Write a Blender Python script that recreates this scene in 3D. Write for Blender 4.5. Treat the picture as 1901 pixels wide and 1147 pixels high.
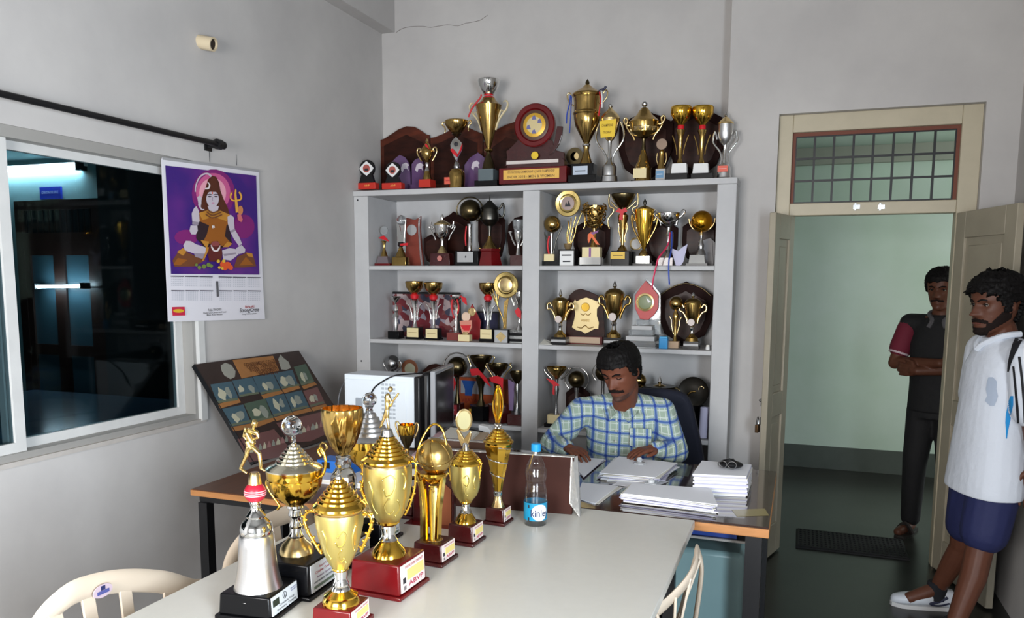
import bpy, math, random
from math import sin, cos, pi, radians, sqrt, exp, atan2
from mathutils import Vector, Matrix
random.seed(7)
S = bpy.context.scene
for o in list(bpy.data.objects): bpy.data.objects.remove(o)
COL = S.collection

# ------------------------------------------------------------------ camera
F_PX, PY, H = 1466.62, 693.55, 1.65          # focal length (px), principal row, eye height
YAW, PITCH, ROLL = radians(19.986), radians(6.872), radians(0.3326)
fwd = Vector((-sin(YAW)*cos(PITCH), cos(YAW)*cos(PITCH), -sin(PITCH)))
rgt0 = Vector((cos(YAW), sin(YAW), 0)); up0 = rgt0.cross(fwd)
rgt = cos(ROLL)*rgt0 + sin(ROLL)*up0; upv = -sin(ROLL)*rgt0 + cos(ROLL)*up0
CAM = Vector((0, 0, H))
cd = bpy.data.cameras.new('camera'); cam = bpy.data.objects.new('camera', cd); COL.objects.link(cam)
cam.matrix_world = Matrix(((rgt.x, upv.x, -fwd.x, 0), (rgt.y, upv.y, -fwd.y, 0), (rgt.z, upv.z, -fwd.z, H), (0, 0, 0, 1)))
cd.sensor_width = 36; cd.lens = F_PX*36/1901; cd.shift_y = (PY-573.5)/1901; cd.clip_start = .05
S.camera = cam

# ------------------------------------------------------------------ world, lights, exposure
w = bpy.data.worlds.new('world'); S.world = w; w.use_nodes = True
w.node_tree.nodes['Background'].inputs[0].default_value = (.75, .87, 1, 1)
w.node_tree.nodes['Background'].inputs[1].default_value = .8
S.view_settings.view_transform = 'Standard'; S.view_settings.look = 'None'
S.view_settings.gamma = 1; S.view_settings.use_curve_mapping = False
S.view_settings.exposure = 0.0

def area(name, loc, target, sx, sy, power, col):
    l = bpy.data.lights.new(name, 'AREA'); l.shape = 'RECTANGLE'; l.size = sx; l.size_y = sy
    l.energy = power; l.color = col
    o = bpy.data.objects.new(name, l); COL.objects.link(o); o.location = loc
    d = (Vector(target)-Vector(loc)).normalized()
    o.rotation_euler = d.to_track_quat('-Z', 'Y').to_euler()
    return o
# daylight through the window of the wall behind the camera and through the open side door next to it
area('daylight', (-1.25, -1.36, 1.62), (-1.35, 2.0, .5), 1.5, 1.3, 170, (1, .97, .95))
area('daylight', (1.12, -.18, 1.4), (-2.9, 1.9, .45), .9, 1.5, 215, (.80, .90, 1))
# the ceiling of the room bounces a little warm daylight; the corridor is open to the yard on its right
area('corridor_daylight', (3.6, 6.3, 1.9), (0, 6.9, 1.3), 1.5, 2.2, 72, (.96, 1, .97))

def P(u, v, Y):                      # the point at depth Y seen at pixel (u, v) of the 1901x1147 photograph
    d = rgt*((u-950.5)/F_PX) - upv*((v-PY)/F_PX) + fwd
    return CAM + d*(Y/d.y)
def PX(u, v, X):
    d = rgt*((u-950.5)/F_PX) - upv*((v-PY)/F_PX) + fwd
    return CAM + d*(X/d.x)
def PZ(u, v, Z):
    d = rgt*((u-950.5)/F_PX) - upv*((v-PY)/F_PX) + fwd
    return CAM + d*((Z-H)/d.z)
def PP(u, v, p0, n):
    d = rgt*((u-950.5)/F_PX) - upv*((v-PY)/F_PX) + fwd
    return CAM + d*((Vector(p0)-CAM).dot(n)/d.dot(n))
def KX(p): return (Vector(p)-CAM).dot(fwd)/F_PX   # metres per pixel at a point

# ------------------------------------------------------------------ materials
MATS = {}
def lin(c): return tuple(((x/255)/12.92 if x/255 <= .04045 else ((x/255+.055)/1.055)**2.4) for x in c)
def M(name, rgb, rough=.5, metal=0, spec=.5, noise=None, bump=None, coat=0, trans=0, ior=1.45, alpha=1, emit=0, aniso=0, stretch=None):
    if name in MATS: return MATS[name]
    m = bpy.data.materials.new(name); m.use_nodes = True; nt = m.node_tree
    b = nt.nodes['Principled BSDF']; c = lin(rgb)
    b.inputs['Base Color'].default_value = (*c, 1); b.inputs['Roughness'].default_value = rough
    b.inputs['Metallic'].default_value = metal; b.inputs['Specular IOR Level'].default_value = spec; b.inputs['IOR'].default_value = ior
    b.inputs['Coat Weight'].default_value = coat; b.inputs['Coat Roughness'].default_value = .08
    b.inputs['Transmission Weight'].default_value = trans; b.inputs['Alpha'].default_value = alpha
    if emit:
        b.inputs['Emission Color'].default_value = (*c, 1); b.inputs['Emission Strength'].default_value = emit
    tc = None
    if noise or bump:
        tc = nt.nodes.new('ShaderNodeTexCoord'); src = tc.outputs['Object']
        if stretch:
            mp = nt.nodes.new('ShaderNodeMapping'); mp.inputs['Scale'].default_value = stretch
            nt.links.new(src, mp.inputs[0]); src = mp.outputs[0]
    if noise:
        sc, amt = noise[0], noise[1]; c2 = lin(noise[2]) if len(noise) > 2 else tuple(x*(1-amt) for x in c)
        n = nt.nodes.new('ShaderNodeTexNoise'); n.inputs['Scale'].default_value = sc; n.inputs['Detail'].default_value = 6
        n.inputs['Roughness'].default_value = .6
        nt.links.new(src, n.inputs['Vector'])
        r = nt.nodes.new('ShaderNodeValToRGB'); r.color_ramp.elements[0].position = .35; r.color_ramp.elements[1].position = .68
        r.color_ramp.elements[0].color = (*c2, 1); r.color_ramp.elements[1].color = (*c, 1)
        nt.links.new(n.outputs[0], r.inputs[0]); nt.links.new(r.outputs[0], b.inputs['Base Color'])
    if bump:
        n2 = nt.nodes.new('ShaderNodeTexNoise'); n2.inputs['Scale'].default_value = bump[0]; n2.inputs['Detail'].default_value = 4
        nt.links.new(src, n2.inputs['Vector'])
        bp = nt.nodes.new('ShaderNodeBump'); bp.inputs['Strength'].default_value = bump[1]; bp.inputs['Distance'].default_value = bump[2] if len(bump) > 2 else .01
        nt.links.new(n2.outputs[0], bp.inputs['Height']); nt.links.new(bp.outputs[0], b.inputs['Normal'])
    MATS[name] = m
    return m

WALL = M('wall paint', (192, 189, 186), .85, noise=(1.7, 0, (180, 177, 175)), bump=(9, .12, .01))
CABP = M('cabinet paint', (192, 192, 192), .6, noise=(3, 0, (180, 180, 181)), bump=(12, .1, .01))
CEIL = M('ceiling paint', (150, 148, 145), .9)
CORR = M('corridor paint', (190, 206, 196), .85, noise=(1.3, 0, (178, 198, 182)), bump=(7, .1, .01))
SKIRT = M('corridor skirting', (76, 84, 78), .5, noise=(5, .2))
FLOOR = M('polished stone floor', (42, 42, 38), .3, noise=(2.2, 0, (27, 28, 25)), bump=(30, .03, .003))
DOORP = M('door paint', (158, 150, 132), .42, noise=(6, .1), bump=(14, .06, .004))
FRAMEP = M('door frame paint', (188, 178, 154), .42, noise=(6, .1))
RUST = M('red oxide paint', (110, 58, 40), .6)
ALU = M('white window frame', (205, 205, 203), .4, noise=(9, .08))
ALUG = M('grey window frame', (150, 148, 144), .45)
BLK = M('black metal', (20, 20, 22), .4)
BLKP = M('black plastic', (16, 16, 18), .35)
GOLD = M('bright gold', (234, 188, 76), .13, 1)
GSAT = M('satin gold', (224, 204, 124), .36, 1, bump=(120, .1, .002))
GDK = M('aged gold', (190, 158, 94), .18, 1, noise=(14, .25))
GLT = M('light gold', (234, 206, 132), .2, 1)
GPALE = M('pale gold', (232, 206, 150), .25, 1)
SILV = M('silver', (222, 222, 220), .1, 1)
BRUSH = M('brushed aluminium', (214, 214, 214), .3, 1, bump=(60, .15, .002), stretch=(.05, .05, 6))
CHROME = M('dull chrome', (190, 190, 190), .22, 1)
PEWT = M('dark pewter', (96, 94, 88), .32, 1, noise=(12, .3))
BRONZ = M('dark bronze', (104, 92, 66), .28, 1, noise=(12, .3))
MAROON = M('glossy maroon wood', (104, 14, 18), .22, spec=.4, noise=(8, .25), coat=.25)
MARDK = M('dark maroon wood', (64, 16, 16), .25, noise=(8, .3), coat=.4)
REDB = M('red plastic base', (190, 48, 36), .4)
BGLOSS = M('black gloss base', (12, 12, 14), .25, spec=.25, coat=.03)
WOODDK = M('dark brown wood', (56, 26, 18), .4, spec=.2, noise=(7, 0, (34, 15, 11)), coat=.02, stretch=(1, 1, 4))
WOODRB = M('red brown wood', (92, 42, 27), .42, spec=.25, noise=(5, 0, (54, 26, 18)), coat=.02, stretch=(1, 1, 4))
SHIELD = M('shield varnish', (38, 16, 13), .6, spec=.1, noise=(6, .4))
CREAM = M('cream plate', (222, 206, 158), .45)
GREYB = M('grey plate', (168, 168, 168), .4)
WHT = M('white card', (225, 225, 224), .6)
LILAC = M('lilac paper', (190, 188, 212), .7)
YELL = M('yellow label', (226, 190, 48), .5)
PINK = M('pink red label', (226, 178, 176), .5)
SALM = M('salmon label', (216, 96, 76), .5)
RED = M('red ribbon', (196, 24, 36), .45)
BLUER = M('blue ribbon', (40, 70, 160), .45)
CYAN = M('blue plastic', (28, 140, 200), .35)
ORNG = M('orange plastic', (222, 100, 44), .4)
DKINK = M('dark ink', (40, 40, 46), .6)
REDINK = M('red ink', (168, 40, 48), .6)
GOLDPR = M('gold print', (214, 168, 60), .35, .3)
PURP = M('purple acrylic', (98, 72, 110), .15, coat=.5)
NAVY = M('navy board', (30, 32, 62), .4)
CRYS = M('crystal', (245, 248, 250), .02, trans=1, ior=1.5)
CLOUDG = M('cloudy glass', (236, 238, 240), .2, trans=.55)
BLKBR = M('black bronze', (44, 40, 34), .35, .6)
ACRY = M('clear acrylic', (236, 240, 242), .03, trans=.85, ior=1.4)
TABLE = M('white laminate', (216, 214, 206), .28, noise=(30, .03))
EDGEW = M('orange wood edging', (186, 128, 76), .45, noise=(9, .2), stretch=(1, 6, 6))
TOPBR = M('brown laminate top', (104, 66, 46), .38, noise=(6, .3), stretch=(6, 1, 1))
BEIGE = M('beige plastic', (208, 192, 172), .4)
PAPER = M('paper', (240, 242, 248), .7)
PAPER2 = M('paper warm', (228, 226, 216), .7)
TEAL = M('pale teal steel', (118, 146, 148), .35)
NAVYF = M('navy fabric', (20, 24, 40), .8, bump=(200, .2, .003))
SKIN1 = M('brown skin', (112, 66, 48), .5, spec=.35, noise=(30, .12), bump=(160, .06, .002))
SKIN2 = M('dark brown skin', (94, 57, 42), .5, spec=.35, noise=(30, .12), bump=(160, .06, .002))
HAIR = M('black hair', (13, 11, 11), .6, spec=.2, bump=(90, .5, .01), stretch=(1, 1, .3))
BEARD = M('short black beard', (30, 22, 20), .8, spec=.15, bump=(300, .5, .003))

# ------------------------------------------------------------------ mesh helpers
class MB:
    def __init__(s): s.v = []; s.f = []; s.m = []
    def add(s, vs, fs, mi=0):
        n = len(s.v); s.v += [Vector(x) for x in vs]; s.f += [tuple(i+n for i in f) for f in fs]; s.m += [mi]*len(fs); return s
    def box(s, a, b, rot=0, c=None, mi=0, taper=1):
        x0, y0, z0 = a; x1, y1, z1 = b
        cx, cy = (x0+x1)/2, (y0+y1)/2
        vs = []
        for z, t in ((z0, 1), (z1, taper)):
            for x, y in ((x0, y0), (x1, y0), (x1, y1), (x0, y1)):
                vs.append(Vector((cx+(x-cx)*t, cy+(y-cy)*t, z)))
        if rot:
            c = Vector(c) if c else Vector((cx, cy, 0)); Rm = Matrix.Rotation(rot, 3, 'Z')
            vs = [Rm @ (v-Vector((c.x, c.y, 0))) + Vector((c.x, c.y, 0)) for v in vs]
        return s.add(vs, [(3, 2, 1, 0), (4, 5, 6, 7), (0, 1, 5, 4), (1, 2, 6, 5), (2, 3, 7, 6), (3, 0, 4, 7)], mi)
    def obox(s, c, ax, ay, az, mi=0):           # box from centre and three half-axis vectors
        c = Vector(c); vs = []
        for k in (-1, 1):
            for i, j in ((-1, -1), (1, -1), (1, 1), (-1, 1)):
                vs.append(c+ax*i+ay*j+az*k)
        return s.add(vs, [(3, 2, 1, 0), (4, 5, 6, 7), (0, 1, 5, 4), (1, 2, 6, 5), (2, 3, 7, 6), (3, 0, 4, 7)], mi)
    def lathe(s, c, prof, seg=24, axis=None, flute=None, mi=0, caps=True):
        # prof: (height along the axis, radius) from c
        c = Vector(c); az = Vector(axis).normalized() if axis else Vector((0, 0, 1))
        ax = az.orthogonal().normalized() if axis else Vector((1, 0, 0)); ay = az.cross(ax)
        vs = []; fs = []; n = len(prof)
        for h, r in prof:
            for k in range(seg):
                a = 2*pi*k/seg; rr = r
                if flute: rr = r*(1+flute[1]*(abs(cos(flute[0]*a/2+flute[2]*h))-.5))
                vs.append(c+az*h+(ax*cos(a)+ay*sin(a))*rr)
        for i in range(n-1):
            for k in range(seg):
                k2 = (k+1) % seg
                fs.append((i*seg+k, i*seg+k2, (i+1)*seg+k2, (i+1)*seg+k))
        if caps and prof[0][1] > 1e-5: fs.append(tuple(range(seg-1, -1, -1)))
        if caps and prof[-1][1] > 1e-5: fs.append(tuple((n-1)*seg+k for k in range(seg)))
        return s.add(vs, fs, mi)
    def ball(s, c, r, seg=20, sq=(1, 1, 1), rot=None, mi=0):
        rows = seg//2; c = Vector(c); vs = []; fs = []
        for i in range(rows+1):
            t = pi*i/rows
            for k in range(seg):
                a = 2*pi*k/seg; p = Vector((r*sin(t)*cos(a)*sq[0], r*sin(t)*sin(a)*sq[1], -r*cos(t)*sq[2]))
                if rot is not None: p = rot @ p
                vs.append(c+p)
        for i in range(rows):
            for k in range(seg):
                k2 = (k+1) % seg; fs.append((i*seg+k, i*seg+k2, (i+1)*seg+k2, (i+1)*seg+k))
        return s.add(vs, fs, mi)
    def tube(s, pts, r, seg=8, flat=1, mi=0, closed=False, fdir=None):
        pts = [Vector(p) for p in pts]; n = len(pts); rs = r if isinstance(r, (list, tuple)) else [r]*n
        vs = []; fs = []; prev = None
        for i, p in enumerate(pts):
            if closed: t = pts[(i+1) % n]-pts[i-1]
            else: t = pts[min(i+1, n-1)]-pts[max(i-1, 0)]
            t.normalize()
            if fdir is not None:
                b = Vector(fdir); a = t.cross(b)
                a = a.normalized() if a.length > 1e-4 else t.orthogonal(); b = a.cross(t)
            else:
                a = t.orthogonal() if prev is None else prev-t*prev.dot(t)
                if a.length < 1e-5: a = t.orthogonal()
                a.normalize(); prev = a; b = t.cross(a)
            for k in range(seg):
                an = 2*pi*k/seg; vs.append(p+(a*cos(an)+b*(sin(an)*flat))*rs[i])
        for i in range(n if closed else n-1):
            for k in range(seg):
                k2 = (k+1) % seg; i2 = (i+1) % n
                fs.append((i*seg+k, i*seg+k2, i2*seg+k2, i2*seg+k))
        if not closed:
            fs.append(tuple(range(seg-1, -1, -1))); fs.append(tuple((n-1)*seg+k for k in range(seg)))
        return s.add(vs, fs, mi)
    def prism(s, outline, d, mi=0):              # outline: 3D loop; d: extrusion vector
        n = len(outline); d = Vector(d); o = [Vector(p) for p in outline]
        vs = o+[p+d for p in o]
        fs = [tuple(range(n)), tuple(range(2*n-1, n-1, -1))]
        fs += [(i, (i+1) % n+0, (i+1) % n+n, i+n)[::-1] for i in range(n)]
        return s.add(vs, fs, mi)
    def poly(s, outline, mi=0):
        return s.add(outline, [tuple(range(len(outline)))], mi)
    def cap(s, p, q, r1, r2, seg=14):            # tapered capsule
        p, q = Vector(p), Vector(q); L = (q-p).length; pr = []
        for i in range(5): t = pi/2*(1-i/4); pr.append((-r1*sin(t), r1*cos(t)+1e-6))
        for i in range(5): t = pi/2*i/4; pr.append((L+r2*sin(t), r2*cos(t)+1e-6))
        return s.lathe(p, pr, seg, axis=(q-p) if L > 1e-6 else (0, 0, 1))

def crv(pts, n=4):                               # Catmull-Rom through points
    pts = [Vector(p) for p in pts]; out = []
    for i in range(len(pts)-1):
        a = pts[max(i-1, 0)]; b = pts[i]; c = pts[i+1]; d = pts[min(i+2, len(pts)-1)]
        for k in range(n):
            t = k/n
            out.append(.5*((2*b)+(c-a)*t+(2*a-5*b+4*c-d)*t*t+(3*b-a-3*c+d)*t**3))
    out.append(pts[-1]); return out

ROOT = {}
def empty(name, loc, label=None, cat=None, group=None):
    o = bpy.data.objects.new(name, None); COL.objects.link(o); o.location = loc; o.empty_display_size = .02
    ROOT[o] = Vector(loc); tag(o, label, cat, group); return o
def tag(o, label=None, cat=None, group=None, kind=None):
    if label: o['label'] = label
    if cat: o['category'] = cat
    if group: o['group'] = group
    if kind: o['kind'] = kind
    return o
def build(name, mb, mat, parent=None, label=None, bevel=0, ang=38, smooth=True, origin=None, subd=0):
    org = ROOT[parent] if parent is not None else (Vector(origin) if origin is not None else Vector((0, 0, 0)))
    me = bpy.data.meshes.new(name); me.from_pydata([v-org for v in mb.v], [], mb.f)
    for m in (mat if isinstance(mat, (list, tuple)) else [mat]): me.materials.append(m)
    if isinstance(mat, (list, tuple)): me.polygons.foreach_set('material_index', mb.m)
    me.validate(); me.update()
    if smooth:
        me.polygons.foreach_set('use_smooth', [True]*len(me.polygons)); me.set_sharp_from_angle(angle=radians(ang))
    o = bpy.data.objects.new(name, me); COL.objects.link(o)
    if parent is not None: o.parent = parent
    else: o.location = org
    ROOT[o] = org
    if label: o['label'] = label
    if bevel:
        b = o.modifiers.new('bevel', 'BEVEL'); b.width = bevel; b.segments = 2; b.limit_method = 'ANGLE'; b.angle_limit = radians(40)
    if subd:
        b = o.modifiers.new('subd', 'SUBSURF'); b.levels = subd; b.render_levels = subd
    return o
def struct(name, mb, mat, parent=None, **k):
    o = build(name, mb, mat, parent, **k)
    if parent is None: o['kind'] = 'structure'
    return o
TXT = {}
def text_mb(txt, origin, right, up, size, align='CENTER', shear=0, width=None):
    key = (txt, align, shear)
    if key not in TXT:
        cu = bpy.data.curves.new('t', 'FONT'); cu.body = txt; cu.align_x = align; cu.align_y = 'CENTER'; cu.size = 1; cu.shear = shear
        cu.resolution_u = 2; cu.offset = .012
        ob = bpy.data.objects.new('t', cu); COL.objects.link(ob)
        dg = bpy.context.evaluated_depsgraph_get(); me = bpy.data.meshes.new_from_object(ob.evaluated_get(dg))
        TXT[key] = ([tuple(v.co) for v in me.vertices], [tuple(p.vertices) for p in me.polygons])
        bpy.data.objects.remove(ob); bpy.data.curves.remove(cu); bpy.data.meshes.remove(me)
    vs, fs = TXT[key]; right = Vector(right).normalized(); up = Vector(up).normalized(); origin = Vector(origin)
    sx = size
    if width and vs:
        wd = max(v[0] for v in vs)-min(v[0] for v in vs); sx = width/wd
    mb = MB(); mb.add([origin+right*(v[0]*sx)+up*(v[1]*size) for v in vs], fs); return mb
def remesh(name, mb, mat, parent, voxel, smooth=4, label=None, noise=None, decim=None):
    o = build(name, mb, mat, parent, label)
    r = o.modifiers.new('r', 'REMESH'); r.mode = 'VOXEL'; r.voxel_size = voxel; r.use_smooth_shade = True
    if smooth:
        s = o.modifiers.new('s', 'SMOOTH'); s.factor = .5; s.iterations = smooth
    if decim:
        d = o.modifiers.new('d', 'DECIMATE'); d.ratio = decim
    dg = bpy.context.evaluated_depsgraph_get(); me = bpy.data.meshes.new_from_object(o.evaluated_get(dg))
    o.modifiers.clear(); old = o.data; o.data = me; bpy.data.meshes.remove(old)
    if not me.materials: me.materials.append(mat)
    me.polygons.foreach_set('use_smooth', [True]*len(me.polygons))
    return o
# ------------------------------------------------------------------ setting
XL, XR, YB, YD, YR, ZC = -2.876, 1.045, 5.17, 4.95, -1.3, 3.95
WY0, WY1, WZ0, WZ1 = .55, 3.25, .915, 2.222          # window opening of the left wall
struct('floor', MB().box((-8.4, -1.5, -.1), (6, 7.6, 0)), FLOOR)
struct('ceiling', MB().box((-3.05, -1.45, ZC), (1.25, 5.35, ZC+.1)), CEIL)
m = MB()
m.box((XL-.14, -1.45, 0), (XL, 5.35, WZ0)); m.box((XL-.14, -1.45, WZ1), (XL, 5.35, ZC))
m.box((XL-.14, -1.45, WZ0), (XL, WY0, WZ1)); m.box((XL-.14, WY1, WZ0), (XL, 5.35, WZ1))
struct('wall_left', m, WALL)
struct('wall_back', MB().box((XL, YB, 0), (-.455, YB+.18, ZC)), WALL)
m = MB()
m.box((-.455, YD, 0), (-.167, YB+.18, ZC)); m.box((.88, YD, 0), (5, YB+.18, ZC)); m.box((-.167, YD, 2.6), (.88, YB+.18, ZC))
struct('wall_door', m, WALL)
m = MB(); m.box((XR, -1.45, 0), (XR+.16, -.68, ZC)); m.box((XR, .32, 0), (XR+.16, YD, ZC)); m.box((XR, -.68, 2.25), (XR+.16, .32, ZC))
struct('wall_right', m, WALL)
m = MB(); m.box((XR+.02, -.68, 0), (XR+.12, -.64, 2.25)); m.box((XR+.02, .28, 0), (XR+.12, .32, 2.25)); m.box((XR+.02, -.64, 2.21), (XR+.12, .28, 2.25)); struct('door_3', m, FRAMEP)
m = MB()
WIN = [(-2.05, -.45)]
m.box((XL, YR-.14, 0), (XR, YR, .9)); m.box((XL, YR-.14, 2.3), (XR, YR, ZC))
for a, b in ((XL, -2.05), (-.45, XR)): m.box((a, YR-.14, .9), (b, YR, 2.3))
struct('wall_rear', m, WALL)
for i, (a, b) in enumerate(WIN):
    f = MB()
    for q in ((a, a+.04), (b-.04, b)): f.box((q[0], YR-.06, .9), (q[1], YR, 2.3))
    for q in ((.9, .94), (2.26, 2.3)): f.box((a+.04, YR-.06, q[0]), (b-.04, YR, q[1]))
    struct('window_%d' % (i+2), f, ALU)
struct('trim_1', MB().box((XL, -1.3, 3.364), (-2.772, YB, ZC)), WALL)          # beam along the left wall
m = MB()                                                                       # hairline crack of the plaster
pts = [P(u, v, YB-.001) for u, v in ((735, 61), (745, 54), (760, 50), (785, 49), (800, 51), (830, 46), (850, 48), (865, 43), (890, 38), (905, 28))]
m.tube(crv(pts, 3), .0016, 5); struct('trim_2', m, M('crack', (120, 112, 108), .9))

# corridor beyond the door
struct('wall_corridor', MB().box((-3.05, 7.37, 0), (6, 7.5, 3.3)), CORR)
struct('baseboard_corridor', MB().box((-3.05, 7.355, 0), (6, 7.37, .2)), SKIRT)
struct('wall_corridor_end', MB().box((-3.05, YB+.18, 0), (-2.95, 7.37, 3.3)), CORR)
struct('ceiling_corridor', MB().box((-3.05, YB+.18, 3.3), (4.6, 7.5, 3.4)), CEIL)
struct('trim_3', MB().box((-2.95, 7.31, 2.62), (4.6, 7.37, 2.76)), M('corridor ledge', (150, 154, 142), .8))

# dark room behind the window
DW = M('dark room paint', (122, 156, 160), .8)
DW2 = M('room paint darkened for shade', (40, 46, 48), .8)  # darkened copy of the room paint, shade of the unlit walls put into the colour
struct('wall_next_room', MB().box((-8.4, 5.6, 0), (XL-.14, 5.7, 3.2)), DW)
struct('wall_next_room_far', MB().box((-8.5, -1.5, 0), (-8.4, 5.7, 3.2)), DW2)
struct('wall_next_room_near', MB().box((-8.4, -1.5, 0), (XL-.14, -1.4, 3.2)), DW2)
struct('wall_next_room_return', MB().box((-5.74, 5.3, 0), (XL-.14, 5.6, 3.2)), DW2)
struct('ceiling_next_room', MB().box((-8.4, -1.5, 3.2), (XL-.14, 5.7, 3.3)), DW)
TUBE = M('lit tube', (226, 244, 255), .4, emit=90)
def tube_light(x0, x1, y, z, label):
    t = empty('tube_light', ((x0+x1)/2, y, z), label, 'light', 'tube lights of the next room')
    build('batten', MB().box((x0-.04, y-.035, z+.012), (x1+.04, y, z+.05)), WHT, t)
    build('tube', MB().lathe((x0, y-.05, z), [(0, .016), (x1-x0, .016)], 12, axis=(1, 0, 0)), TUBE, t)
    for x in (x0, x1): build('tube_holder', MB().box((x-.03, y-.075, z-.03), (x+.03, y, z+.05)), BLKP, t)
    return t
tube_light(-7.35, -6.2, 5.6, 2.63, 'lit tube light high on the wall above the blue sign, behind the window')
# its dark double door with glazed leaves, an added lit tube before it imitates a reflection in the glass
DRD = M('dark door wood', (38, 22, 18), .4)
d = MB()
for a, b in ((-7.07, -6.98), (-6.11, -6.02)): d.box((a, 5.56, 0), (b, 5.6, 2.35))
for a, b in ((2.26, 2.35), (1.96, 2.05)): d.box((-6.98, 5.56, a), (-6.11, 5.6, b))
dd = struct('door_2', d, DRD)
for i, (a, b) in enumerate(((-6.98, -6.545), (-6.545, -6.11))):
    lf = MB()
    for q in ((a, a+.07), (b-.07, b)): lf.box((q[0], 5.565, .02), (q[1], 5.595, 1.96))
    for q in ((.02, .3), (.9, 1.0), (1.84, 1.96)): lf.box((a+.07, 5.565, q[0]), (b-.07, 5.595, q[1]))
    l = build('door_leaf', lf, DRD, dd)
    build('leaf_panel', MB().box((a+.07, 5.585, .3), (b-.07, 5.595, 1.84)), M('glow lightened door glass', (48, 72, 82), .3), l)  # glass colour lightened to bring out the glow around the tube
bars = MB()
for i in range(12): x = -6.95+i*.073; bars.box((x, 5.57, 2.05), (x+.012, 5.58, 2.26))
build('transom_grille', bars, BLK, dd)['kind'] = 'stuff'
build('transom_pane', MB().box((-6.98, 5.585, 2.05), (-6.11, 5.595, 2.26)), M('dark door glass', (24, 40, 44), .12), dd)
t = empty('tube_light', (-6.45, 5.5, 1.55), 'added lit tube imitating the tube light reflection in the dark double door', 'light', 'tube lights of the next room')
build('tube', MB().lathe((-6.72, 5.47, 1.548), [(0, .014), (.56, .014)], 12, axis=(1, 0, .02)), TUBE, t)
for x, z in ((-6.75, 1.548), (-6.13, 1.56)): build('tube_holder', MB().box((x-.03, 5.44, z-.025), (x+.03, 5.5, z+.03)), BLKP, t)
build('batten', MB().box((-6.76, 5.50, 1.545), (-6.12, 5.52, 1.56)), M('batten dark', (60, 70, 74), .5), t)
sg = empty('wall_sign', (-6.62, 5.6, 2.35), 'blue name board above the dark door, behind the window', 'sign')
build('board', MB().box((-6.75, 5.58, 2.36), (-6.49, 5.6, 2.47)), M('sign blue', (24, 52, 170), .4), sg)
build('lettering', text_mb('ADMINISTRATIVE OFFICE', (-6.62, 5.578, 2.42), (1, 0, 0), (0, 0, 1), .035, width=.21), M('sign letters', (190, 210, 240), .5), sg)
tb = empty('table', (-4.6, 3.2, 0), 'dark glass topped table standing in the dark next room', 'table')
build('table_top', MB().box((-5.5, 2.2, .74), (-3.7, 4.4, .78)), M('dark blue top', (96, 124, 150), .12), tb)
for x in (-5.4, -3.8):
    for y in (2.3, 4.3): build('leg', MB().box((x-.03, y-.03, 0), (x+.03, y+.03, .74)), BLK, tb)

# the window in the left wall: two sliding sashes
X0 = XL
f = MB()
f.box((X0-.13, WY0, WZ0), (X0-.01, WY1, WZ0+.035)); f.box((X0-.13, WY0, WZ1-.045), (X0-.01, WY1, WZ1))
f.box((X0-.13, WY0, WZ0+.035), (X0-.01, WY0+.04, WZ1-.045)); f.box((X0-.13, WY1-.05, WZ0+.035), (X0-.01, WY1, WZ1-.045))
win = struct('window_1', f, ALUG)
build('window_jamb', MB().box((X0-.012, WY1-.03, WZ0), (X0+.012, WY1+.012, WZ1-.01)), ALU, win)
build('window_sill', MB().box((X0-.012, WY0, WZ0-.012), (X0+.006, WY1+.01, WZ0+.008)), M('sill plaster', (186, 180, 174), .8, noise=(8, .15)), win)
GL = bpy.data.materials.new('window glass'); GL.use_nodes = True; nt = GL.node_tree; nt.nodes.clear()
o_ = nt.nodes.new('ShaderNodeOutputMaterial'); mx = nt.nodes.new('ShaderNodeMixShader'); fr = nt.nodes.new('ShaderNodeFresnel'); fr.inputs[0].default_value = 1.16
tr = nt.nodes.new('ShaderNodeBsdfTransparent'); tr.inputs[0].default_value = (.62, .7, .72, 1); gl = nt.nodes.new('ShaderNodeBsdfGlossy'); gl.inputs['Roughness'].default_value = .02
nt.links.new(fr.outputs[0], mx.inputs[0]); nt.links.new(tr.outputs[0], mx.inputs[1]); nt.links.new(gl.outputs[0], mx.inputs[2]); nt.links.new(mx.outputs[0], o_.inputs[0])
GLC = GL.copy(); GLC.name = 'clear glass'; [n for n in GLC.node_tree.nodes if n.type == 'BSDF_TRANSPARENT'][0].inputs[0].default_value = (.96, .98, .97, 1)
def sash(y0, y1, x, nm='window_sash'):
    s = MB(); z0, z1 = WZ0+.035, WZ1-.045
    for a, b in ((y0, y0+.045), (y1-.045, y1)): s.box((x-.03, a, z0), (x, b, z1))
    for a, b in ((z0, z0+.04), (z1-.035, z1)): s.box((x-.03, y0+.045, a), (x, y1-.045, b))
    o = build(nm, s, ALU, win)
    build('pane', MB().box((x-.018, y0+.045, z0+.04), (x-.012, y1-.045, z1-.035)), GL, o)
sash(2.225, WY1-.05, X0-.075); sash(WY0+.04, 2.27, X0-.03)

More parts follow.
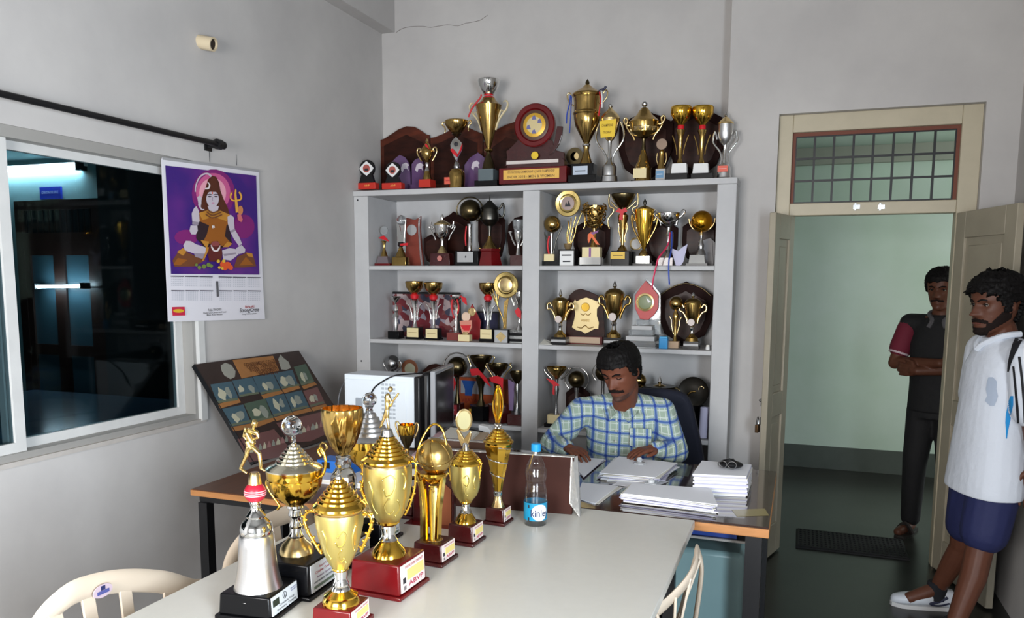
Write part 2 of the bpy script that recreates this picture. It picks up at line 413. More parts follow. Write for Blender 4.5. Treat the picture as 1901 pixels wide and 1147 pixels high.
# curtain rod, pipe stub
t = empty('curtain_rod', (X0, 3.3, 2.31), 'black curtain rod on brackets above the window', 'rod')
build('rod', MB().lathe((X0+.07, .4, 2.315), [(0, .0135), (2.98, .0135)], 12, axis=(0, 1, 0)), BLK, t)
b = MB(); b.box((X0, 3.325, 2.285), (X0+.008, 3.375, 2.345)); b.box((X0, 3.345, 2.3), (X0+.075, 3.36, 2.33)); b.lathe((X0+.07, 3.335, 2.315), [(0, .026), (.03, .026)], 14, axis=(0, 1, 0))
build('bracket', b, BLK, t)
build('finial', MB().lathe((X0+.07, 3.365, 2.315), [(0, .013), (.01, .02), (.025, .02), (.04, .008)], 14, axis=(0, 1, 0)), BLK, t)
b = MB(); b.box((X0, .6, 2.285), (X0+.008, .65, 2.345)); b.box((X0, .62, 2.3), (X0+.075, .635, 2.33)); build('bracket', b, BLK, t)
t = empty('pipe_stub', (X0, 3.34, 2.8), 'cream plastic pipe stub jutting from the left wall above the window', 'pipe')
ax = Vector((1, .12, -.22)).normalized()
build('pipe', MB().lathe((X0-.01, 3.33, 2.815), [(0, .034), (.085, .034), (.085, .027), (.02, .027), (.02, .001)], 20, axis=ax), M('cream pvc', (206, 190, 160), .5), t)
build('bore', MB().lathe(Vector((X0-.01, 3.33, 2.815))+ax*.03, [(0, .0265), (.045, .0265)], 18, axis=ax), M('pipe dark', (40, 32, 26), .7), t)
# door_1: frame, transom grille, two panelled leaves standing open into the room
FY = YD+.045
f = MB()
f.box((-.167, FY, 0), (-.088, FY+.09, 2.6)); f.box((.78, FY, 0), (.88, FY+.09, 2.6))
f.box((-.088, FY, 2.5), (.78, FY+.09, 2.6)); f.box((-.088, FY, 2.025), (.78, FY+.09, 2.095))
door = struct('door_1', f, FRAMEP, bevel=.004)
r = MB(); r.box((-.088, FY+.03, 2.48), (.78, FY+.07, 2.5)); r.box((.762, FY+.03, 2.095), (.78, FY+.07, 2.48)); r.box((-.088, FY+.03, 2.095), (-.07, FY+.07, 2.48))
build('transom_stop', r, RUST, door)
gz0, gz1, gx0, gx1 = 2.1, 2.48, -.07, .762
for i in range(9):
    x = gx0+(gx1-gx0)*i/8; build('grille_bar', MB().box((x-.006, FY+.035, gz0), (x+.006, FY+.05, gz1)), BLK, door)
for i in range(4):
    z = gz0+(gz1-gz0)*i/3; build('grille_bar', MB().box((gx0, FY+.037, z-.006), (gx1, FY+.048, z+.006)), BLK, door)
build('transom_pane', MB().box((gx0, FY+.058, gz0), (gx1, FY+.062, gz1)), GLC, door)
for u in (1590, 1636):
    p = P(u, 384, FY); k = MB(); k.box((p.x-.018, FY-.006, p.z-.012), (p.x+.018, FY, p.z+.012)); k.box((p.x-.012, FY-.012, p.z-.02), (p.x-.002, FY, p.z+.02))
    build('bolt_keeper', k, CHROME, door)
def leaf(h, e, side):
    h = Vector((*h, 0)); e = Vector((*e, 0)); L = (e-h).length; ux = (e-h).normalized(); n = Vector((-ux.y, ux.x, 0))*side; up = Vector((0, 0, 1))
    def bx(mb, a0, a1, z0, z1, d0, d1):
        c = h+ux*((a0+a1)/2)+up*((z0+z1)/2)+n*((d0+d1)/2)
        return mb.obox(c, ux*((a1-a0)/2), n*((d1-d0)/2), up*((z1-z0)/2))
    s = MB(); sw = min(.1, L*.24)
    bx(s, 0, sw, .012, 2.02, 0, .036); bx(s, L-sw, L, .012, 2.02, 0, .036)
    for z0, z1 in ((.012, .2), (.86, 1.0), (1.88, 2.02)): bx(s, sw, L-sw, z0, z1, 0, .036)
    lf = build('door_leaf', s, DOORP, door, bevel=.004)
    for z0, z1 in ((.2, .86), (1.0, 1.88)):
        build('door_panel', bx(MB(), sw, L-sw, z0, z1, .012, .024), DOORP, lf)
        b = MB(); bx(b, sw+.03, L-sw-.03, z0+.04, z1-.04, .008, .028); build('door_panel', b, DOORP, lf, bevel=.006)
    return lf, h, ux, n, bx
lf, h, ux, n, bx = leaf((-.088, 5.0), (-.185, 4.66), 1)
p = P(1414, 748, 4.67)
k = MB(); k.obox(h+ux*.33+Vector((0, 0, p.z))-n*.003, ux*.012, n*.004, Vector((0, 0, .02)))
k.obox(h+ux*.33+Vector((0, 0, p.z-.105))-n*.003, ux*.012, n*.004, Vector((0, 0, .022)))
build('hasp_plate', k, CHROME, lf)
k = MB(); c0 = h+ux*.31+Vector((0, 0, p.z+.01))-n*.02
k.cap(c0, c0-ux*.075-n*.0, .009, .007); k.cap(c0+n*.02, c0, .007, .008); build('handle', k, CHROME, lf)
pd = h+ux*.335+Vector((0, 0, p.z-.15))-n*.022
t = empty('padlock', pd, 'small brass padlock hanging open on the left door leaf', 'padlock')
k = MB(); k.obox(pd, ux*.02, n*.009, Vector((0, 0, .024))); build('lock_body', k, M('aged brass', (96, 72, 48), .4, .8), t, bevel=.003)
k = MB(); k.tube(crv([pd+ux*.013+Vector((0, 0, .02)), pd+ux*.013+Vector((0, 0, .05)), pd+Vector((0, 0, .066)), pd-ux*.013+Vector((0, 0, .05)), pd-ux*.013+Vector((0, 0, .024))]), .0035, 8); build('shackle', k, CHROME, t)
leaf((.78, 4.965), (.945, 4.40), 1)
# black ribbed mat on the corridor floor
t = empty('door_mat', (.33, 5.25, 0), 'black ribbed rubber mat on the floor beyond the doorway', 'mat')
q = [PZ(u, v, .012) for u, v in ((1480, 983), (1640, 992), (1680, 1040), (1475, 1014))]
o0 = Vector((.04, 5.06, .0)); sx, sy = .64, .38
build('mat_base', MB().box((o0.x, o0.y, 0), (o0.x+sx, o0.y+sy, .01)), M('mat rubber', (24, 24, 25), .8), t)
k = MB()
for i in range(26): x = o0.x+.01+i*.0245; k.box((x, o0.y+.01, .01), (x+.012, o0.y+sy-.01, .016))
for j in range(9): y = o0.y+.012+j*.043; k.box((o0.x+.01, y, .01), (o0.x+sx-.01, y+.012, .0165))
build('mat_ribs', k, M('mat rubber', (24, 24, 25), .8), t)['kind'] = 'stuff'
# ------------------------------------------------------------------ built-in shelving
YC = 4.75
Z_TOP, Z_S1, Z_S2, Z_S3 = 2.229, 1.73, 1.234, .696
cab = empty('trophy_cabinet', (-1.62, YC, 0), 'grey painted built-in open shelving unit full of trophies against the back wall', 'shelving')
def cbox(nm, x0, x1, z0, z1, y0=YC, y1=YB): return build(nm, MB().box((x0, y0, z0), (x1, y1, z1)), CABP, cab, bevel=.004)
cbox('side_panel', XL, -2.767, 0, 2.193); cbox('side_panel', -.481, -.372, 0, 2.193); cbox('divider', -1.662, -1.551, 0, 2.193)
build('top_slab', MB().box((XL, YC-.006, 2.193), (-.37, YB, Z_TOP)), CABP, cab, bevel=.004)
for a, b in ((-2.767, -1.662), (-1.551, -.481)):
    for z in (Z_S1, Z_S2, Z_S3): cbox('shelf', a, b, z-.028, z)
build('back_panel', MB().box((-2.767, YB-.012, 0), (-.481, YB, 2.193)), CABP, cab)
for u, v in ((664, 371.5), (671, 670)):
    p = P(u, v, YC); build('screw_hole', MB().lathe(p+Vector((0, -.0015, 0)), [(0, .006), (.002, .006)], 10, axis=(0, 1, 0)), DKINK, cab)

# ------------------------------------------------------------------ trophies, drawn part by part at their depth
class T:
    def __init__(s, name, label, u, Y, z, cat='trophy', group=None, v=None):
        s.Y = Y; s.z0 = z; vb = v if v else 500
        p = P(u, vb, Y); s.c = Vector((p.x, Y, z)); s.u = u
        s.k = KX((p.x, Y, z)); s.root = empty(name, s.c, label, cat, group)
        s.vb = vb; s.kx = P(u+1, vb, Y).x-P(u, vb, Y).x
    def pt(s, u, v, dy=0):                       # pixel -> point on the thing's own upright plane
        return Vector((s.c.x+(u-s.u)*s.kx, s.Y+dy, P(s.u, v, s.Y).z))
    def zz(s, v): return max(s.z0, P(s.u, v, s.Y).z)
    def lathe(s, nm, mat, prof, u=None, seg=24, flute=None, open=False, label=None, dy=0, par=None, caps=True):
        c = s.pt(u if u is not None else s.u, s.vb, dy)
        pr = sorted([(s.zz(v), max(hw, .0)*s.k) for v, hw in prof])
        base = pr[0][0]; pr = [(h-base, r) for h, r in pr]
        if open:
            wl = 1.2*s.k; pr = pr+[(h+(wl if i == len(pr)-1 else 0), max(r-wl, .0005)) for i, (h, r) in list(enumerate(pr))[:0:-1]]+[(pr[0][0]+2*wl, .0004)]
        return build(nm, MB().lathe((c.x, c.y, base), pr, seg, flute=flute, caps=caps), mat, par or s.root, label, ang=32)
    def ball(s, nm, mat, u, v, r, sq=(1, 1, 1), dy=0, label=None, seg=24):
        return build(nm, MB().ball(s.pt(u, v, dy), r*s.k, seg, sq), mat, s.root, label)
    def box(s, nm, mat, u0, u1, v0, v1, depth=None, dy=0, taper=1, bevel=0, label=None, par=None):
        a = s.pt(u0, v0, dy); b = s.pt(u1, v1, dy); d = depth if depth else abs(b.x-a.x)
        zb = max(s.z0, b.z)
        return build(nm, MB().box((a.x, s.Y+dy-d/2, zb), (b.x, s.Y+dy+d/2, max(a.z, zb+.002)), taper=taper), mat, par or s.root, label, bevel=bevel)
    def plate(s, nm, mat, u0, u1, v0, v1, dy, th=.003, lines=0, label=None, ink=None, txt=None):
        a = s.pt(u0, v0, dy); b = s.pt(u1, v1, dy); zb = max(s.z0+.001, b.z)
        o = build(nm, MB().box((a.x, s.Y+dy-th, zb), (b.x, s.Y+dy, a.z)), mat, s.root, label)
        h = a.z-zb; w = b.x-a.x
        if txt:
            for i, t in enumerate(txt):
                zc = a.z-h*(i+.5)/len(txt)
                build('lettering', text_mb(t, ((a.x+b.x)/2, s.Y+dy-th-.0008, zc), (1, 0, 0), (0, 0, 1), h/len(txt)*.75, width=w*.84 if len(t) > 3 else None), ink or DKINK, o)
        for i in range(lines):
            zc = a.z-h*(i+.7)/(lines+.4); m = MB(); ww = w*(.36 if i % 2 == 0 else .28)
            m.box(((a.x+b.x)/2-ww, s.Y+dy-th-.0006, zc-h*.045), ((a.x+b.x)/2+ww, s.Y+dy-th, zc+h*.045)); build('print_line', m, ink or DKINK, o)
        return o
    def disc(s, nm, mat, u, v, r, th, dy, seg=28, label=None, prof=None, par=None):
        p = s.pt(u, v, dy); R = r*s.k
        pr = [(0, R), (th*.6, R), (th, R*.93)] if not prof else [(h, q*s.k) for h, q in prof]
        return build(nm, MB().lathe(p, pr, seg, axis=(0, -1, 0)), mat, par or s.root, label, ang=30)
    def prism(s, nm, mat, pts, th, dy, label=None, bevel=0, par=None, tilt=0):
        o = [s.pt(u, v, dy) for u, v in pts]
        for p in o: p.z = max(p.z, s.z0)
        if tilt:
            for p in o: p.y += tilt*(p.z-s.z0)
        return build(nm, MB().prism(o, (0, th, 0)), mat, par or s.root, label, bevel=bevel, smooth=False)
    def tube(s, nm, mat, pts, r, dy=0, n=4, flat=1, label=None, fdir=None, taper=None):
        q = crv([s.pt(p[0], p[1], dy+(p[2] if len(p) > 2 else 0)) for p in pts], n)
        rr = r*s.k
        if taper: rr = [r*s.k*(1+(taper-1)*i/(len(q)-1)) for i in range(len(q))]
        return build(nm, MB().tube(q, rr, 8, flat=flat, fdir=fdir), mat, s.root, label, ang=60)
    def handles(s, mat, pts, r, n=4, flat=1, nm='handle', both=True):
        s.tube(nm, mat, pts, r, n=n, flat=flat)
        if both: s.tube(nm, mat, [(2*s.u-p[0], p[1]) for p in pts], r, n=n, flat=flat)
def arc(cu, cv, r, a0, a1, n=12, sv=1):
    return [(cu+r*cos(radians(a0+(a1-a0)*i/n)), cv-r*sv*sin(radians(a0+(a1-a0)*i/n))) for i in range(n+1)]

# ---- top of the cabinet
for u, v, r, nm in ((682, 313, 16, 'leftmost of the cabinet top'), (730, 316, 15.5, 'second from the left on the cabinet top')):
    t = T('award_plaque', 'small round black award on a red base, '+nm, u, 4.84, Z_TOP, v=330)
    t.box('base', REDB, u-18, u+18, 340, 352, .055, bevel=.003)
    t.box('foot', BLKP, u-14, u+14, v+r-4, 341, .03, taper=.7)
    t.disc('ring', BLKP, u, v, r, .016, .008)
    q = [(u+dx*1.0, v+dy) for dx, dy in ((0, -r*.86), (r*.3, -r*.6), (r*.6, -r*.3), (r*.82, 0), (r*.6, r*.3), (r*.3, r*.6), (0, r*.86), (-r*.3, r*.6), (-r*.6, r*.3), (-r*.82, 0), (-r*.6, -r*.3), (-r*.3, -r*.6))]
    t.prism('emblem_card', WHT, q, .003, -.011)
    t.disc('emblem', M('emblem red', (170, 88, 80), .5), u, v, r*.45, .002, -.0112, prof=[(0, r*.45), (.0015, r*.45), (.0015, r*.3), (.0008, r*.3)])
    t.box('emblem', DKINK, u-r*.2, u+r*.2, v, v+r*.3, .002, -.0125)
    build('lettering', text_mb('ABVP', t.pt(u+3, 345.5, -.029), (1, 0, 0), (0, 0, 1), .017), M('orange letters', (240, 170, 90), .5), t.root)
def board(u, Y, z, label, pts, mat=WOODDK, th=.02, tilt=.0, name='shield_plaque', grp=None, v=None, rim=True):
    t = T(name, label, u, Y, z, group=grp, v=v or (pts[0][1]+pts[-1][1])/2)
    t.prism('board', mat, pts, th, 0, bevel=.003, tilt=tilt)
    return t
bd = (705, 350)
t = board(757, 5.13, Z_TOP, 'wavy topped brown wooden board behind the two small round awards', [(700, 352), (706, 257), (715, 254), (727, 247), (740, 239), (755, 234), (770, 236), (782, 244), (792, 252), (797, 253), (797, 352)], WOODRB)
t.prism('panel', WOODDK, [(714, 268), (756, 250), (788, 268), (788, 340), (714, 340)], .004, -.005)
t = board(845, 5.13, Z_TOP, 'wavy topped brown wooden board behind the gold bowl with a silver flame', [(799, 352), (799, 253), (808, 252), (822, 247), (838, 240), (852, 234), (866, 236), (880, 244), (892, 250), (895, 251), (895, 352)], WOODRB)
t.prism('panel', WOODDK, [(806, 268), (850, 250), (886, 268), (886, 340), (806, 340)], .004, -.005)
t = board(935, 5.12, Z_TOP, 'wavy topped brown wooden board behind the tall silver bowled cup', [(897, 352), (897, 262), (910, 250), (924, 238), (940, 231), (956, 227), (962, 228), (966, 250), (966, 352)], WOODRB)
t.prism('panel', WOODDK, [(904, 280), (940, 255), (958, 262), (958, 340), (904, 340)], .004, -.005)
for u, pts, em, lab in ((746, [(727, 352), (727, 300), (735, 292), (742, 287), (752, 292), (759, 304), (761, 320), (762, 352)], (752, 312), 'pointed purple acrylic plaque behind the second small round award'),
                    (779, [(764, 352), (764, 304), (770, 296), (777, 293), (785, 300), (788, 352)], (779, 312), 'smoky purple acrylic plaque left of the small gold cup with a red base'),
                    (883, [(862, 352), (862, 305), (872, 292), (887, 283), (899, 293), (903, 308), (903, 352)], (883, 308), 'purple acrylic plaque with a white horse emblem left of the tall cup')):
    t = T('acrylic_plaque', lab, u, 5.02, Z_TOP, v=320)
    t.prism('panel', PURP, pts, .014, 0, bevel=.002)
    t.box('foot', PURP, u-14, u+14, 343, 353, .06)
    e = em; t.prism('emblem', M('emblem white', (200, 190, 200), .5), [(e[0]-8, e[1]+3), (e[0]-5, e[1]-7), (e[0]+2, e[1]-10), (e[0]+8, e[1]-5), (e[0]+5, e[1]-2), (e[0]+7, e[1]+6), (e[0]+3, e[1]+1), (e[0]-2, e[1]+2), (e[0]-4, e[1]+8)], .002, -.003)
# small gold cup, red base
t = T('trophy_cup', 'small gold lidded cup with white scroll handles on a red block', 793, 4.9, Z_TOP, v=320)
t.box('base', REDB, 782, 804, 334, 349, bevel=.002, taper=.95); t.plate('label_plate', SALM, 783, 801, 335, 346, -.034, lines=1, ink=PINK)
t.lathe('foot', GDK, [(318, 5), (320, 5.5), (326, 7), (332, 8.5), (334, 8.5)]); t.lathe('stem', SILV, [(302, 3), (306, 3.5), (310, 2.4), (318, 5)])
t.lathe('bowl', GDK, [(279, 10.5), (284, 11), (290, 10), (296, 7), (302, 3)]); t.lathe('lid', GDK, [(279, 11), (276, 10), (270, 6), (266, 3), (265, 2)])
t.lathe('finial', GPALE, [(265, 1.5), (263, 3), (260.5, 2), (257, .5)]); t.prism('ribbon', RED, [(793, 268), (797, 270), (801, 278), (794, 277)], .002, -.03)
t.handles(GPALE, [(783, 299), (779, 292), (775, 283), (776, 276), (780, 275), (782, 279), (779, 282)], 1.6)
# gold bowl on silver flame
t = T('trophy_cup', 'wide gold bowl on a silver and red flame stem beside the small gold cup', 848, 4.9, Z_TOP, v=300)
t.lathe('base', GDK, [(314, 10), (318, 14), (322, 15.5), (330, 16), (346, 15), (350, 16)]); t.plate('label_plate', SALM, 830, 850, 330, 343, -.044, lines=1, ink=REDINK)
t.lathe('foot', CHROME, [(300, 2.5), (304, 5), (309, 6), (312, 5.5), (314, 9)])
t.prism('flame', SILV, [(848, 300), (843, 290), (838, 278), (837, 268), (841, 260), (848, 254), (856, 264), (859, 272), (856, 281), (850, 292)], .02, -.01, bevel=.003)
t.prism('flame', RED, [(843, 286), (838, 278), (842, 276), (852, 288), (860, 268), (858, 280), (850, 292)], .012, -.02)
t.ball('emblem', DKINK, 848, 268, 4, (1, .3, 1), -.012)
t.lathe('stem', BRONZ, [(246, 8), (249, 9), (253, 5), (256, 2)]); t.lathe('bowl', GDK, [(225, 22), (226, 22), (232, 21), (240, 16), (246, 10)], open=True)
t.handles(GPALE, [(829, 228), (823, 225), (821, 230), (825, 234), (827, 240), (826, 245)], 1.3)
# tall cone cup with silver bowl
t = T('trophy_cup', 'tallest gold cone cup crowned by an open silver bowl, with cream wing handles', 907, 4.92, Z_TOP, v=260)
t.box('plinth', BGLOSS, 886, 928, 336, 346, .1); t.box('base', M('smoked glass block', (92, 104, 108), .12, coat=.5), 893, 921, 315, 337, bevel=.003); t.plate('label_plate', M('teal card', (96, 130, 138), .4), 895, 918, 322, 336, -.044, lines=1, ink=WHT)
t.lathe('foot', BRONZ, [(282, 4), (286, 4), (290, 5), (300, 9), (312, 12), (315, 13)]); t.lathe('knob', GDK, [(275, 4), (277, 8), (280, 8.5), (283, 5)])
t.lathe('body', GDK, [(196, 24.5), (198, 24), (210, 21.5), (240, 14), (268, 6), (275, 4)], seg=12); t.lathe('shoulder', GDK, [(183, 12), (186, 13), (192, 19), (196, 24.5)])
t.lathe('bowl', SILV, [(149, 20.5), (150, 20.5), (160, 19), (170, 13), (177, 8), (183, 9)], open=True)
t.tube('ribbon', RED, [(899, 178), (897, 184), (890, 192), (882, 202), (878, 210), (875, 218)], 1.6, dy=-.05); t.lathe('ribbon', RED, [(176, 9), (183, 12), (185, 12.5), (179, 8)])
t.handles(M('cream plastic', (206, 190, 150), .4), [(894, 242), (888, 224), (880, 212), (874, 204), (872, 194), (876, 189), (880, 192)], 2, flat=.5)
t.handles(M('cream plastic', (206, 190, 150), .4), [(896, 236), (888, 216), (884, 206), (879, 210)], 1.6, flat=.5)
# wheel plaque
t = T('wheel_plaque', 'large maroon wheel shaped championship plaque with a round gold emblem', 993, 4.93, Z_TOP, v=270)
t.box('base', MAROON, 931, 1056, 312, 342, .11, bevel=.004)
t.plate('name_plate', M('gold plate print', (224, 178, 84), .4), 940, 1043, 316, 334, -.056, txt=['8TH NATIONAL CHAMPIONSHIP & JUNIOR CHAMPIONSHIP', 'INDIA 2018 - MEN & WOMEN'], ink=M('brown letters', (116, 84, 50), .5))
t.prism('step', MARDK, [(944, 313), (944, 303), (950, 300), (1045, 297), (1050, 302), (1050, 313)], .07, -.035)
t.prism('back_board', MARDK, [(936, 306), (940, 290), (938, 278), (952, 266), (965, 252), (1025, 262), (1030, 280), (1046, 285), (1048, 306)], .018, .008, bevel=.003)
t.prism('crescent', MARDK, [(1020, 290), (1028, 272), (1031, 254), (1034, 237), (1044, 238), (1043, 254), (1038, 270), (1028, 284)], .018, -.008, bevel=.002)
t.disc('wheel', MAROON, 993, 233, 39, .03, .01, seg=40, prof=[(0, 39), (.024, 39), (.03, 37), (.03, 30), (.018, 28), (.018, 20)])
t.disc('wheel_hub', M('dull wheel hub', (84, 58, 44), .35), 993, 233, 27, .004, -.009, seg=36)
t.disc('emblem', GOLDPR, 993, 233, 21.5, .005, -.0125, seg=36); t.disc('emblem', M('emblem cream', (206, 188, 140), .5), 993, 233, 15, .002, -.0178, seg=32)
for du, dv in ((0, -13), (10, -6), (-10, 4), (0, 13)):
    t.prism('emblem_figure', M('emblem blue', (104, 104, 150), .5), [(993+du-4, 233+dv+3), (993+du-3, 233+dv-3), (993+du+1, 233+dv-5), (993+du+4, 233+dv+3)], .002, -.0205)
t.disc('medal', YELL, 994, 289, 7, .004, -.01); t.box('trim_strip', M('pale strip', (206, 196, 190), .4), 944, 1040, 299, 305, .008, -.04)
# tall gold cup with ribbons
t = T('trophy_cup', 'large gold lidded cup with blue ribbons on a black block, right of the wheel plaque', 1089, 4.9, Z_TOP, v=250)
t.box('plinth', BGLOSS, 1060, 1111, 326, 340, .12, bevel=.003); t.box('base', BGLOSS, 1065, 1106, 305, 327, .1, bevel=.003); t.plate('label_plate', M('bluish card', (180, 190, 204), .5), 1069, 1096, 310, 328, -.053, lines=1)
t.lathe('foot', GDK, [(268, 7), (272, 6), (280, 5), (285, 6), (295, 9), (304, 12), (307, 12.5)]); t.lathe('collar', SILV, [(266, 5), (268, 7.5), (271, 7.5), (273, 5)])
t.lathe('body', GDK, [(212, 24), (220, 24), (234, 21), (250, 13), (260, 8), (266, 5)], flute=(18, .06, 60)); t.lathe('rim_band', GDK, [(180, 25), (184, 25), (190, 24), (207, 24), (209, 25.5), (212, 25.5), (214, 24)])
t.lathe('lid', GDK, [(180, 27), (177, 28), (174, 27), (168, 18), (163, 10), (158, 5)]); t.lathe('finial', BRONZ, [(158, 2), (155, 4), (152, 3.5), (147, .4)])
t.handles(GPALE, [(1066, 196), (1058, 190), (1053, 182), (1052, 173), (1056, 170), (1060, 176)], 1.3)
for a, m_, w_ in (([(1062, 178), (1060, 195), (1056, 212), (1055, 230)], BLUER, 1.4), ([(1064, 180), (1063, 210), (1062, 232), (1061, 248)], BLUER, 1.2), ([(1115, 176), (1117, 190), (1116, 205), (1114, 220)], RED, 1.4), ([(1118, 174), (1120, 188), (1120, 205)], WHT, 1.3)):
    t.tube('ribbon', m_, a, w_, dy=-.05, flat=.4)
t.tube('ribbon', NAVY, [(1112, 174), (1118, 171), (1122, 170), (1125, 165)], 2.2, dy=-.03)
t = T('ring_trophy', 'dark crescent ring trophy behind the large cup with blue ribbons', 1068, 5.06, Z_TOP, v=300)
t.disc('ring', BRONZ, 1068, 291, 16, .02, 0, prof=[(0, 16), (.02, 16), (.02, 8), (0, 8), (0, 16)]); t.disc('medal', GPALE, 1073, 290, 7.5, .008, .0); t.box('foot', BGLOSS, 1052, 1086, 306, 345, .06, bevel=.003)
# silver cup, yellow label
t = T('trophy_cup', 'silver cup wearing a square yellow paper label, with long curved handles', 1132, 4.88, Z_TOP, v=270)
t.lathe('base', BRUSH, [(308, 12), (310, 13), (326, 13), (328, 15), (338, 16)]); t.lathe('foot', SILV, [(294, 4), (300, 6), (306, 11), (308, 12)]); t.lathe('stem', SILV, [(262, 4), (268, 3.4), (280, 3), (294, 4)])
t.lathe('bowl', GPALE, [(220, 17), (226, 17), (240, 15), (250, 12), (258, 8), (262, 4)]); t.lathe('lid', GPALE, [(221, 18), (217, 17), (210, 12), (206, 7), (201, 3)]); t.ball('finial', SILV, 1132, 197, 4)
t.prism('paper_label', YELL, [(1116, 227), (1147, 225), (1144, 257), (1119, 258)], .002, -.058)
build('lettering', text_mb('CHAMPIONS', t.pt(1131, 236, -.0595), (1, 0, 0), (0, 0, 1), .022, width=.07), GDK, t.root); build('lettering', text_mb('TROPHY', t.pt(1131, 249, -.0595), (1, 0, 0), (0, 0, 1), .02, width=.05), GDK, t.root)
t.handles(SILV, [(1112, 228), (1108, 240), (1106, 255), (1111, 268), (1120, 280), (1126, 292), (1125, 304)], 1.9)
# big gold cup with scrolls
t = T('trophy_cup', 'broad gold lidded cup with fluted band and cream scroll handles, before the dark shields', 1195, 4.9, Z_TOP, v=265)
t.lathe('base', GDK, [(308, 14), (312, 16), (316, 15), (330, 15), (337, 17)]); t.plate('label_plate', CREAM, 1180, 1204, 314, 332, -.05)
t.lathe('foot', GDK, [(279, 4), (286, 6), (292, 9), (300, 10), (304, 13), (308, 14)]); t.lathe('stem', BRONZ, [(258, 4), (266, 3), (272, 4), (279, 4)])
t.lathe('bowl', GDK, [(228, 27), (234, 26.5), (238, 26), (246, 25), (252, 17), (258, 5)]); t.lathe('fluted_band', GPALE, [(236, 25), (238, 27), (245, 25), (247, 23)], flute=(36, .07, 0))
t.lathe('lid', GDK, [(229, 28), (226, 28), (222, 24), (214, 15), (206, 10), (200, 5)]); t.lathe('finial', CHROME, [(200, 3), (198, 2.5), (196, 5), (193, 5.5), (190, 4), (188, .5)])
t.handles(GPALE, [(1172, 228), (1166, 232), (1160, 228), (1157, 221), (1160, 217), (1164, 221), (1162, 232), (1168, 243), (1175, 252), (1178, 260)], 1.9)
t = T('ball_trophy', 'small dull silver ball trophy with a white and blue base', 1228, 4.87, Z_TOP, v=300)
t.box('base', GREYB, 1219, 1237, 314, 336, bevel=.002); t.plate('label_plate', M('blue label', (98, 142, 176), .5), 1219.5, 1234, 318, 331, -.027, lines=1, ink=WHT)
t.lathe('body', GDK, [(277, 2), (282, 5), (290, 4), (300, 5), (308, 7), (314, 8)]); t.handles(GPALE, [(1223, 308), (1219, 296), (1220, 284)], 1.1); t.disc('globe', M('dusty silver', (120, 104, 92), .4, .9), 1228, 268, 10.5, .018, .009)
# twin gold goblets
for u in (1263, 1303):
    t = T('trophy_goblet', 'gold goblet with winged stem and red collar, %s of the cabinet top pair' % ('left' if u == 1263 else 'right'), u, 4.87, Z_TOP, group='twin goblets on the cabinet top', v=270)
    t.box('plinth', BGLOSS, u-24 if u == 1263 else u-17, u+17 if u == 1263 else u+24, 323, 336, .1, bevel=.002); t.box('base', WHT, u-15, u+15, 304, 324, .06, taper=.88, label='white sloping label block', bevel=.002)
    t.lathe('cone', GDK, [(238, 3), (242, 9), (248, 7), (252, 5), (280, 3.6), (294, 3.2), (304, 7)]); t.lathe('collar', RED, [(230, 4), (234, 6), (240, 6), (242, 4)])
    t.lathe('bowl', GOLD, [(199, 19), (201, 19.5), (212, 19), (222, 14), (230, 7), (233, 5)], open=True)
    t.handles(GDK, [(u-6, 287), (u-7, 277), (u-11, 262), (u-15, 251)], 1.3)
sh = lambda u, w, v0, v1: [(u-w, v0+.2*(v1-v0)), (u-.55*w, v0+.1*(v1-v0)), (u-.25*w, v0+.06*(v1-v0)), (u, v0), (u+.25*w, v0+.06*(v1-v0)), (u+.55*w, v0+.1*(v1-v0)), (u+w, v0+.2*(v1-v0)), (u+w, v0+.55*(v1-v0)), (u+.75*w, v0+.8*(v1-v0)), (u, v1), (u-.75*w, v0+.8*(v1-v0)), (u-w, v0+.55*(v1-v0))]
def shield(u, w, v0, v1, Y, z, label, grp=None):
    t = T('shield_plaque', label, u, Y, z, group=grp, v=(v0+v1)/2)
    t.prism('board', SHIELD, sh(u, w, v0, v1), .018, 0, bevel=.004)
    t.prism('raised_panel', WOODDK, sh(u, w*.76, v0+.14*(v1-v0), v1-.12*(v1-v0)), .006, -.006, bevel=.002)
    t.box('foot', SHIELD, u-w*.5, u+w*.5, v1-6, v1+3, .05, .01)
    return t
shield(1198, 50, 203, 340, 5.1, Z_TOP, 'dark brown shield board behind the broad gold lidded cup'); shield(1292, 52, 196, 335, 5.12, Z_TOP, 'dark brown shield board behind the twin gold goblets')
t = T('trophy_cup', 'silver lidded cup with a red label at the right end of the cabinet top', 1346, 4.86, Z_TOP, v=270)
t.lathe('base', BRUSH, [(302, 4), (306, 9), (312, 12), (324, 12), (330, 13)]); t.plate('label_plate', SALM, 1335, 1354, 309, 320, -.037, lines=1, ink=PINK)
t.lathe('stem', SILV, [(270, 4), (275, 3), (295, 3), (302, 4)]); t.lathe('bowl', BRUSH, [(230, 14), (245, 14), (256, 13), (264, 9), (270, 4)]); t.lathe('lid', GPALE, [(231, 14.5), (228, 14), (222, 8), (218, 4)]); t.lathe('finial', SILV, [(218, 1.5), (215, 3.3), (212, 2.5), (208, .4)])
t.handles(SILV, [(1331, 258), (1328, 246), (1326, 244), (1323, 260), (1328, 270), (1337, 282), (1340, 296), (1337, 308)], 1.7)

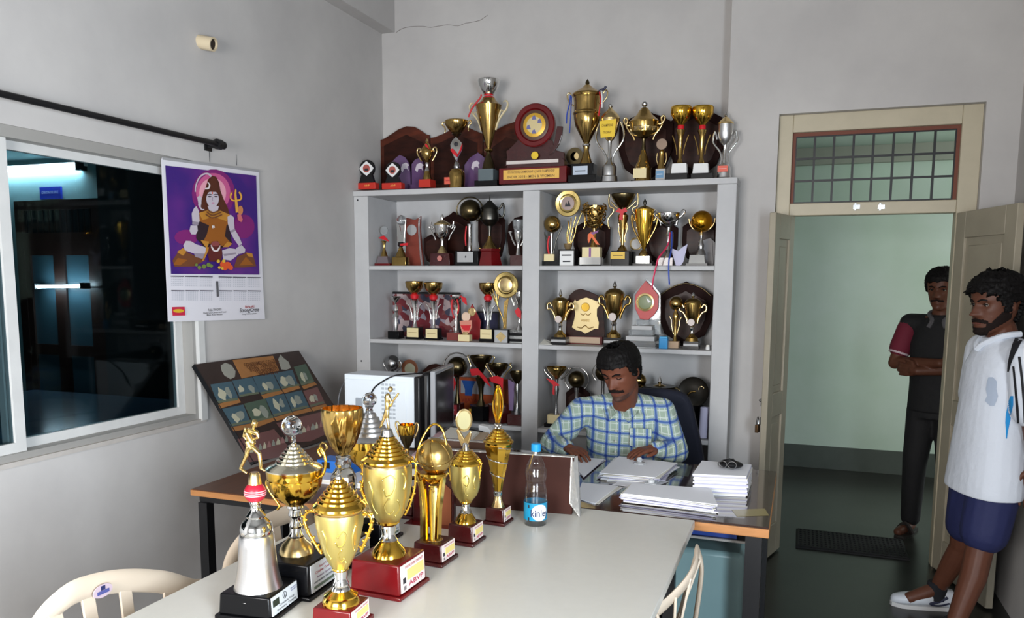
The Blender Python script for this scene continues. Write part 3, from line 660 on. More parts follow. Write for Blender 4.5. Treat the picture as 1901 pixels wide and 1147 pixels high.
# ---- upper shelf, left
z = Z_S1
t = T('trophy_figure', 'tiny gold trophy with a red bow and clear oval, upper shelf left end', 713, 4.84, z, v=460)
t.box('base', M('smoky base', (110, 100, 104), .3), 701, 724, 476, 490, .05, taper=.7); t.box('plinth', MAROON, 699, 726, 489, 496, .06); t.lathe('stem', GDK, [(447, 5), (452, 3), (462, 2.5), (470, 5), (476, 7)]); t.prism('ribbon', RED, [(704, 442), (714, 437), (720, 443), (724, 449), (714, 445)], .006, -.012); t.disc('oval', ACRY, 714, 428, 8, .008, 0)
t = T('ball_trophy', 'silver V shaped trophy clasping a faceted crystal ball', 744, 4.86, z, v=450)
t.box('base', GDK, 730, 757, 477, 497, .06, bevel=.003, taper=.94); t.lathe('foot', GDK, [(458, 3), (464, 5), (472, 9), (477, 11)]); t.lathe('collar', BLKP, [(450, 5), (455, 6), (458, 4)]); t.prism('ribbon', RED, [(742, 453), (760, 451), (759, 456), (744, 456)], .004, -.02)
t.prism('blade', SILV, [(738, 450), (737, 408), (740, 406), (746, 436), (752, 409), (755, 408), (751, 450)], .014, -.007, bevel=.002); t.ball('crystal', CRYS, 746, 409, 9.5, dy=-.004)
t = T('award_plaque', 'red curved wooden plaque with a silver medal and acrylic side rails', 767, 4.98, z, v=450)
t.prism('board', M('red stained wood', (128, 58, 46), .35), [(752, 495), (754, 404), (760, 405), (770, 408), (778, 404), (781, 401), (780, 425), (782, 460), (786, 495)], .02, 0, bevel=.003); t.disc('medal', GREYB, 765, 427, 10, .006, -.001); t.tube('side_rail', ACRY, [(781, 403), (779, 420), (781, 460), (784, 494)], 1.8, dy=-.01); t.tube('side_rail', ACRY, [(754, 405), (753, 430), (752, 494)], 1.5, dy=-.01)
shield(808, 22, 430, 497, 4.98, z, 'small dark round topped shield behind the silver cup on a maroon block'); shield(842, 30, 392, 496, 5.08, z, 'dark arched shield between the silver cup and the ball trophy, upper shelf')
t = T('trophy_cup', 'silver lidded cup with curled handles on a maroon block with a medal', 821, 4.85, z, v=450)
t.box('base', MARDK, 802, 840, 470, 495, .09, bevel=.003, taper=.92); t.disc('medal', M('pale red medal', (190, 120, 112), .4), 822, 480, 5, .003, -.05)
t.lathe('foot', GPALE, [(457, 3), (462, 6), (468, 9), (470, 9.5)]); t.lathe('stem', SILV, [(443, 4), (448, 2.6), (457, 3)]); t.lathe('bowl', SILV, [(417, 14.5), (430, 13.5), (438, 10), (443, 4)]); t.lathe('lid', GPALE, [(418, 16), (415, 15), (412, 10), (409, 4)]); t.lathe('finial', SILV, [(409, 2), (403, 3), (398, 2)])
t.handles(SILV, [(809, 446), (806, 438), (800, 428), (797, 421), (802, 418), (806, 421), (802, 424), (800, 412)], 1.6)
t = T('ball_trophy', 'dark gold ball inside a ring on a black block with a silver plate, upper shelf', 872, 4.88, z, v=430)
t.box('base', BGLOSS, 850, 893, 466, 496, .1, bevel=.003); t.plate('label_plate', GREYB, 855, 884, 468, 487, -.053); p_ = t.pt(870.5, 477, -.057); build('plate_mark', MB().box((p_.x-.004, p_.y, p_.z-.006), (p_.x+.004, p_.y+.001, p_.z+.006)), DKINK, t.root)
t.lathe('stem', SILV, [(416, 5), (422, 4), (448, 3.6), (454, 4.5), (468, 4)]); t.tube('ribbon', RED, [(868, 420), (866, 440), (867, 456)], 1.4, dy=-.02); t.ball('ball', BRONZ, 873, 391, 20); t.tube('ring', BRONZ, arc(872, 390, 24, -60, 200, 18), 1.2, n=2)
shield(912, 25, 386, 497, 5.06, z, 'dark shield behind the pewter jug, upper shelf')
t = T('trophy_jug', 'dark pewter lidded jug cup on a maroon pedestal', 909, 4.9, z, v=430)
t.lathe('pedestal', MAROON, [(462, 21), (466, 21), (468, 19), (490, 24), (496, 25)], seg=6); t.lathe('foot', GDK, [(438, 3), (446, 5), (454, 10), (460, 14), (463, 15)]); t.lathe('stem', PEWT, [(420, 5), (430, 3), (438, 3)]); t.lathe('body', PEWT, [(388, 15), (400, 17.5), (408, 17), (416, 11), (420, 5)]); t.lathe('lid', PEWT, [(388, 17), (385, 16), (378, 8), (373, 4)]); t.lathe('finial', PEWT, [(373, 1.5), (366, .8), (360, .3)])
t.tube('handle', PEWT, [(926, 404), (934, 402), (936, 390), (933, 378), (930, 384), (925, 389)], 2); t.tube('handle', PEWT, [(893, 408), (887, 402), (886, 392), (890, 388)], 1.6)
for i, u in enumerate((891, 917, 928)): t.ball('stud', GDK, u, 461, 2.6)
t = T('shield_plaque', 'narrow dark shield in the right corner of the upper left shelf', 957, 5.08, z, v=440); t.prism('board', SHIELD, [(941, 440), (943, 418), (955, 404), (971, 400), (974, 495), (952, 484), (944, 470)], .018, 0, bevel=.004); t.box('foot', SHIELD, 948, 968, 478, 500, .05, .01)
t = T('trophy_cup', 'silver cup with zigzag handles on a red base beside the cabinet divider', 962, 4.86, z, v=450)
t.box('base', MARDK, 951, 974, 474, 497, bevel=.002); t.plate('label_plate', M('bright red card', (206, 54, 62), .5), 957, 972, 476, 490, -.034); t.lathe('body', SILV, [(430, 8), (440, 7), (448, 4), (455, 2.5), (468, 4), (474, 5)]); t.lathe('bowl', ACRY, [(409, 11), (420, 10), (430, 7)], open=True); t.handles(SILV, [(957, 456), (952, 446), (949, 438), (947, 432), (945, 430), (950, 430)], 1.8)

# ---- upper shelf, right
t = T('ball_trophy', 'gold ball held by curved arms, leftmost on the right half of the upper shelf', 1024, 4.85, z, v=450)
t.box('base', BGLOSS, 1009, 1040, 484, 497, .08, bevel=.002); t.plate('label_plate', CREAM, 1014, 1032, 472, 485, -.02, th=.025); t.lathe('stem', SILV, [(432, 4), (438, 3), (470, 2.6), (476, 3)]); t.tube('ribbon', RED, [(1021, 438), (1018, 455), (1021, 474)], 1.8, dy=-.015)
t.ball('ball', GDK, 1025, 416, 15.5); t.handles(PEWT, [(1021, 470), (1015, 445), (1009, 430), (1005, 419)], 1.3)
t = T('plate_trophy', 'round gold plate trophy leaning on curved gold strips over a black box', 1055, 4.86, z, v=430)
t.box('base', BGLOSS, 1040, 1071, 463, 496, .08, bevel=.002); t.plate('label_plate', WHT, 1043.5, 1069, 466, 494, -.042, lines=2, label='white label')
for i, (a, b) in enumerate((((1055, 456), (1054, 410)), ((1056, 456), (1060, 404)), ((1057, 456), (1068, 402)), ((1058, 456), (1078, 396)))): t.tube('strip', GDK, [a, ((a[0]+b[0])/2-2, 436), ((a[0]+b[0])/2+1, 420), b], 1.3, dy=.004*i)
t.tube('arm', GDK, [(1078, 392), (1085, 400), (1086, 418), (1084, 425)], 1.8, flat=.5); t.lathe('cup', M('clear brown', (120, 100, 70), .1), [(452, 8), (458, 7), (463, 5)])
t.disc('plate', GLT, 1055, 378, 24, .012, -.012, seg=40, prof=[(0, 22), (.006, 24), (.01, 23), (.008, 17), (.012, 15), (.009, 13)]); t.disc('emblem', M('emblem mauve', (160, 140, 134), .5), 1055, 378, 12.5, .002, -.022); t.prism('emblem', DKINK, [(1050, 384), (1052, 374), (1054, 381), (1057, 373), (1061, 384)], .001, -.0255)
shield(1098, 34, 404, 497, 5.08, z, 'dark shield behind the gold lotus basket')
t = T('lotus_trophy', 'gold woven basket trophy with an orange ribbon on a cream block', 1103, 4.88, z, v=440)
t.box('plinth', SILV, 1079, 1118, 478, 491, .07); t.box('base', CREAM, 1083, 1116, 459, 479, .06, bevel=.002); t.prism('purple_stripe', M('purple print', (130, 80, 140), .5), [(1096, 460), (1100, 460), (1100, 477), (1096, 477)], .001, -.032)
m_ = MB()
random.seed(3)
for i in range(60):
    an = random.uniform(pi, 2*pi) if i % 5 else random.uniform(0, 2*pi); f_ = random.random(); vv = 379+44*f_; rr = (21.5-3*f_-8*f_*f_)*t.k
    c_ = t.pt(1104, vv); a = c_+Vector((cos(an)*rr, sin(an)*rr, 0)); d = Vector((-sin(an), cos(an), random.uniform(-.9, .9))).normalized()*.02
    m_.tube(crv([a-d, a+Vector((cos(an), sin(an), .4))*.008, a+d], 3), .0042, 6)
b_ = build('basket', m_, GDK, t.root); b_['kind'] = 'stuff'
t.lathe('basket_core', GDK, [(382, 17), (395, 16), (412, 13), (424, 6)], u=1104); t.lathe('stem', GDK, [(424, 4), (440, 3), (452, 6), (459, 8)])
t.prism('ribbon', ORNG, [(1094, 436), (1100, 431), (1106, 433), (1104, 438), (1116, 455), (1110, 454), (1101, 441), (1096, 452), (1094, 446)], .004, -.04); t.prism('ribbon', M('purple ribbon', (130, 80, 130), .5), [(1098, 433), (1114, 428), (1112, 433), (1104, 436)], .004, -.041)
t = T('trophy_cup', 'large gold bowl with tall twin handles and a red bow, upper shelf', 1156, 4.9, z, v=430)
t.box('base', BGLOSS, 1138, 1172, 466, 499, .09, bevel=.003); t.plate('label_plate', M('yellow plate', (214, 176, 56), .4), 1138, 1164, 468, 481, -.048, lines=1); t.lathe('foot', GDK, [(455, 3), (460, 7), (466, 10)])
t.lathe('body', GDK, [(396, 6), (400, 10), (408, 9), (420, 6), (440, 4), (455, 3)]); t.ball('knob', SILV, 1156, 390, 3, dy=-.02); t.prism('ribbon', RED, [(1144, 394), (1150, 387), (1156, 390), (1163, 386), (1166, 394), (1159, 396), (1158, 410), (1151, 408), (1153, 396)], .004, -.04)
t.lathe('bowl', BRONZ, [(361, 23), (363, 23), (370, 20), (380, 13), (388, 6), (396, 5)], open=True); t.handles(GPALE, [(1130, 360), (1129, 372), (1131, 383), (1138, 386), (1137, 394), (1129, 404), (1128, 414), (1131, 424)], 1.7); t.handles(GPALE, [(1149, 412), (1148, 425), (1152, 440), (1151, 450)], 1.2); t.handles(GPALE, [(1150, 389), (1141, 382), (1133, 374)], 1.3)
t = T('trophy_cup', 'tall slim gold lidded cup with long straight handles, upper shelf', 1196, 4.86, z, v=430)
t.box('base', SILV, 1183, 1209, 475, 490, .06, bevel=.002); t.box('plinth', BGLOSS, 1178, 1214, 489, 498, .08); t.lathe('foot', GDK, [(463, 3), (467, 6), (472, 9), (475, 9)]); t.lathe('body', GOLD, [(391, 18.5), (400, 18), (420, 15), (440, 10), (456, 5), (463, 3)]); t.lathe('lid', GOLD, [(392, 19), (389, 19), (386, 13), (382, 4)]); t.lathe('finial', PEWT, [(382, 1.5), (377, 3.5), (374, 3), (369, .4)])
t.handles(GDK, [(1190, 452), (1184, 440), (1176, 424), (1172, 408), (1173, 398), (1178, 410), (1181, 408)], 1.7)
t = T('ring_trophy', 'small gold rimmed round frame behind the slim gold cup', 1181, 5.0, z, v=460); t.disc('ring', GPALE, 1181, 453, 12, .012, 0, prof=[(0, 12), (.01, 12), (.012, 10), (.006, 9), (0, 9)]); t.disc('medal', GREYB, 1181, 453, 9.5, .005, -.001); t.box('foot', BGLOSS, 1172, 1192, 464, 499, .04)
shield(1228, 30, 405, 498, 5.09, z, 'dark shield behind the silver bowl cup, upper shelf'); shield(1300, 34, 400, 498, 5.09, z, 'dark shield behind the gold globe, right end of the upper shelf')
t = T('trophy_cup', 'silver bowl cup with leaf handles and long hanging red and blue ribbons', 1241, 4.85, z, v=440)
t.box('base', MARDK, 1224, 1252, 478, 496, .07, bevel=.002); t.lathe('stem', CHROME, [(422, 4), (430, 3), (436, 5), (442, 3), (458, 3), (464, 5), (470, 3), (478, 6)]); t.lathe('bowl', SILV, [(396, 21), (398, 21), (406, 19), (415, 12), (420, 5)], open=True); t.handles(SILV, [(1227, 418), (1224, 408), (1216, 400), (1212, 393), (1216, 390), (1221, 396)], 1.9, flat=.6)
t.tube('ribbon', M('pink ribbon', (204, 40, 84), .45), [(1245, 432, -.03), (1243, 455, -.05), (1234, 474, -.12), (1230, 482, -.14), (1226, 500, -.14), (1222, 520, -.14), (1220, 538, -.14)], 1.5, flat=.4); t.tube('ribbon', BLUER, [(1248, 430, -.03), (1250, 455, -.05), (1251, 475, -.12), (1250, 484, -.14), (1250, 505, -.14), (1252, 528, -.14)], 1.6, flat=.4)
t = T('paper_cone', 'pale lilac folded paper standing on the upper shelf', 1260, 4.8, z, cat='paper', v=470)
m_ = MB(); cs = []
for (u0, v0, u1, v1) in ((1244, 459, 1256, 492), (1250, 462, 1257, 494), (1260, 466, 1262, 494), (1266, 460, 1266, 492), (1276, 453, 1270, 486)):
    cs.append((t.pt(u0, v0, -.02+.02*abs(u0-1260)/16), t.pt(u1, v1, -.02)))
m_.add([p for c in cs for p in c]+[p+Vector((0, .002, 0)) for c in cs for p in c], [(2*i, 2*i+1, 2*i+3, 2*i+2) for i in range(4)]+[(10+2*i, 12+2*i, 13+2*i, 11+2*i) for i in range(4)]); build('sheet', m_, LILAC, t.root)
t = T('ball_trophy', 'bright gold globe cradled in a half ring, right end of the upper shelf', 1302, 4.86, z, v=440)
t.box('base', SILV, 1280, 1312, 473, 491, .06, taper=.85, bevel=.002); t.box('plinth', BGLOSS, 1276, 1316, 489, 498, .08); t.lathe('foot', CHROME, [(437, 3), (444, 2.5), (450, 4), (456, 6), (462, 5), (468, 8), (473, 10)]); t.ball('globe', M('orange gold', (224, 160, 40), .16, 1), 1302, 411, 20); t.tube('cradle', GPALE, arc(1302, 406, 24, 180, 360, 14), 1.4, n=2); t.lathe('collar', GPALE, [(428, 2), (432, 3), (437, 3)])
t = T('paper_sheaf', 'grey sheaf of papers stood against the cabinet side, upper shelf', 1316, 4.98, z, cat='paper', v=460); t.prism('sheet', M('grey paper', (150, 148, 150), .7), [(1296, 448), (1318, 442), (1327, 450), (1327, 495), (1314, 494)], .004, 0); t.prism('sheet', M('grey paper', (150, 148, 150), .7), [(1300, 455), (1322, 449), (1326, 496), (1318, 496)], .004, -.012)

# ---- middle shelf, left
z = Z_S2
t = T('trophy_goblet', 'small silver goblet with a wavy stem, leftmost on the middle shelf', 735, 4.84, z, v=600)
t.box('base', BGLOSS, 725, 745, 614, 634, bevel=.002); t.plate('label_plate', GREYB, 726, 744, 616, 626, -.028, lines=1); t.lathe('stem', BRUSH, [(564, 1), (570, 4), (576, 5), (580, 3), (586, 6), (594, 4), (602, 5), (612, 3), (614, 6)]); t.lathe('bowl', SILV, [(551, 10.5), (553, 10), (558, 6), (562, 2), (565, 1)], open=True)
def vgob(u, label, z, v0, vp, grp, hb=17):
    t = T('trophy_goblet', label, u, 4.86, z, group=grp, v=580)
    k = vp
    t.box('plinth', BGLOSS, u-13, u+13, k+102, k+112, .075); t.box('base', BGLOSS, u-11, u+11, k+84, k+103, .065); t.plate('label_plate', CREAM, u-10.5, u+10.5, k+85, k+102, -.034, lines=1, ink=M('cream ink', (170, 150, 110), .5))
    t.lathe('cone', SILV, [(k+31, 4), (k+34, 7), (k+38, 6), (k+50, 3.6), (k+75, 2.6), (k+84, 4.5)]); t.ball('knob', SILV, u, k+28, 3); t.lathe('collar', RED, [(k+21, 4), (k+25, 8), (k+31, 7)])
    t.lathe('bowl', GDK, [(k, hb), (k+2, hb), (k+10, hb*.93), (k+18, hb*.6), (k+22, hb*.3)], open=True); t.handles(SILV, [(u-5, k+68), (u-6, k+58), (u-9, k+46), (u-13, k+40)], 1.4)
    return t
vgob(770, 'gold goblet on a silver V stem, left of the pair on the middle shelf', z, 523, 523, 'V stemmed goblets')
vgob(805, 'gold goblet on a silver V stem, right of the pair on the middle shelf', z, 523, 525, 'V stemmed goblets')
vgob(906, 'gold goblet on a silver V stem standing alone before the navy frame', z, 525, 526, 'V stemmed goblets')
t = T('framed_picture', 'framed red and white team picture leaning behind the goblets, middle shelf', 790, 5.09, z, cat='picture', v=580)
t.box('frame', BLK, 727, 854, 542, 634, .02, bevel=.003)
pr = bpy.data.materials.new('crowd print'); pr.use_nodes = True; nt = pr.node_tree; vo = nt.nodes.new('ShaderNodeTexVoronoi'); vo.inputs['Scale'].default_value = 26; tc = nt.nodes.new('ShaderNodeTexCoord')
rp = nt.nodes.new('ShaderNodeValToRGB'); rp.color_ramp.interpolation = 'CONSTANT'
for i, c in enumerate(((70, 40, 60), (120, 60, 60), (150, 140, 150), (110, 30, 40), (180, 160, 160), (60, 60, 80))):
    e = rp.color_ramp.elements[i] if i < 2 else rp.color_ramp.elements.new(i/6); e.position = i/6; e.color = (*lin(c), 1)
nt.links.new(tc.outputs['Object'], vo.inputs['Vector']); nt.links.new(vo.outputs['Color'], rp.inputs[0]); nt.links.new(rp.outputs[0], nt.nodes['Principled BSDF'].inputs['Base Color']); nt.nodes['Principled BSDF'].inputs['Roughness'].default_value = .25
t.box('print', pr, 730, 851, 546, 632, .002, -.0105)
t = T('trophy_cup', 'silver faceted cup with a red ribbon on a red brown block, middle shelf', 847, 4.88, z, v=590)
t.box('base', M('red brown block', (120, 54, 50), .3), 833, 858, 617, 637, .07, bevel=.002); t.lathe('stem', SILV, [(562, 4), (568, 2), (578, 3), (590, 2), (598, 4), (606, 3), (617, 5)]); t.lathe('bowl', SILV, [(547, 11), (550, 11.5), (556, 9), (562, 4)], seg=10, open=True); t.tube('ribbon', RED, [(843, 556), (842, 572), (846, 590)], 1.5, dy=-.03); t.tube('ribbon', RED, [(852, 556), (855, 570), (853, 582)], 1.5, dy=-.03); t.prism('ribbon', RED, [(856, 548), (866, 553), (868, 566), (860, 560)], .004, -.01)
t = T('medal_award', 'cream medal award with a red ribbon body on a cream block', 865, 4.82, z, v=600)
t.box('base', CREAM, 853, 874, 621, 634, .05, bevel=.002); t.box('plinth', M('red brown block', (120, 54, 50), .3), 851, 874, 633, 641, .06); t.disc('medal', M('cream medal', (220, 190, 166), .45), 865, 588, 8.5, .008, .004, prof=[(0, 8.5), (.006, 8.5), (.008, 7), (.006, 6.5)]); t.prism('body', M('salmon resin', (206, 130, 110), .4), [(854, 596), (876, 594), (876, 608), (871, 618), (865, 621), (858, 617), (855, 606)], .014, -.007, bevel=.002); t.prism('ribbon', RED, [(856, 604), (875, 603), (872, 613), (862, 613)], .003, -.011); t.box('neck', GPALE, 860, 870, 616, 622, .02)
t = T('award_plaque', 'red pointed plaque with a round mirror medal behind the cream medal award', 882, 4.98, z, v=600)
t.prism('board', M('scarlet board', (150, 30, 36), .35), [(872, 636), (869, 580), (876, 564), (884, 580), (892, 596), (890, 636)], .014, 0, bevel=.002); t.disc('medal', GPALE, 876, 579, 8, .006, -.001, prof=[(0, 8), (.005, 8), (.006, 6.5), (.003, 6)])
t = T('framed_picture', 'small navy framed certificate behind the lone goblet, middle shelf', 908, 5.08, z, cat='picture', v=600); t.box('frame', BLK, 886, 928, 578, 634, .018, bevel=.002); t.box('print', NAVY, 889, 925, 581, 631, .002, -.0095)
t = T('plate_trophy', 'round gold plate trophy leaning over a grey box with a diamond plate, middle shelf', 936, 4.83, z, v=570)
t.box('base', BGLOSS, 921, 948, 611, 641, .07, bevel=.002); t.plate('label_plate', GREYB, 922, 946, 612, 637, -.036); t.prism('diamond', GPALE, [(924, 624), (934, 615), (944, 624), (934, 634)], .002, -.0415)
for a, b in ((908, 548), (913, 543), (920, 545), (928, 548)): t.tube('strip', GDK, [(937, 608), (933, 590), (924, 568), (a, b-10)], 1.2)
t.prism('strip', GDK, [(934, 610), (936, 560), (944, 552), (941, 580), (940, 610)], .006, .0); t.tube('arm', SILV, [(948, 548), (952, 558), (955, 566)], 2, flat=.5)
t.disc('plate', GLT, 941, 529, 24, .012, -.012, seg=40, prof=[(0, 22), (.006, 24), (.01, 23), (.008, 17), (.012, 15), (.009, 13)]); t.disc('emblem', GPALE, 941, 529, 12.5, .003, -.022)
t = T('trophy_cup', 'silver cup on a black and silver striped block, half behind the divider, middle shelf', 964, 4.84, z, v=590)
for i in range(5): t.box('base_stripe', SILV if i % 2 == 0 else BGLOSS, 950, 977, 612+5.4*i, 612+5.4*(i+1)+(2 if i == 4 else 0), .075)
t.lathe('stem', SILV, [(572, 3), (580, 5), (590, 3), (604, 3), (612, 7)]); t.lathe('bowl', SILV, [(542, 9), (552, 9), (560, 5), (572, 3)], open=True); t.prism('ribbon', RED, [(958, 577), (964, 570), (970, 577), (970, 592), (962, 586)], .004, -.03)

# ---- middle shelf, right
def loving(u, Y, z, v, label, mh, s=1, met=GDK, grp='lidded cups on striped blocks'):
    # v: dict-like tuple finial top, lid top, rim, cup bottom, stem bottom, base top, base bottom
    f, l, r, c, sb, bt, bb, w = v
    t = T('trophy_cup', label, u, Y, z, group=grp, v=(r+bb)/2)
    bw = w*.88
    n = 4
    for i in range(n): t.box('base_stripe', (BGLOSS, GREYB)[i % 2] if i < 3 else BGLOSS, u-bw-(1 if i > 1 else 0), u+bw+(1 if i > 1 else 0), bt+(bb-bt)*i/n, bt+(bb-bt)*(i+1)/n+(3 if i == n-1 else 0), .08+(.01 if i > 1 else 0))
    t.lathe('foot', met, [(sb, 4*s), (sb+4, 6*s), (sb+8, 11*s), (bt, 12*s)]); t.lathe('stem', SILV, [(c, 3*s), (c+4, 4.5*s), (c+8, 3*s), (sb, 4*s)])
    t.lathe('bowl', met, [(r, w), (r+.2*(c-r), w*.95), (r+.55*(c-r), w*.78), (r+.8*(c-r), w*.5), (c, 3*s)]); t.lathe('lid', met, [(r+1, w*1.06), (r-1, w*1.06), ((r+l)/2, w*.9), (l+1, w*.5), (l, w*.2)]); t.lathe('finial', SILV, [(l, 1.4), (l-4, 3.6*s), (l-7, 3*s), (f, .4)])
    t.disc('medal', M('white medal', (200, 186, 180), .4), u-1, c-8*s, 6.5*s, .004, -w*.62*t.k)
    t.handles(mh, [(u-w*.6, c-6), (u-w*.72, c-14), (u-w*1.15, c-26*s), (u-w*1.55, r+14*s), (u-w*1.6, r+6*s), (u-w*1.3, r+2*s), (u-w*1.08, r+8*s)], 2.1*s)
    return t
loving(1040, 4.84, z, (537, 551, 560, 600, 613, 625, 643, 15), 'gold lidded cup with white handles at the left end of the right middle shelf', GPALE)
loving(1140, 4.86, z, (521, 535, 547, 597, 612, 626, 646, 18), 'largest gold lidded cup with gold handles beside the cream scroll plaque, middle shelf', GDK, 1.15)
loving(1285, 4.85, z, (542, 553, 563, 606, 619, 633, 650, 15.5), 'gold lidded cup with white handles before the big dark shield, middle shelf', GPALE)
t = T('award_plaque', 'dark wooden plaque bearing a cream scroll shaped plate, middle shelf', 1086, 4.93, z, v=590)
t.prism('board', WOODDK, [(1049, 645), (1052, 560), (1056, 548), (1066, 539), (1076, 536), (1090, 540), (1106, 547), (1118, 556), (1124, 645)], .02, .004, bevel=.003)
t.prism('scroll_plate', M('cream gold plate', (228, 206, 150), .4, .2), [(1067, 556), (1070, 560), (1078, 555), (1088, 552), (1098, 555), (1108, 559), (1112, 556), (1113, 566), (1108, 573), (1108, 586), (1112, 598), (1111, 610), (1104, 610), (1094, 616), (1087, 619), (1080, 615), (1070, 613), (1062, 608), (1066, 594), (1068, 582), (1066, 572), (1064, 562)], .005, -.004, bevel=.001)
t.disc('emblem', GOLD, 1087, 570, 8, .004, -.005); build('lettering', text_mb('WINNERS', t.pt(1087, 595, -.006), (1, 0, 0), (0, 0, 1), .02, width=.055), GDK, t.root)
t.tube('laurel', GDK, [(1078, 582), (1083, 585), (1087, 582), (1092, 585), (1097, 581)], .8, dy=-.0055); t.tube('laurel', GDK, [(1072, 607), (1080, 609), (1087, 604), (1094, 609), (1103, 606)], .9, dy=-.0055)
t.box('foot', MAROON, 1052, 1120, 624, 646, .06); t.plate('label_plate', M('pinkish strip', (190, 166, 140), .4), 1055, 1117, 625, 636, -.034)
t = T('acrylic_trophy', 'clear stepped acrylic trophy topped by a red pointed panel with a ring medal', 1200, 4.86, z, v=590)
t.prism('panel', M('red acrylic', (176, 50, 50), .4), [(1197, 521), (1210, 534), (1221, 548), (1221, 572), (1214, 584), (1203, 594), (1188, 592), (1178, 572), (1178, 548), (1187, 534)], .014, 0, bevel=.002)
t.prism('panel_edge', ACRY, [(1197, 516), (1212, 531), (1224, 546), (1226, 620), (1172, 620), (1174, 546), (1185, 533)], .008, .016)
t.disc('medal', GPALE, 1197, 561, 17, .008, -.001, prof=[(0, 17), (.006, 16.5), (.008, 13.5), (.004, 12.5)]); t.disc('emblem', M('green emblem', (120, 130, 96), .4), 1197, 561, 12.5, .002, -.004); t.prism('emblem', WHT, [(1199, 552), (1208, 560), (1203, 562)], .001, -.0075)
for (a, b, c, d, mm) in ((1184, 1206, 593, 604, ACRY), (1176, 1214, 604, 612, GREYB), (1172, 1216, 611, 623, ACRY), (1167, 1220, 623, 632, GREYB), (1163, 1222, 631, 643, ACRY), (1160, 1223, 642, 650, GREYB)): t.box('tier', mm, a, b, c, d, .05+.002*(b-a), bevel=.002)
t = shield(1272, 50, 522, 646, 5.06, z, 'biggest dark varnished shield, right end of the middle shelf'); t.tube('rim', BRONZ, [(1226, 548), (1245, 534), (1272, 526), (1300, 534), (1318, 548)], 1.2, dy=-.006)
t = T('small_box', 'bright blue small box standing on the middle shelf edge', 1232, 4.79, z, cat='box', v=640); t.box('carton', CYAN, 1224, 1240, 627, 655, .04, bevel=.003); t.box('flap', M('blue plastic light', (60, 160, 210), .4), 1225, 1239, 624.5, 628, .036)
t = T('ball_trophy', 'small gold ball trophy on a cream block in front of the big dark shield', 1254, 4.86, z, v=600)
t.box('base', M('tan block', (176, 146, 116), .4), 1241, 1262, 633, 650, .055, bevel=.002); t.lathe('stem', GDK, [(575, 2), (580, 4), (586, 6), (592, 5), (605, 3), (625, 2.4), (633, 5)]); t.ball('ball', GDK, 1254, 563, 13); t.handles(GPALE, [(1251, 620), (1247, 605), (1246, 594), (1243, 588)], 1.1)
t = T('paper_scrap', 'loose grey paper lying at the left end of the right middle shelf', 1010, 4.80, z, cat='paper', v=640); m_ = MB(); a = t.c; m_.add([a+Vector((-.05, -.04, .001)), a+Vector((.06, -.03, .001)), a+Vector((.05, .06, .006)), a+Vector((-.03, .07, .028)), a+Vector((-.05, -.04, .003)), a+Vector((.06, -.03, .003)), a+Vector((.05, .06, .008)), a+Vector((-.03, .07, .03))], [(3, 2, 1, 0), (4, 5, 6, 7), (0, 1, 5, 4), (1, 2, 6, 5), (2, 3, 7, 6), (3, 0, 4, 7)]); build('sheet', m_, PAPER2, t.root)

t = T('small_jar', 'tiny white jar at the right end of the right middle shelf', 1314, 4.82, z, cat='jar', v=645)
t.lathe('body', WHT, [(643, 3.2), (645, 4), (653, 4)]); t.lathe('lid', PAPER2, [(640, 2.6), (641, 3.2), (643.5, 3.2)])
# ---- lower shelf
z = Z_S3
t = T('ball_trophy', 'silver ball trophy at the far left of the lower shelf, above the computer', 729, 4.9, z, v=720); t.ball('ball', CHROME, 729, 674, 15); t.lathe('stem', CHROME, [(689, 4), (700, 3), (760, 4), (770, 9)]); t.box('base', BGLOSS, 716, 742, 769, 792, .07); t.handles(CHROME, [(721, 690), (714, 680), (713, 672), (716, 668)], 1.2)
t = T('plate_trophy', 'brown rimmed round plate standing behind the computer, lower shelf', 762, 4.98, z, v=720); t.disc('plate', M('brown plate', (120, 74, 52), .3), 762, 684, 17, .012, 0, prof=[(0, 16), (.008, 17), (.01, 15), (.006, 11)]); t.disc('emblem', M('faded emblem', (150, 150, 128), .5), 762, 685, 11, .003, -.004); t.box('stand', WOODDK, 750, 774, 699, 792, .05)
t = T('shield_plaque', 'dark arched plaque behind the monitor, lower shelf', 806, 5.05, z, v=720); t.prism('board', WOODDK, [(782, 792), (784, 690), (796, 678), (808, 675), (820, 678), (832, 692), (834, 792)], .02, 0, bevel=.003); t.box('foot', WOODDK, 792, 824, 780, 795, .05, .01)
t = T('ball_trophy', 'dark gold ball in a wide silver ring, right of the monitor on the lower shelf', 849, 4.87, z, v=720)
t.box('base', MARDK, 828, 858, 748, 778, .08, bevel=.002); t.plate('label_plate', M('red card', (170, 52, 60), .5), 830, 853, 750, 768, -.042, lines=1, ink=PINK); t.lathe('stem', BRONZ, [(698, 5), (706, 3), (730, 3), (748, 6)]); t.ball('ball', BRONZ, 849, 681, 19); t.tube('ring', SILV, arc(849, 680, 25, -30, 190, 18), 1.4, n=2); t.prism('ribbon', RED, [(838, 706), (846, 700), (850, 710), (844, 730), (840, 722)], .004, -.03)
t = T('trophy_cup', 'dark gold bowl cup with a big red bow and small gold plate, lower shelf', 893, 4.86, z, v=720)
t.lathe('base', BGLOSS, [(752, 22), (768, 23), (778, 24)], seg=6); t.plate('label_plate', GOLDPR, 877, 900, 757, 769, -.06, lines=1); t.lathe('cone', BRONZ, [(694, 5), (700, 11), (706, 9), (720, 5), (740, 4), (752, 9)]); t.ball('knob', GPALE, 893, 695, 3, dy=-.03); t.prism('ribbon', RED, [(878, 684), (893, 682), (908, 698), (918, 716), (906, 706), (896, 694), (882, 696)], .005, -.06)
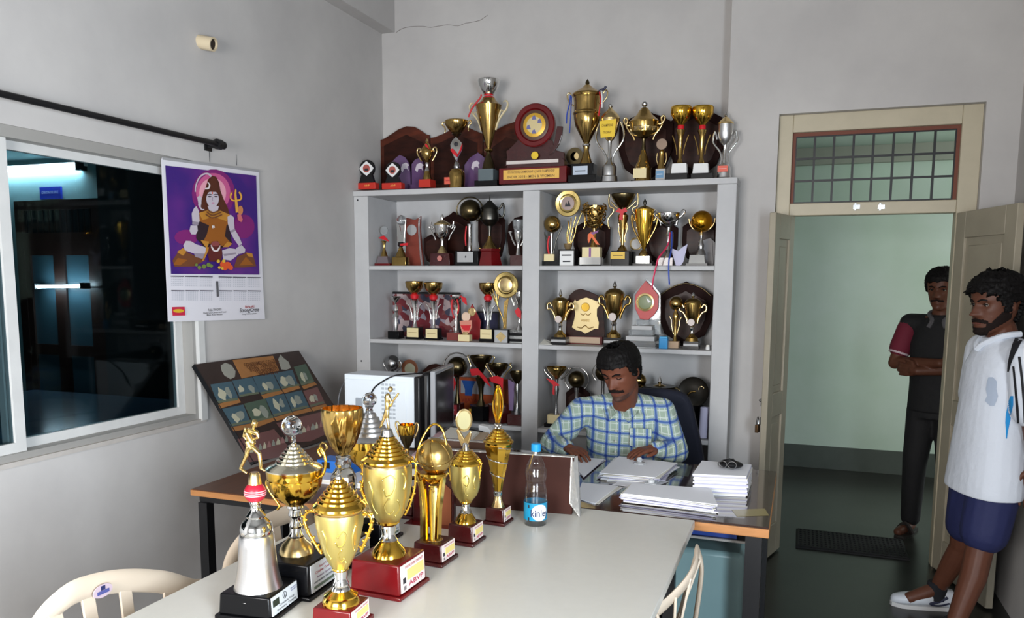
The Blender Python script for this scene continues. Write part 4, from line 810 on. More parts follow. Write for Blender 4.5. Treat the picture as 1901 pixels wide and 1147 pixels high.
t.lathe('bowl', BRONZ, [(661, 21), (663, 21), (671, 17), (680, 10), (690, 5), (695, 4)], open=True); t.handles(GPALE, [(912, 678), (916, 668), (918, 662), (914, 660)], 1.1)
t = T('trophy_cup', 'dark gold bowl cup with white swan handles beside the divider, lower shelf', 925, 4.84, z, v=720)
t.lathe('base', MARDK, [(750, 20), (768, 21), (783, 22)], seg=6); t.lathe('cone', BRONZ, [(704, 3), (710, 10), (716, 8), (735, 4), (750, 8)]); t.ball('knob', SILV, 925, 699, 2.6, dy=-.02); t.prism('ribbon', RED, [(912, 700), (925, 696), (938, 700), (937, 722), (932, 712), (916, 708)], .004, -.04); t.lathe('bowl', BRONZ, [(676, 19), (678, 19), (686, 15), (694, 7), (700, 4)], open=True); t.handles(GPALE, [(915, 700), (909, 690), (901, 681), (904, 676), (901, 672)], 1.4)
t = T('banner_board', 'orange and blue printed board standing behind the cups, lower shelf', 905, 5.07, z, cat='picture', v=730); t.box('board', M('orange print', (168, 74, 34), .4), 853, 948, 702, 785, .02); t.prism('blue_print', M('blue print', (32, 84, 160), .4), [(858, 708), (884, 708), (878, 722), (877, 736), (864, 736), (864, 724)], .002, -.0125); t.box('white_print', M('white print', (170, 170, 176), .5), 856, 932, 708, 732, .002, -.0105); build('lettering', text_mb('VIJAYA', t.pt(872, 745, -.0115), (1, 0, 0), (0, 0, 1), .04), M('red print', (140, 40, 30), .5), t.root)
t = T('trophy_cup', 'narrow dark silver cup half hidden by the divider, lower shelf', 960, 4.83, z, v=730); t.box('base', MARDK, 946, 974, 768, 792, .08); t.lathe('stem', CHROME, [(712, 3), (724, 5), (735, 3), (758, 2.4), (768, 7)]); t.lathe('bowl', BRONZ, [(690, 14), (692, 14), (702, 10), (712, 3)], open=True); t.prism('sash', M('mauve cloth', (110, 90, 124), .7), [(940, 706), (952, 712), (950, 764), (942, 764)], .006, .03)
t = T('trophy_cup', 'gold and silver bowl cup with a red ribbon on a cream block, lower right shelf', 1033, 4.85, z, v=730)
t.box('base', CREAM, 1019, 1044, 769, 786, .06, bevel=.002); t.box('plinth', BGLOSS, 1014, 1048, 785, 800, .08); t.lathe('stem', CHROME, [(703, 4), (712, 3), (722, 5), (740, 2.6), (762, 2.6), (769, 5)]); t.prism('ribbon', RED, [(1016, 702), (1030, 705), (1042, 714), (1032, 716), (1032, 733), (1028, 730), (1029, 714)], .004, -.03); t.lathe('bowl', GDK, [(682, 19), (684, 19), (692, 13), (699, 6), (703, 4)], open=True); t.handles(SILV, [(1025, 704), (1016, 696), (1010, 688), (1011, 682)], 1.5)
shield(1072, 22, 712, 800, 5.0, z, 'black oval shield below the ringed ball, lower right shelf')
t = T('ball_trophy', 'dark gold ball in a thin ring left of the seated man', 1070, 4.88, z, v=730); t.ball('ball', BRONZ, 1070, 704, 16); t.tube('ring', SILV, arc(1070, 704, 22, -50, 230, 20), 1, n=2); t.lathe('stem', CHROME, [(719, 4), (730, 3), (760, 4), (772, 9)]); t.box('base', BGLOSS, 1056, 1084, 771, 802, .07)
t = T('ball_trophy', 'gold ball in a silver ring half hidden by the seated man head', 1119, 4.88, z, v=730); t.ball('ball', BRONZ, 1119, 692, 15); t.tube('ring', SILV, arc(1119, 691, 20, -50, 230, 20), 1.1, n=2); t.lathe('stem', CHROME, [(706, 4), (720, 3), (760, 4), (772, 9)]); t.box('base', BGLOSS, 1105, 1133, 771, 802, .07)
t = T('ball_trophy', 'gold ball just right of the seated man head, lower shelf', 1186, 4.92, z, v=730); t.ball('ball', GDK, 1186, 706, 13); t.lathe('stem', CHROME, [(718, 4), (730, 3), (760, 4), (776, 9)]); t.box('base', BGLOSS, 1173, 1199, 775, 806, .07)
t = T('trophy_cup', 'broad dark bronze cup with a domed lid and silver finial, right of the seated man', 1224, 4.9, z, v=740); t.lathe('bowl', BLKBR, [(716, 30), (724, 29), (735, 20), (742, 6)]); t.lathe('lid', GDK, [(728, 22), (724, 22), (716, 12), (713, 5)]); t.lathe('finial', SILV, [(714, 2), (708, 4), (704, 3), (698, .4)]); t.lathe('stem', BRONZ, [(740, 6), (750, 4), (770, 6), (780, 13)]); t.box('base', BGLOSS, 1206, 1242, 779, 808, .09); t.handles(BRONZ, [(1196, 718), (1188, 722), (1190, 732), (1200, 734)], 2)
t = T('plate_trophy', 'large dark bronze dish standing upright at the right end of the lower shelf', 1287, 5.0, z, v=740); t.disc('dish', BLKBR, 1287, 727, 28, .014, 0, seg=40, prof=[(0, 26), (.008, 28), (.012, 27), (.006, 22), (.008, 10), (.009, .1)]); t.tube('ornament', GPALE, arc(1302, 721, 5, 20, 200, 10), .9, dy=-.016, n=2); t.tube('ornament', GDK, [(1270, 742), (1282, 728), (1292, 726)], 2, dy=-.012); t.box('stand', BGLOSS, 1268, 1306, 752, 812, .05)
t = T('paper_roll', 'white rolled chart standing at the right end of the lower shelf', 1306, 4.84, z, cat='paper', v=780)
a = t.pt(1307, 811, -.02); build('roll', MB().lathe(a, [(0, .028), (.185, .026), (.185, .023), (.01, .025)], 20, axis=(.02, .02, 1)), LILAC, t.root)
# ------------------------------------------------------------------ tables
ZT = .75
t = empty('meeting_table', (-.995, 1.9, 0), 'long white laminate table in the foreground covered with trophies', 'table')
build('table_top', MB().box((-1.652, .85, ZT-.03), (-.337, 2.952, ZT)), TABLE, t, bevel=.003)
for x in (-1.58, -.41):
    for y in (.95, 2.85): build('leg', MB().box((x-.02, y-.02, 0), (x+.02, y+.02, ZT-.03)), BLK, t)
build('apron', MB().box((-1.58, .95, ZT-.08), (-1.56, 2.85, ZT-.03)), BLK, t); build('apron', MB().box((-.43, .95, ZT-.08), (-.41, 2.85, ZT-.03)), BLK, t)
t = empty('office_desk', (-.8, 3.4, 0), 'dark glass topped office desk with orange wood edging under the paper piles', 'desk')
DT = M('dark desk top under glass', (58, 40, 34), .07, noise=(5, .3), coat=.8)
build('desk_top', MB().box((-1.6, 2.962, ZT-.008), (-.072, 3.87, ZT)), DT, t)
build('desk_edging', MB().box((-1.6, 2.956, ZT-.042), (-.07, 3.874, ZT-.008)), EDGEW, t, bevel=.003)
for x in (-.125, -1.55):
    for y in (3.03, 3.8): build('leg', MB().box((x-.03, y-.03, 0), (x+.03, y+.03, ZT-.042)), BLK, t)
build('side_rail', MB().box((-.14, 3.06, .64), (-.11, 3.77, .708)), BLK, t)
build('under_shelf', MB().box((-1.5, 3.2, .60), (-.16, 3.75, .609)), M('dark shelf', (26, 26, 30), .3), t); build('shelf_lip', MB().box((-1.5, 3.19, .602), (-.16, 3.2, .611)), ALUG, t)
q = [PZ(u, v, ZT+.0006) for u, v in ((1358, 946), (1420, 944), (1428, 957), (1368, 959))]
build('slip_under_glass', MB().poly(q), M('yellowed slip', (150, 138, 90), .2), t)
q = [PZ(u, v, ZT+.0006) for u, v in ((1240, 862), (1285, 864), (1278, 885), (1225, 878))]; build('slip_under_glass', MB().poly(q), M('grey green photo', (84, 92, 84), .15), t)
tk = empty('notebook', (-.36, 3.35, .609), 'blue edged notebook lying on the shelf under the desk', 'book'); build('cover', MB().box((-.52, 3.22, .609), (-.2, 3.5, .628)), M('notebook blue', (40, 70, 150), .4), tk); build('pages', MB().box((-.515, 3.216, .628), (-.205, 3.5, .642)), PAPER, tk)
t = empty('steel_trunk', (-.3, 3.4, 0), 'pale teal steel box standing on the floor under the desk', 'box')
build('body', MB().box((-.48, 3.22, .0), (-.168, 3.72, .545)), TEAL, t, bevel=.02); build('rear_flange', MB().box((-.46, 3.70, .54), (-.19, 3.715, .555)), TEAL, t)
t = empty('side_table', (-2.0, 3.3, 0), 'brown topped side table with black legs along the left wall', 'table')
build('table_top', MB().box((-2.412, 2.625, ZT-.028), (-1.63, 4.3, ZT)), TOPBR, t, bevel=.003); build('edging', MB().box((-2.41, 2.62, ZT-.027), (-1.63, 2.626, ZT-.003)), EDGEW, t)
build('frame', MB().box((-2.39, 2.65, ZT-.06), (-1.65, 4.28, ZT-.028)), BLK, t)
for x, y in ((-2.365, 2.66), (-2.365, 3.0), (-1.98, 2.66), (-1.66, 2.66), (-2.365, 4.24), (-1.66, 4.24)): build('leg', MB().box((x-.022, y-.022, 0), (x+.022, y+.022, ZT-.06)), BLK, t)

# ------------------------------------------------------------------ plastic chairs
def chair(label, rim, down, seat_c, fwdv, sticker=None, rr=.034, grp='beige plastic chairs'):
    fwdv = Vector(fwdv).normalized(); t = empty('plastic_chair', (seat_c[0], seat_c[1], 0), label, 'chair', grp)
    q = crv(rim, 5); build('back_rim', MB().tube(q, rr, 10, flat=.36, fdir=fwdv), BEIGE, t, ang=60)
    n = len(q); side = Vector((-fwdv.y, fwdv.x, 0)); c = Vector((*seat_c, 0))
    for i in range(5):
        p = q[int(n*(.27+.115*i))]; s_ = (p-c).dot(side); b = c-fwdv*.19+side*(s_*.85)+Vector((0, 0, .44))
        m = MB(); d = (b-p); w = side*.021
        m.obox((p+b)/2, w, fwdv*.004, d/2); build('slat', m, BEIGE, t, bevel=.002)
    seat = MB(); seat.prism([c+fwdv*a+side*b_+Vector((0, 0, .42)) for a, b_ in ((-.21, -.19), (-.21, .19), (.1, .23), (.22, .2), (.22, -.2), (.1, -.23))], (0, 0, .025)); build('seat', seat, BEIGE, t, bevel=.006)
    for a, b_ in ((-.19, -.18), (-.19, .18), (.19, -.19), (.19, .19)):
        p = c+fwdv*a+side*b_; o = fwdv*(.05 if a > 0 else -.06)+side*(.03 if b_ > 0 else -.03)
        build('leg', MB().tube([p+Vector((0, 0, .425)), p+o+Vector((0, 0, 0))], [.026, .018], 8), BEIGE, t)
    if sticker:
        m = MB(); m.lathe(sticker, [(0, .022), (.002, .0215)], 24, axis=fwdv); o = build('sticker', m, M('sticker white', (190, 170, 180), .4), t)
        o.data.transform(Matrix.Identity(4)); cc = sticker-ROOT[t]
        for v in o.data.vertices:
            dv = v.co-cc; v.co = cc+side*(dv.dot(side)*1.5)+Vector((0, 0, dv.z*.85))+fwdv*dv.dot(fwdv)
        build('sticker_print', MB().obox(sticker+fwdv*.003+Vector((0, 0, -.003)), side*.02, fwdv*.0004, Vector((0, 0, .005))), M('sticker blue', (80, 84, 140), .5), t); build('sticker_print', MB().obox(sticker+fwdv*.003+Vector((0, 0, .009)), side*.007, fwdv*.0004, Vector((0, 0, .006))), M('sticker navy', (40, 46, 90), .5), t)
    return t
def X1(u, v, X=-1.8): return PX(u, v, X)
r1 = [(-1.78, 1.43, .46), (-1.80, 1.40, .62), (-1.82, 1.42, .74), X1(120, 1110), X1(170, 1088), X1(230, 1078), X1(300, 1080), X1(352, 1094), X1(352, 1094)+Vector((0, .06, -.03)), X1(352, 1094)+Vector((.01, .075, -.12)), X1(352, 1094)+Vector((.02, .06, -.28))]
st = X1(180, 1092)+Vector((.02, 0, -.004))
chair('beige plastic chair with an oval sticker, at the left end of the white table', r1, None, (-1.58, 1.69), (1, 0, 0), sticker=st)
c0 = X1(510, 964, -1.735); r2 = [c0+Vector(d) for d in ((.02, -.23, -.34), (0, -.25, -.2), (-.01, -.225, -.08), (0, -.14, -.015), (0, 0, 0), (0, .14, -.015), (-.01, .225, -.08), (0, .25, -.2), (.02, .23, -.34))]
chair('beige plastic chair at the far left side of the white table, behind the trophies', r2, None, (-1.50, c0.y), (1, 0, 0))
r3 = [P(1283, 1200, 2.60), P(1298, 1100, 2.60), P(1302, 1050, 2.59), P(1294, 1022, 2.56), P(1290, 1050, 2.45), P(1272, 1083, 2.36), P(1240, 1117, 2.27), P(1206, 1147, 2.19), P(1180, 1185, 2.13), P(1168, 1260, 2.12)]
chair('beige plastic chair tucked under the right edge of the white table', r3, None, (-.52, 2.36), (-1, -.2, 0), rr=.022)

# ------------------------------------------------------------------ foreground trophies
def fbase(t, half, h, rot, mat, lab=None, pl=.012, hy=None):
    c = t.c; hy = hy or half
    R_ = Matrix.Rotation(rot, 3, 'Z'); ex = R_ @ Vector((1, 0, 0)); ey = R_ @ Vector((0, 1, 0)); up = Vector((0, 0, 1))
    b = build('base', MB().box((c.x-half, c.y-hy, ZT+pl), (c.x+half, c.y+hy, ZT+h), rot, c, taper=.96), mat, t.root, bevel=.004)
    build('plinth', MB().box((c.x-half-.008, c.y-hy-.008, ZT), (c.x+half+.008, c.y+hy+.008, ZT+pl), rot, c), mat, t.root, bevel=.003)
    if not lab: return
    n = (ex*1+up*(.04*half/(h-pl))).normalized(); upd = (up-n*up.dot(n)).normalized(); ctr = c+ex*(half*.982)+up*((h+pl)/2)
    ctr.z = ZT+(h+pl)/2
    hh = (h-pl)*.45; ww = hy*.86
    def rect(nm, mat, a0, a1, b0, b1, d, par):
        cc = ctr+ey*((a0+a1)/2*ww)+upd*((b0+b1)/2*hh)+n*d
        return build(nm, MB().obox(cc, ey*((a1-a0)/2*ww), upd*((b1-b0)/2*hh), n*.0008), mat, par)
    lb = rect('label_card', M('pinkish card', (222, 206, 200), .5) if lab == 'abvp' else M('white sticker', (200, 204, 206), .4), -1, 1, -1, 1, .0012, t.root)
    def tx(s_, a, b, size, mat, w_=None): build('lettering', text_mb(s_, ctr+ey*(a*ww)+upd*(b*hh)+n*.0028, ey, upd, size*hh, width=w_*ww if w_ else None), mat, lb)
    if lab == 'abvp':
        tx('STATE LEVEL CRICKET', .1, .72, .24, REDINK, 1.5); rect('yellow_panel', M('yellow print', (222, 200, 124), .5), -.5, .9, -.28, .48, .0022, lb)
        tx('WINNER', .2, .1, .3, GOLDPR, 1.0); tx('ABVP', .22, -.62, .5, M('crimson letters', (176, 36, 72), .5), 1.25)
        rect('portrait_print', DKINK, -.85, -.62, -.38, .02, .0022, lb); rect('portrait_print', M('grey print', (120, 110, 110), .5), -.8, -.62, -.85, -.58, .0022, lb)
    elif lab == 'bell':
        rect('green_mark', M('dark green print', (36, 46, 34), .5), -.92, -.45, -.1, .62, .0022, lb)
        m = MB(); cc = ctr+ey*(-.02*ww)+upd*(.42*hh)+n*.003; m.tube([cc+(ey*cos(a)+upd*sin(a))*hh*.36 for a in [2*pi*i/20 for i in range(20)]], .0008, 5, closed=True); build('round_mark', m, DKINK, lb)
        build('round_mark', MB().prism([cc+ey*(-.06*ww)-upd*(.2*hh), cc+ey*(.06*ww)-upd*(.2*hh), cc+upd*(.2*hh)], n*.0006), DKINK, lb)
        tx('Amrita', .7, .62, .24, M('blue ink', (70, 74, 130), .6), .5); tx('SPORTS', .72, .35, .2, M('blue ink', (70, 74, 130), .6), .46)
        tx('Cricket Cup', .12, -.3, .3, DKINK, 1.2); tx('Runners  Trophy', .1, -.68, .3, DKINK, 1.5)
    else:
        tx('Inter College', 0, .62, .22, REDINK, .9); tx('Cricket Tournament', 0, .3, .26, REDINK, 1.5); tx('Annual Sports Meet', 0, -.05, .22, M('mauve ink', (120, 80, 110), .6), 1.3); tx('WINNERS TROPHY 2018', 0, -.38, .2, DKINK, 1.7)
        rect('green_bar', M('grey green print', (92, 108, 92), .5), -.85, .85, -.82, -.62, .0022, lb)
def figure(t, nm, mat, segs, heads=()):
    m = MB()
    for s_ in segs:
        a = t.pt(s_[0], s_[1], s_[6] if len(s_) > 6 else 0); b = t.pt(s_[2], s_[3], s_[6] if len(s_) > 6 else 0); m.cap(a, b, s_[4]*t.k, s_[5]*t.k, 10)
    for u, v, r in heads: m.ball(t.pt(u, v), r*t.k, 14, (1, 1, 1.15))
    return build(nm, m, mat, t.root, ang=70)
def ornate(t, prof_u, mat, pts, r, side):
    # leafy cast handle: an S curve with curled leaves along it
    q = crv([t.pt(*p) for p in pts], 5); m = MB(); m.tube(q, r*t.k, 8)
    for i in range(1, len(q)-1, 2):
        p = q[i]; o = Vector((side*(1 if i % 4 == 1 else -.6), .2 if i % 3 else -.4, .5)).normalized()*r*1.3*t.k
        m.cap(p, p+o, r*1.0*t.k, r*.6*t.k, 7); m.ball(p+o*1.2, r*.95*t.k, 8)
    return build('handle', m, mat, t.root, ang=60)
def relief(t, prof, mat, curves, r=1.4):
    # raised scrollwork lying on a lathed body; curves: lists of (angle in degrees from the camera side, v)
    pr = sorted(prof); a0 = atan2(-t.c.y, -t.c.x); m = MB()
    def rad(v):
        for (v0, r0), (v1, r1) in zip(pr, pr[1:]):
            if v0 <= v <= v1: return r0+(r1-r0)*(v-v0)/(v1-v0)
        return pr[-1][1]
    for cv in curves:
        q = []
        for a, v in cv:
            R_ = rad(v)*t.k; an = a0+radians(a); q.append(Vector((t.c.x+R_*cos(an), t.c.y+R_*sin(an), t.zz(v))))
        m.tube(crv(q, 4), r*t.k, 6)
        m.ball(q[0], r*1.6*t.k, 8); m.ball(q[-1], r*1.5*t.k, 8)
    return build('scroll_relief', m, mat, t.root, ang=60)
Z = lambda s: [(700+v/2.567, hw/2.567) for v, hw in s]
U = lambda x: 400+x/2.567
def steps(v0, r0, v1, r1, n):                 # a tiered lid: n little rounded terraces
    out = []
    for i in range(n):
        va = v0+(v1-v0)*i/n; vb = v0+(v1-v0)*(i+1)/n; rb = r0+(r1-r0)*(i+1)/n; ra = r0+(r1-r0)*i/n
        out += [(va+.1*(vb-va), ra+.75*(rb-ra)), (va+.45*(vb-va), rb), (vb-.05*(vb-va), rb)]
    return out
# bell with bowler
t = T('bell_trophy', 'silver bell shaped trophy carrying a red cricket ball and a bowler figure', 480, 1.70, ZT, v=1100)
t.c.y += .004; fbase(t, .076, .068, radians(6), BGLOSS, 'bell', hy=.076)
ZB = lambda s: [(700+v/2.567, hw) for v, hw in s]
t.lathe('bell', BRUSH, ZB([(745, 29), (752, 31), (800, 32.5), (880, 34.5), (940, 38), (985, 42.5), (1010, 46), (1030, 48), (1036, 47)]), seg=40)
t.lathe('cap', SILV, ZB([(668, 16), (678, 20), (690, 25), (705, 28), (720, 29.5), (735, 29.5), (747, 28)]), seg=32)
t.lathe('neck', SILV, ZB([(590, 10), (600, 11), (615, 9), (630, 9.5), (645, 13), (660, 18), (668, 17)]), seg=24)
t.ball('cricket_ball', M('red leather ball', (172, 30, 50), .35), 480, 914.5, 19.5)
p = t.pt(480, 914.5); m = MB()
for dz in (-3.6, 0.2, 4): m.lathe(p+Vector((0, 0, dz*t.k)), [(-1.0*t.k, 19.6*t.k*sqrt(1-(dz/19.5)**2)), (-.4*t.k, 19.95*t.k*sqrt(1-(dz/19.5)**2)), (.4*t.k, 19.95*t.k*sqrt(1-(dz/19.5)**2)), (1.0*t.k, 19.6*t.k*sqrt(1-(dz/19.5)**2))], 30)
build('seam', m, M('pale seam', (214, 160, 164), .5), t.root)
t.lathe('cone', GPALE, [(877, 7), (880, 9), (890, 11), (899, 12)])
figure(t, 'bowler', M('gold silver plating', (224, 196, 130), .2, 1), [(470, 806, 478, 822, 6, 6.5), (474, 800, 485, 803, 5, 5), (470, 822, 474, 832, 5.5, 5.5), (466, 798, 463, 812, 3, 2.6), (463, 812, 469, 820, 2.6, 2), (487, 803, 489, 812, 3, 2.6), (489, 812, 480, 816, 2.6, 2), (470, 832, 467, 846, 5, 3.8), (467, 846, 455, 872, 4, 2.8), (455, 873, 465, 880, 3, 2.4), (478, 830, 490, 842, 4.6, 3.8), (490, 842, 492, 868, 3.8, 2.8), (492, 868, 498, 872, 2.8, 2.2), (482, 790, 480, 798, 3, 3)], [(483, 786, 6.3)])
# big cup with crystal ball
t = T('trophy_cup', 'large silver and gold cup topped by a crystal ball, behind the bell trophy', 550, 1.89, ZT, v=1000)
fbase(t, .098, .1, radians(3), BGLOSS, 'cup')
t.ball('crystal_ball', CRYS, 547.5, 791, 19, seg=12); t.lathe('crystal_neck', CRYS, Z([(282, 8), (288, 12), (300, 9), (312, 11)]))
lid = [(796+ (v-0), r) for v, r in ()]
t.lathe('lid', M('pale silver gold', (228, 222, 200), .16, 1), Z([(312, 9), (318, 13), (326, 13)]+steps(326, 18, 408, 84, 5)+[(412, 92), (422, 118), (432, 131), (437, 131)]), seg=36)
t.lathe('rim_band', GOLD, Z([(437, 128), (446, 129), (470, 127), (480, 124)]), seg=36)
t.lathe('bowl', GOLD, Z([(480, 124), (500, 122), (530, 113), (560, 94), (585, 70), (602, 45), (610, 38)]), seg=48, flute=(16, .09, 40))
t.lathe('stem', SILV, Z([(606, 40), (618, 42), (628, 30), (640, 30), (655, 34), (670, 26), (690, 26), (706, 32), (716, 26), (738, 28), (752, 36), (765, 34)]))
t.lathe('foot', GPALE, Z([(760, 36), (775, 46), (792, 66), (815, 78), (838, 84), (858, 88)]), seg=32)
t.tube('handle', GOLD, [(590, 885), (602, 875), (607, 850), (601, 828), (594, 832), (599, 842)], 2.6); t.tube('handle', GOLD, [(503, 890), (497, 905), (508, 925), (520, 942), (516, 950)], 2.6)
# front gold cup
t = T('trophy_cup', 'front gold lidded cup with leafy handles and scrollwork on a maroon base', 632, 1.70, ZT, v=1050)
fbase(t, .055, .062, radians(4), MAROON, 'abvp')
body = Z([(640, 112), (655, 114), (700, 110), (760, 98), (820, 82), (870, 60), (900, 42), (915, 34)])
t.lathe('finial', SILV, Z([(432, 1), (446, 7), (458, 12), (466, 8), (474, 15), (484, 16)]))
t.lathe('lid', GOLD, Z(steps(482, 12, 595, 102, 6)+[(598, 110), (608, 122), (618, 124), (628, 118)]), seg=36)
t.lathe('rim_band', GPALE, Z([(628, 110), (634, 108), (640, 112)]), seg=36); t.lathe('body', GSAT, body, seg=40)
t.lathe('collar', GOLD, Z([(905, 38), (912, 40), (920, 34)])); t.lathe('stem', SILV, Z([(918, 30), (930, 31), (955, 28), (970, 33), (982, 38), (992, 36), (1000, 42), (1012, 46)]))
t.lathe('foot', GOLD, Z([(1010, 46), (1022, 62), (1032, 80), (1040, 78), (1052, 86), (1072, 90), (1084, 88)]), seg=32)
ornate(t, 0, GOLD, [(586, 955), (573, 958), (566, 972), (571, 992), (582, 1010), (592, 1026), (597, 1032)], 3.0, -1); ornate(t, 0, GOLD, [(676, 950), (687, 948), (690, 965), (684, 985), (676, 1004), (670, 1018)], 3.0, 1)
relief(t, body, GSAT, [[(-5, 985), (8, 975), (16, 985), (10, 1000), (-4, 1004), (-12, 995)], [(4, 1010), (-6, 1022), (4, 1035), (14, 1028)], [(40, 968), (34, 985), (40, 1005), (50, 1015)], [(-45, 975), (-38, 992), (-44, 1010), (-36, 1028)], [(24, 1036), (18, 1046), (24, 1054)]], 1.5)
# tall gold cup with batsman
t = T('trophy_cup', 'tallest foreground gold cup crowned by a batsman figure, on a big maroon base', 721, 1.97, ZT, v=980)
fbase(t, .08, .1, radians(-2), MAROON, 'abvp')
body = Z([(418, 112), (440, 114), (490, 113), (550, 106), (610, 92), (660, 68), (688, 48), (700, 40)])
t.lathe('cone_cap', SILV, Z([(246, 18), (252, 24), (262, 26), (275, 30), (280, 30)])); t.lathe('lid', GOLD, Z(steps(280, 26, 376, 98, 6)+[(380, 108), (388, 122), (396, 124), (404, 116)]), seg=36)
t.lathe('rim_band', GPALE, Z([(404, 112), (410, 109), (418, 112)]), seg=36); t.lathe('body', GSAT, body, seg=40); t.lathe('collar', GOLD, Z([(682, 54), (692, 52), (702, 40)]))
t.lathe('stem', SILV, Z([(700, 34), (720, 36), (745, 30), (762, 36), (772, 44), (780, 40)])); t.lathe('foot', GOLD, Z([(778, 42), (792, 52), (815, 72), (832, 80), (845, 84), (866, 88), (878, 86)]), seg=32)
ornate(t, 0, GOLD, [(678, 858), (674, 870), (677, 890), (672, 910), (678, 930), (690, 948), (700, 958)], 3.0, -1); ornate(t, 0, GOLD, [(765, 852), (773, 856), (772, 875), (770, 900), (762, 930), (752, 952)], 2.0, 1)
relief(t, body, GSAT, [[(-12, 880), (6, 872), (18, 884), (12, 904), (-4, 910), (-10, 898)], [(2, 915), (-10, 930), (2, 946), (16, 940)], [(38, 872), (46, 884), (42, 900)], [(-48, 886), (-40, 905), (-48, 925), (-38, 945)], [(26, 920), (36, 934), (26, 950)]], 1.5)
figure(t, 'batsman', M('gold silver plating', (224, 196, 130), .2, 1), [(723, 735, 722, 748, 5, 4.6), (722, 748, 722, 758, 4.8, 4.6), (722, 758, 722, 776, 4, 3), (722, 776, 724, 794, 3, 2.4), (721, 760, 716, 776, 4, 3), (716, 776, 710, 792, 3, 2.2), (710, 792, 708, 794, 2.2, 1.8), (726, 738, 731, 748, 2.6, 2.2), (731, 748, 728, 754, 2.2, 1.8), (719, 738, 721, 752, 2.4, 2), (727, 752, 742, 730, 1.4, 2)], [(728, 722, 4.6)])
# football trophy
t = T('ball_trophy', 'gold football trophy with an arched ring and blade stem on a maroon base', 806, 2.217, ZT, v=930)
fbase(t, .05, .07, radians(-3), MARDK, 'abvp')
t.ball('football', M('satin ball gold', (212, 180, 110), .28, 1), 808, 846, 33, seg=32)
p = t.pt(808, 846); m = MB()
for ax in ((1, .3, .2), (.2, 1, .3), (.1, -.4, 1)):
    a = Vector(ax).normalized(); b = a.orthogonal().normalized(); c = a.cross(b); m.tube([p+(b*cos(x)+c*sin(x))*33.1*t.k for x in [2*pi*i/32 for i in range(32)]], .7*t.k, 5, closed=True)
build('ball_seam', m, GDK, t.root)
t.tube('arch', GOLD, [(779, 880, -.02), (780, 855, -.03), (786, 822, -.02), (796, 796), (808, 787), (820, 793), (827, 812), (829, 830)], 2.2)
t.lathe('cup', GOLD, [(876, 26), (880, 26), (886, 22), (893, 14), (897, 9)]); t.prism('blade', GDK, [(773, 876), (778, 878), (786, 900), (791, 930), (792, 1003), (782, 1003), (783, 950), (780, 905)], .03, -.015, bevel=.003)
t.lathe('column', GSAT, [(900, 9), (906, 11), (912, 12), (940, 12), (1000, 10), (1004, 12)], u=808, seg=24); t.prism('blade', GOLD, [(822, 880), (828, 876), (824, 905), (819, 945), (817, 1003), (810, 1003), (813, 940), (818, 905)], .03, -.02, bevel=.003); t.prism('blade', GOLD, [(787, 890), (793, 886), (797, 905), (799, 940), (799, 1003), (793, 1003), (793, 940)], .02, -.035, bevel=.003)
m = MB()
for i in range(14): a = i*2*pi/14; m.ball(t.pt(808, 901+(i % 3)*4)+Vector((cos(a), sin(a), 0))*10.5*t.k, 2.4*t.k, 8)
build('bead_collar', m, GPALE, t.root); t.lathe('foot', GPALE, [(1000, 16), (1004, 18), (1010, 21), (1014, 22)])
# gold cup with a round medal
t = T('trophy_cup', 'gold lidded cup holding up an oval medal frame, behind the football trophy', 864.5, 2.422, ZT, v=920)
fbase(t, .046, .07, radians(-3), MARDK, 'abvp')
m = MB(); c = t.pt(862, 780); ax = Vector((.35, -1, .05)).normalized(); m.lathe(c, [(0, 21*t.k), (.006, 21*t.k), (.008, 18*t.k), (.004, 17*t.k)], 32, axis=ax, caps=False); m2_ = MB().lathe(c-ax*.001, [(0, 17.5*t.k), (.005, 17.5*t.k)], 32, axis=ax)
o = build('medal_frame', m, GPALE, t.root); o2 = build('medal_face', m2_, M('dull medal', (150, 142, 104), .55, .5), t.root)
for v in o2.data.vertices: v.co.x = (v.co.x-(c-t.c).x)*.68+(c-t.c).x
for v in o.data.vertices: v.co.x = (v.co.x-(c-t.c).x)*.68+(c-t.c).x
t.prism('holder', GPALE, [(857, 828), (852, 815), (848, 798), (851, 796), (857, 806), (862, 814), (868, 806), (874, 798), (876, 801), (873, 815), (867, 828)], .01, -.005, bevel=.002)
t.lathe('cap', SILV, [(821, 4), (824, 6), (828, 5.5), (834, 7), (838, 8)]); t.lathe('lid', GOLD, steps(835, 9, 852, 25, 4)+[(853, 27), (857, 30), (861, 29)], seg=30); body = [(860, 27), (866, 28), (885, 28), (905, 26), (918, 21), (928, 13), (932, 9)]; t.lathe('rim_band', GPALE, [(858, 27), (860, 27.5)]); t.lathe('body', GSAT, body, seg=32); t.lathe('collar', GOLD, [(928, 11), (931, 12), (935, 8)])
t.lathe('stem', SILV, [(933, 7.5), (940, 7), (946, 9), (950, 11), (953, 10)]); t.lathe('foot', GOLD, [(952, 11), (958, 15), (964, 19), (970, 20.5), (976, 21), (979, 20)]); ornate(t, 0, GOLD, [(842, 866), (836, 872), (836, 886), (839, 900), (844, 912), (850, 922)], 1.9, -1); ornate(t, 0, GOLD, [(886, 850), (893, 858), (891, 875), (889, 890)], 1.3, 1)
relief(t, body, GSAT, [[(-6, 880), (6, 876), (12, 886), (4, 896), (-6, 892)], [(4, 898), (-4, 908), (8, 914)], [(38, 878), (32, 890), (40, 902)]], 1)
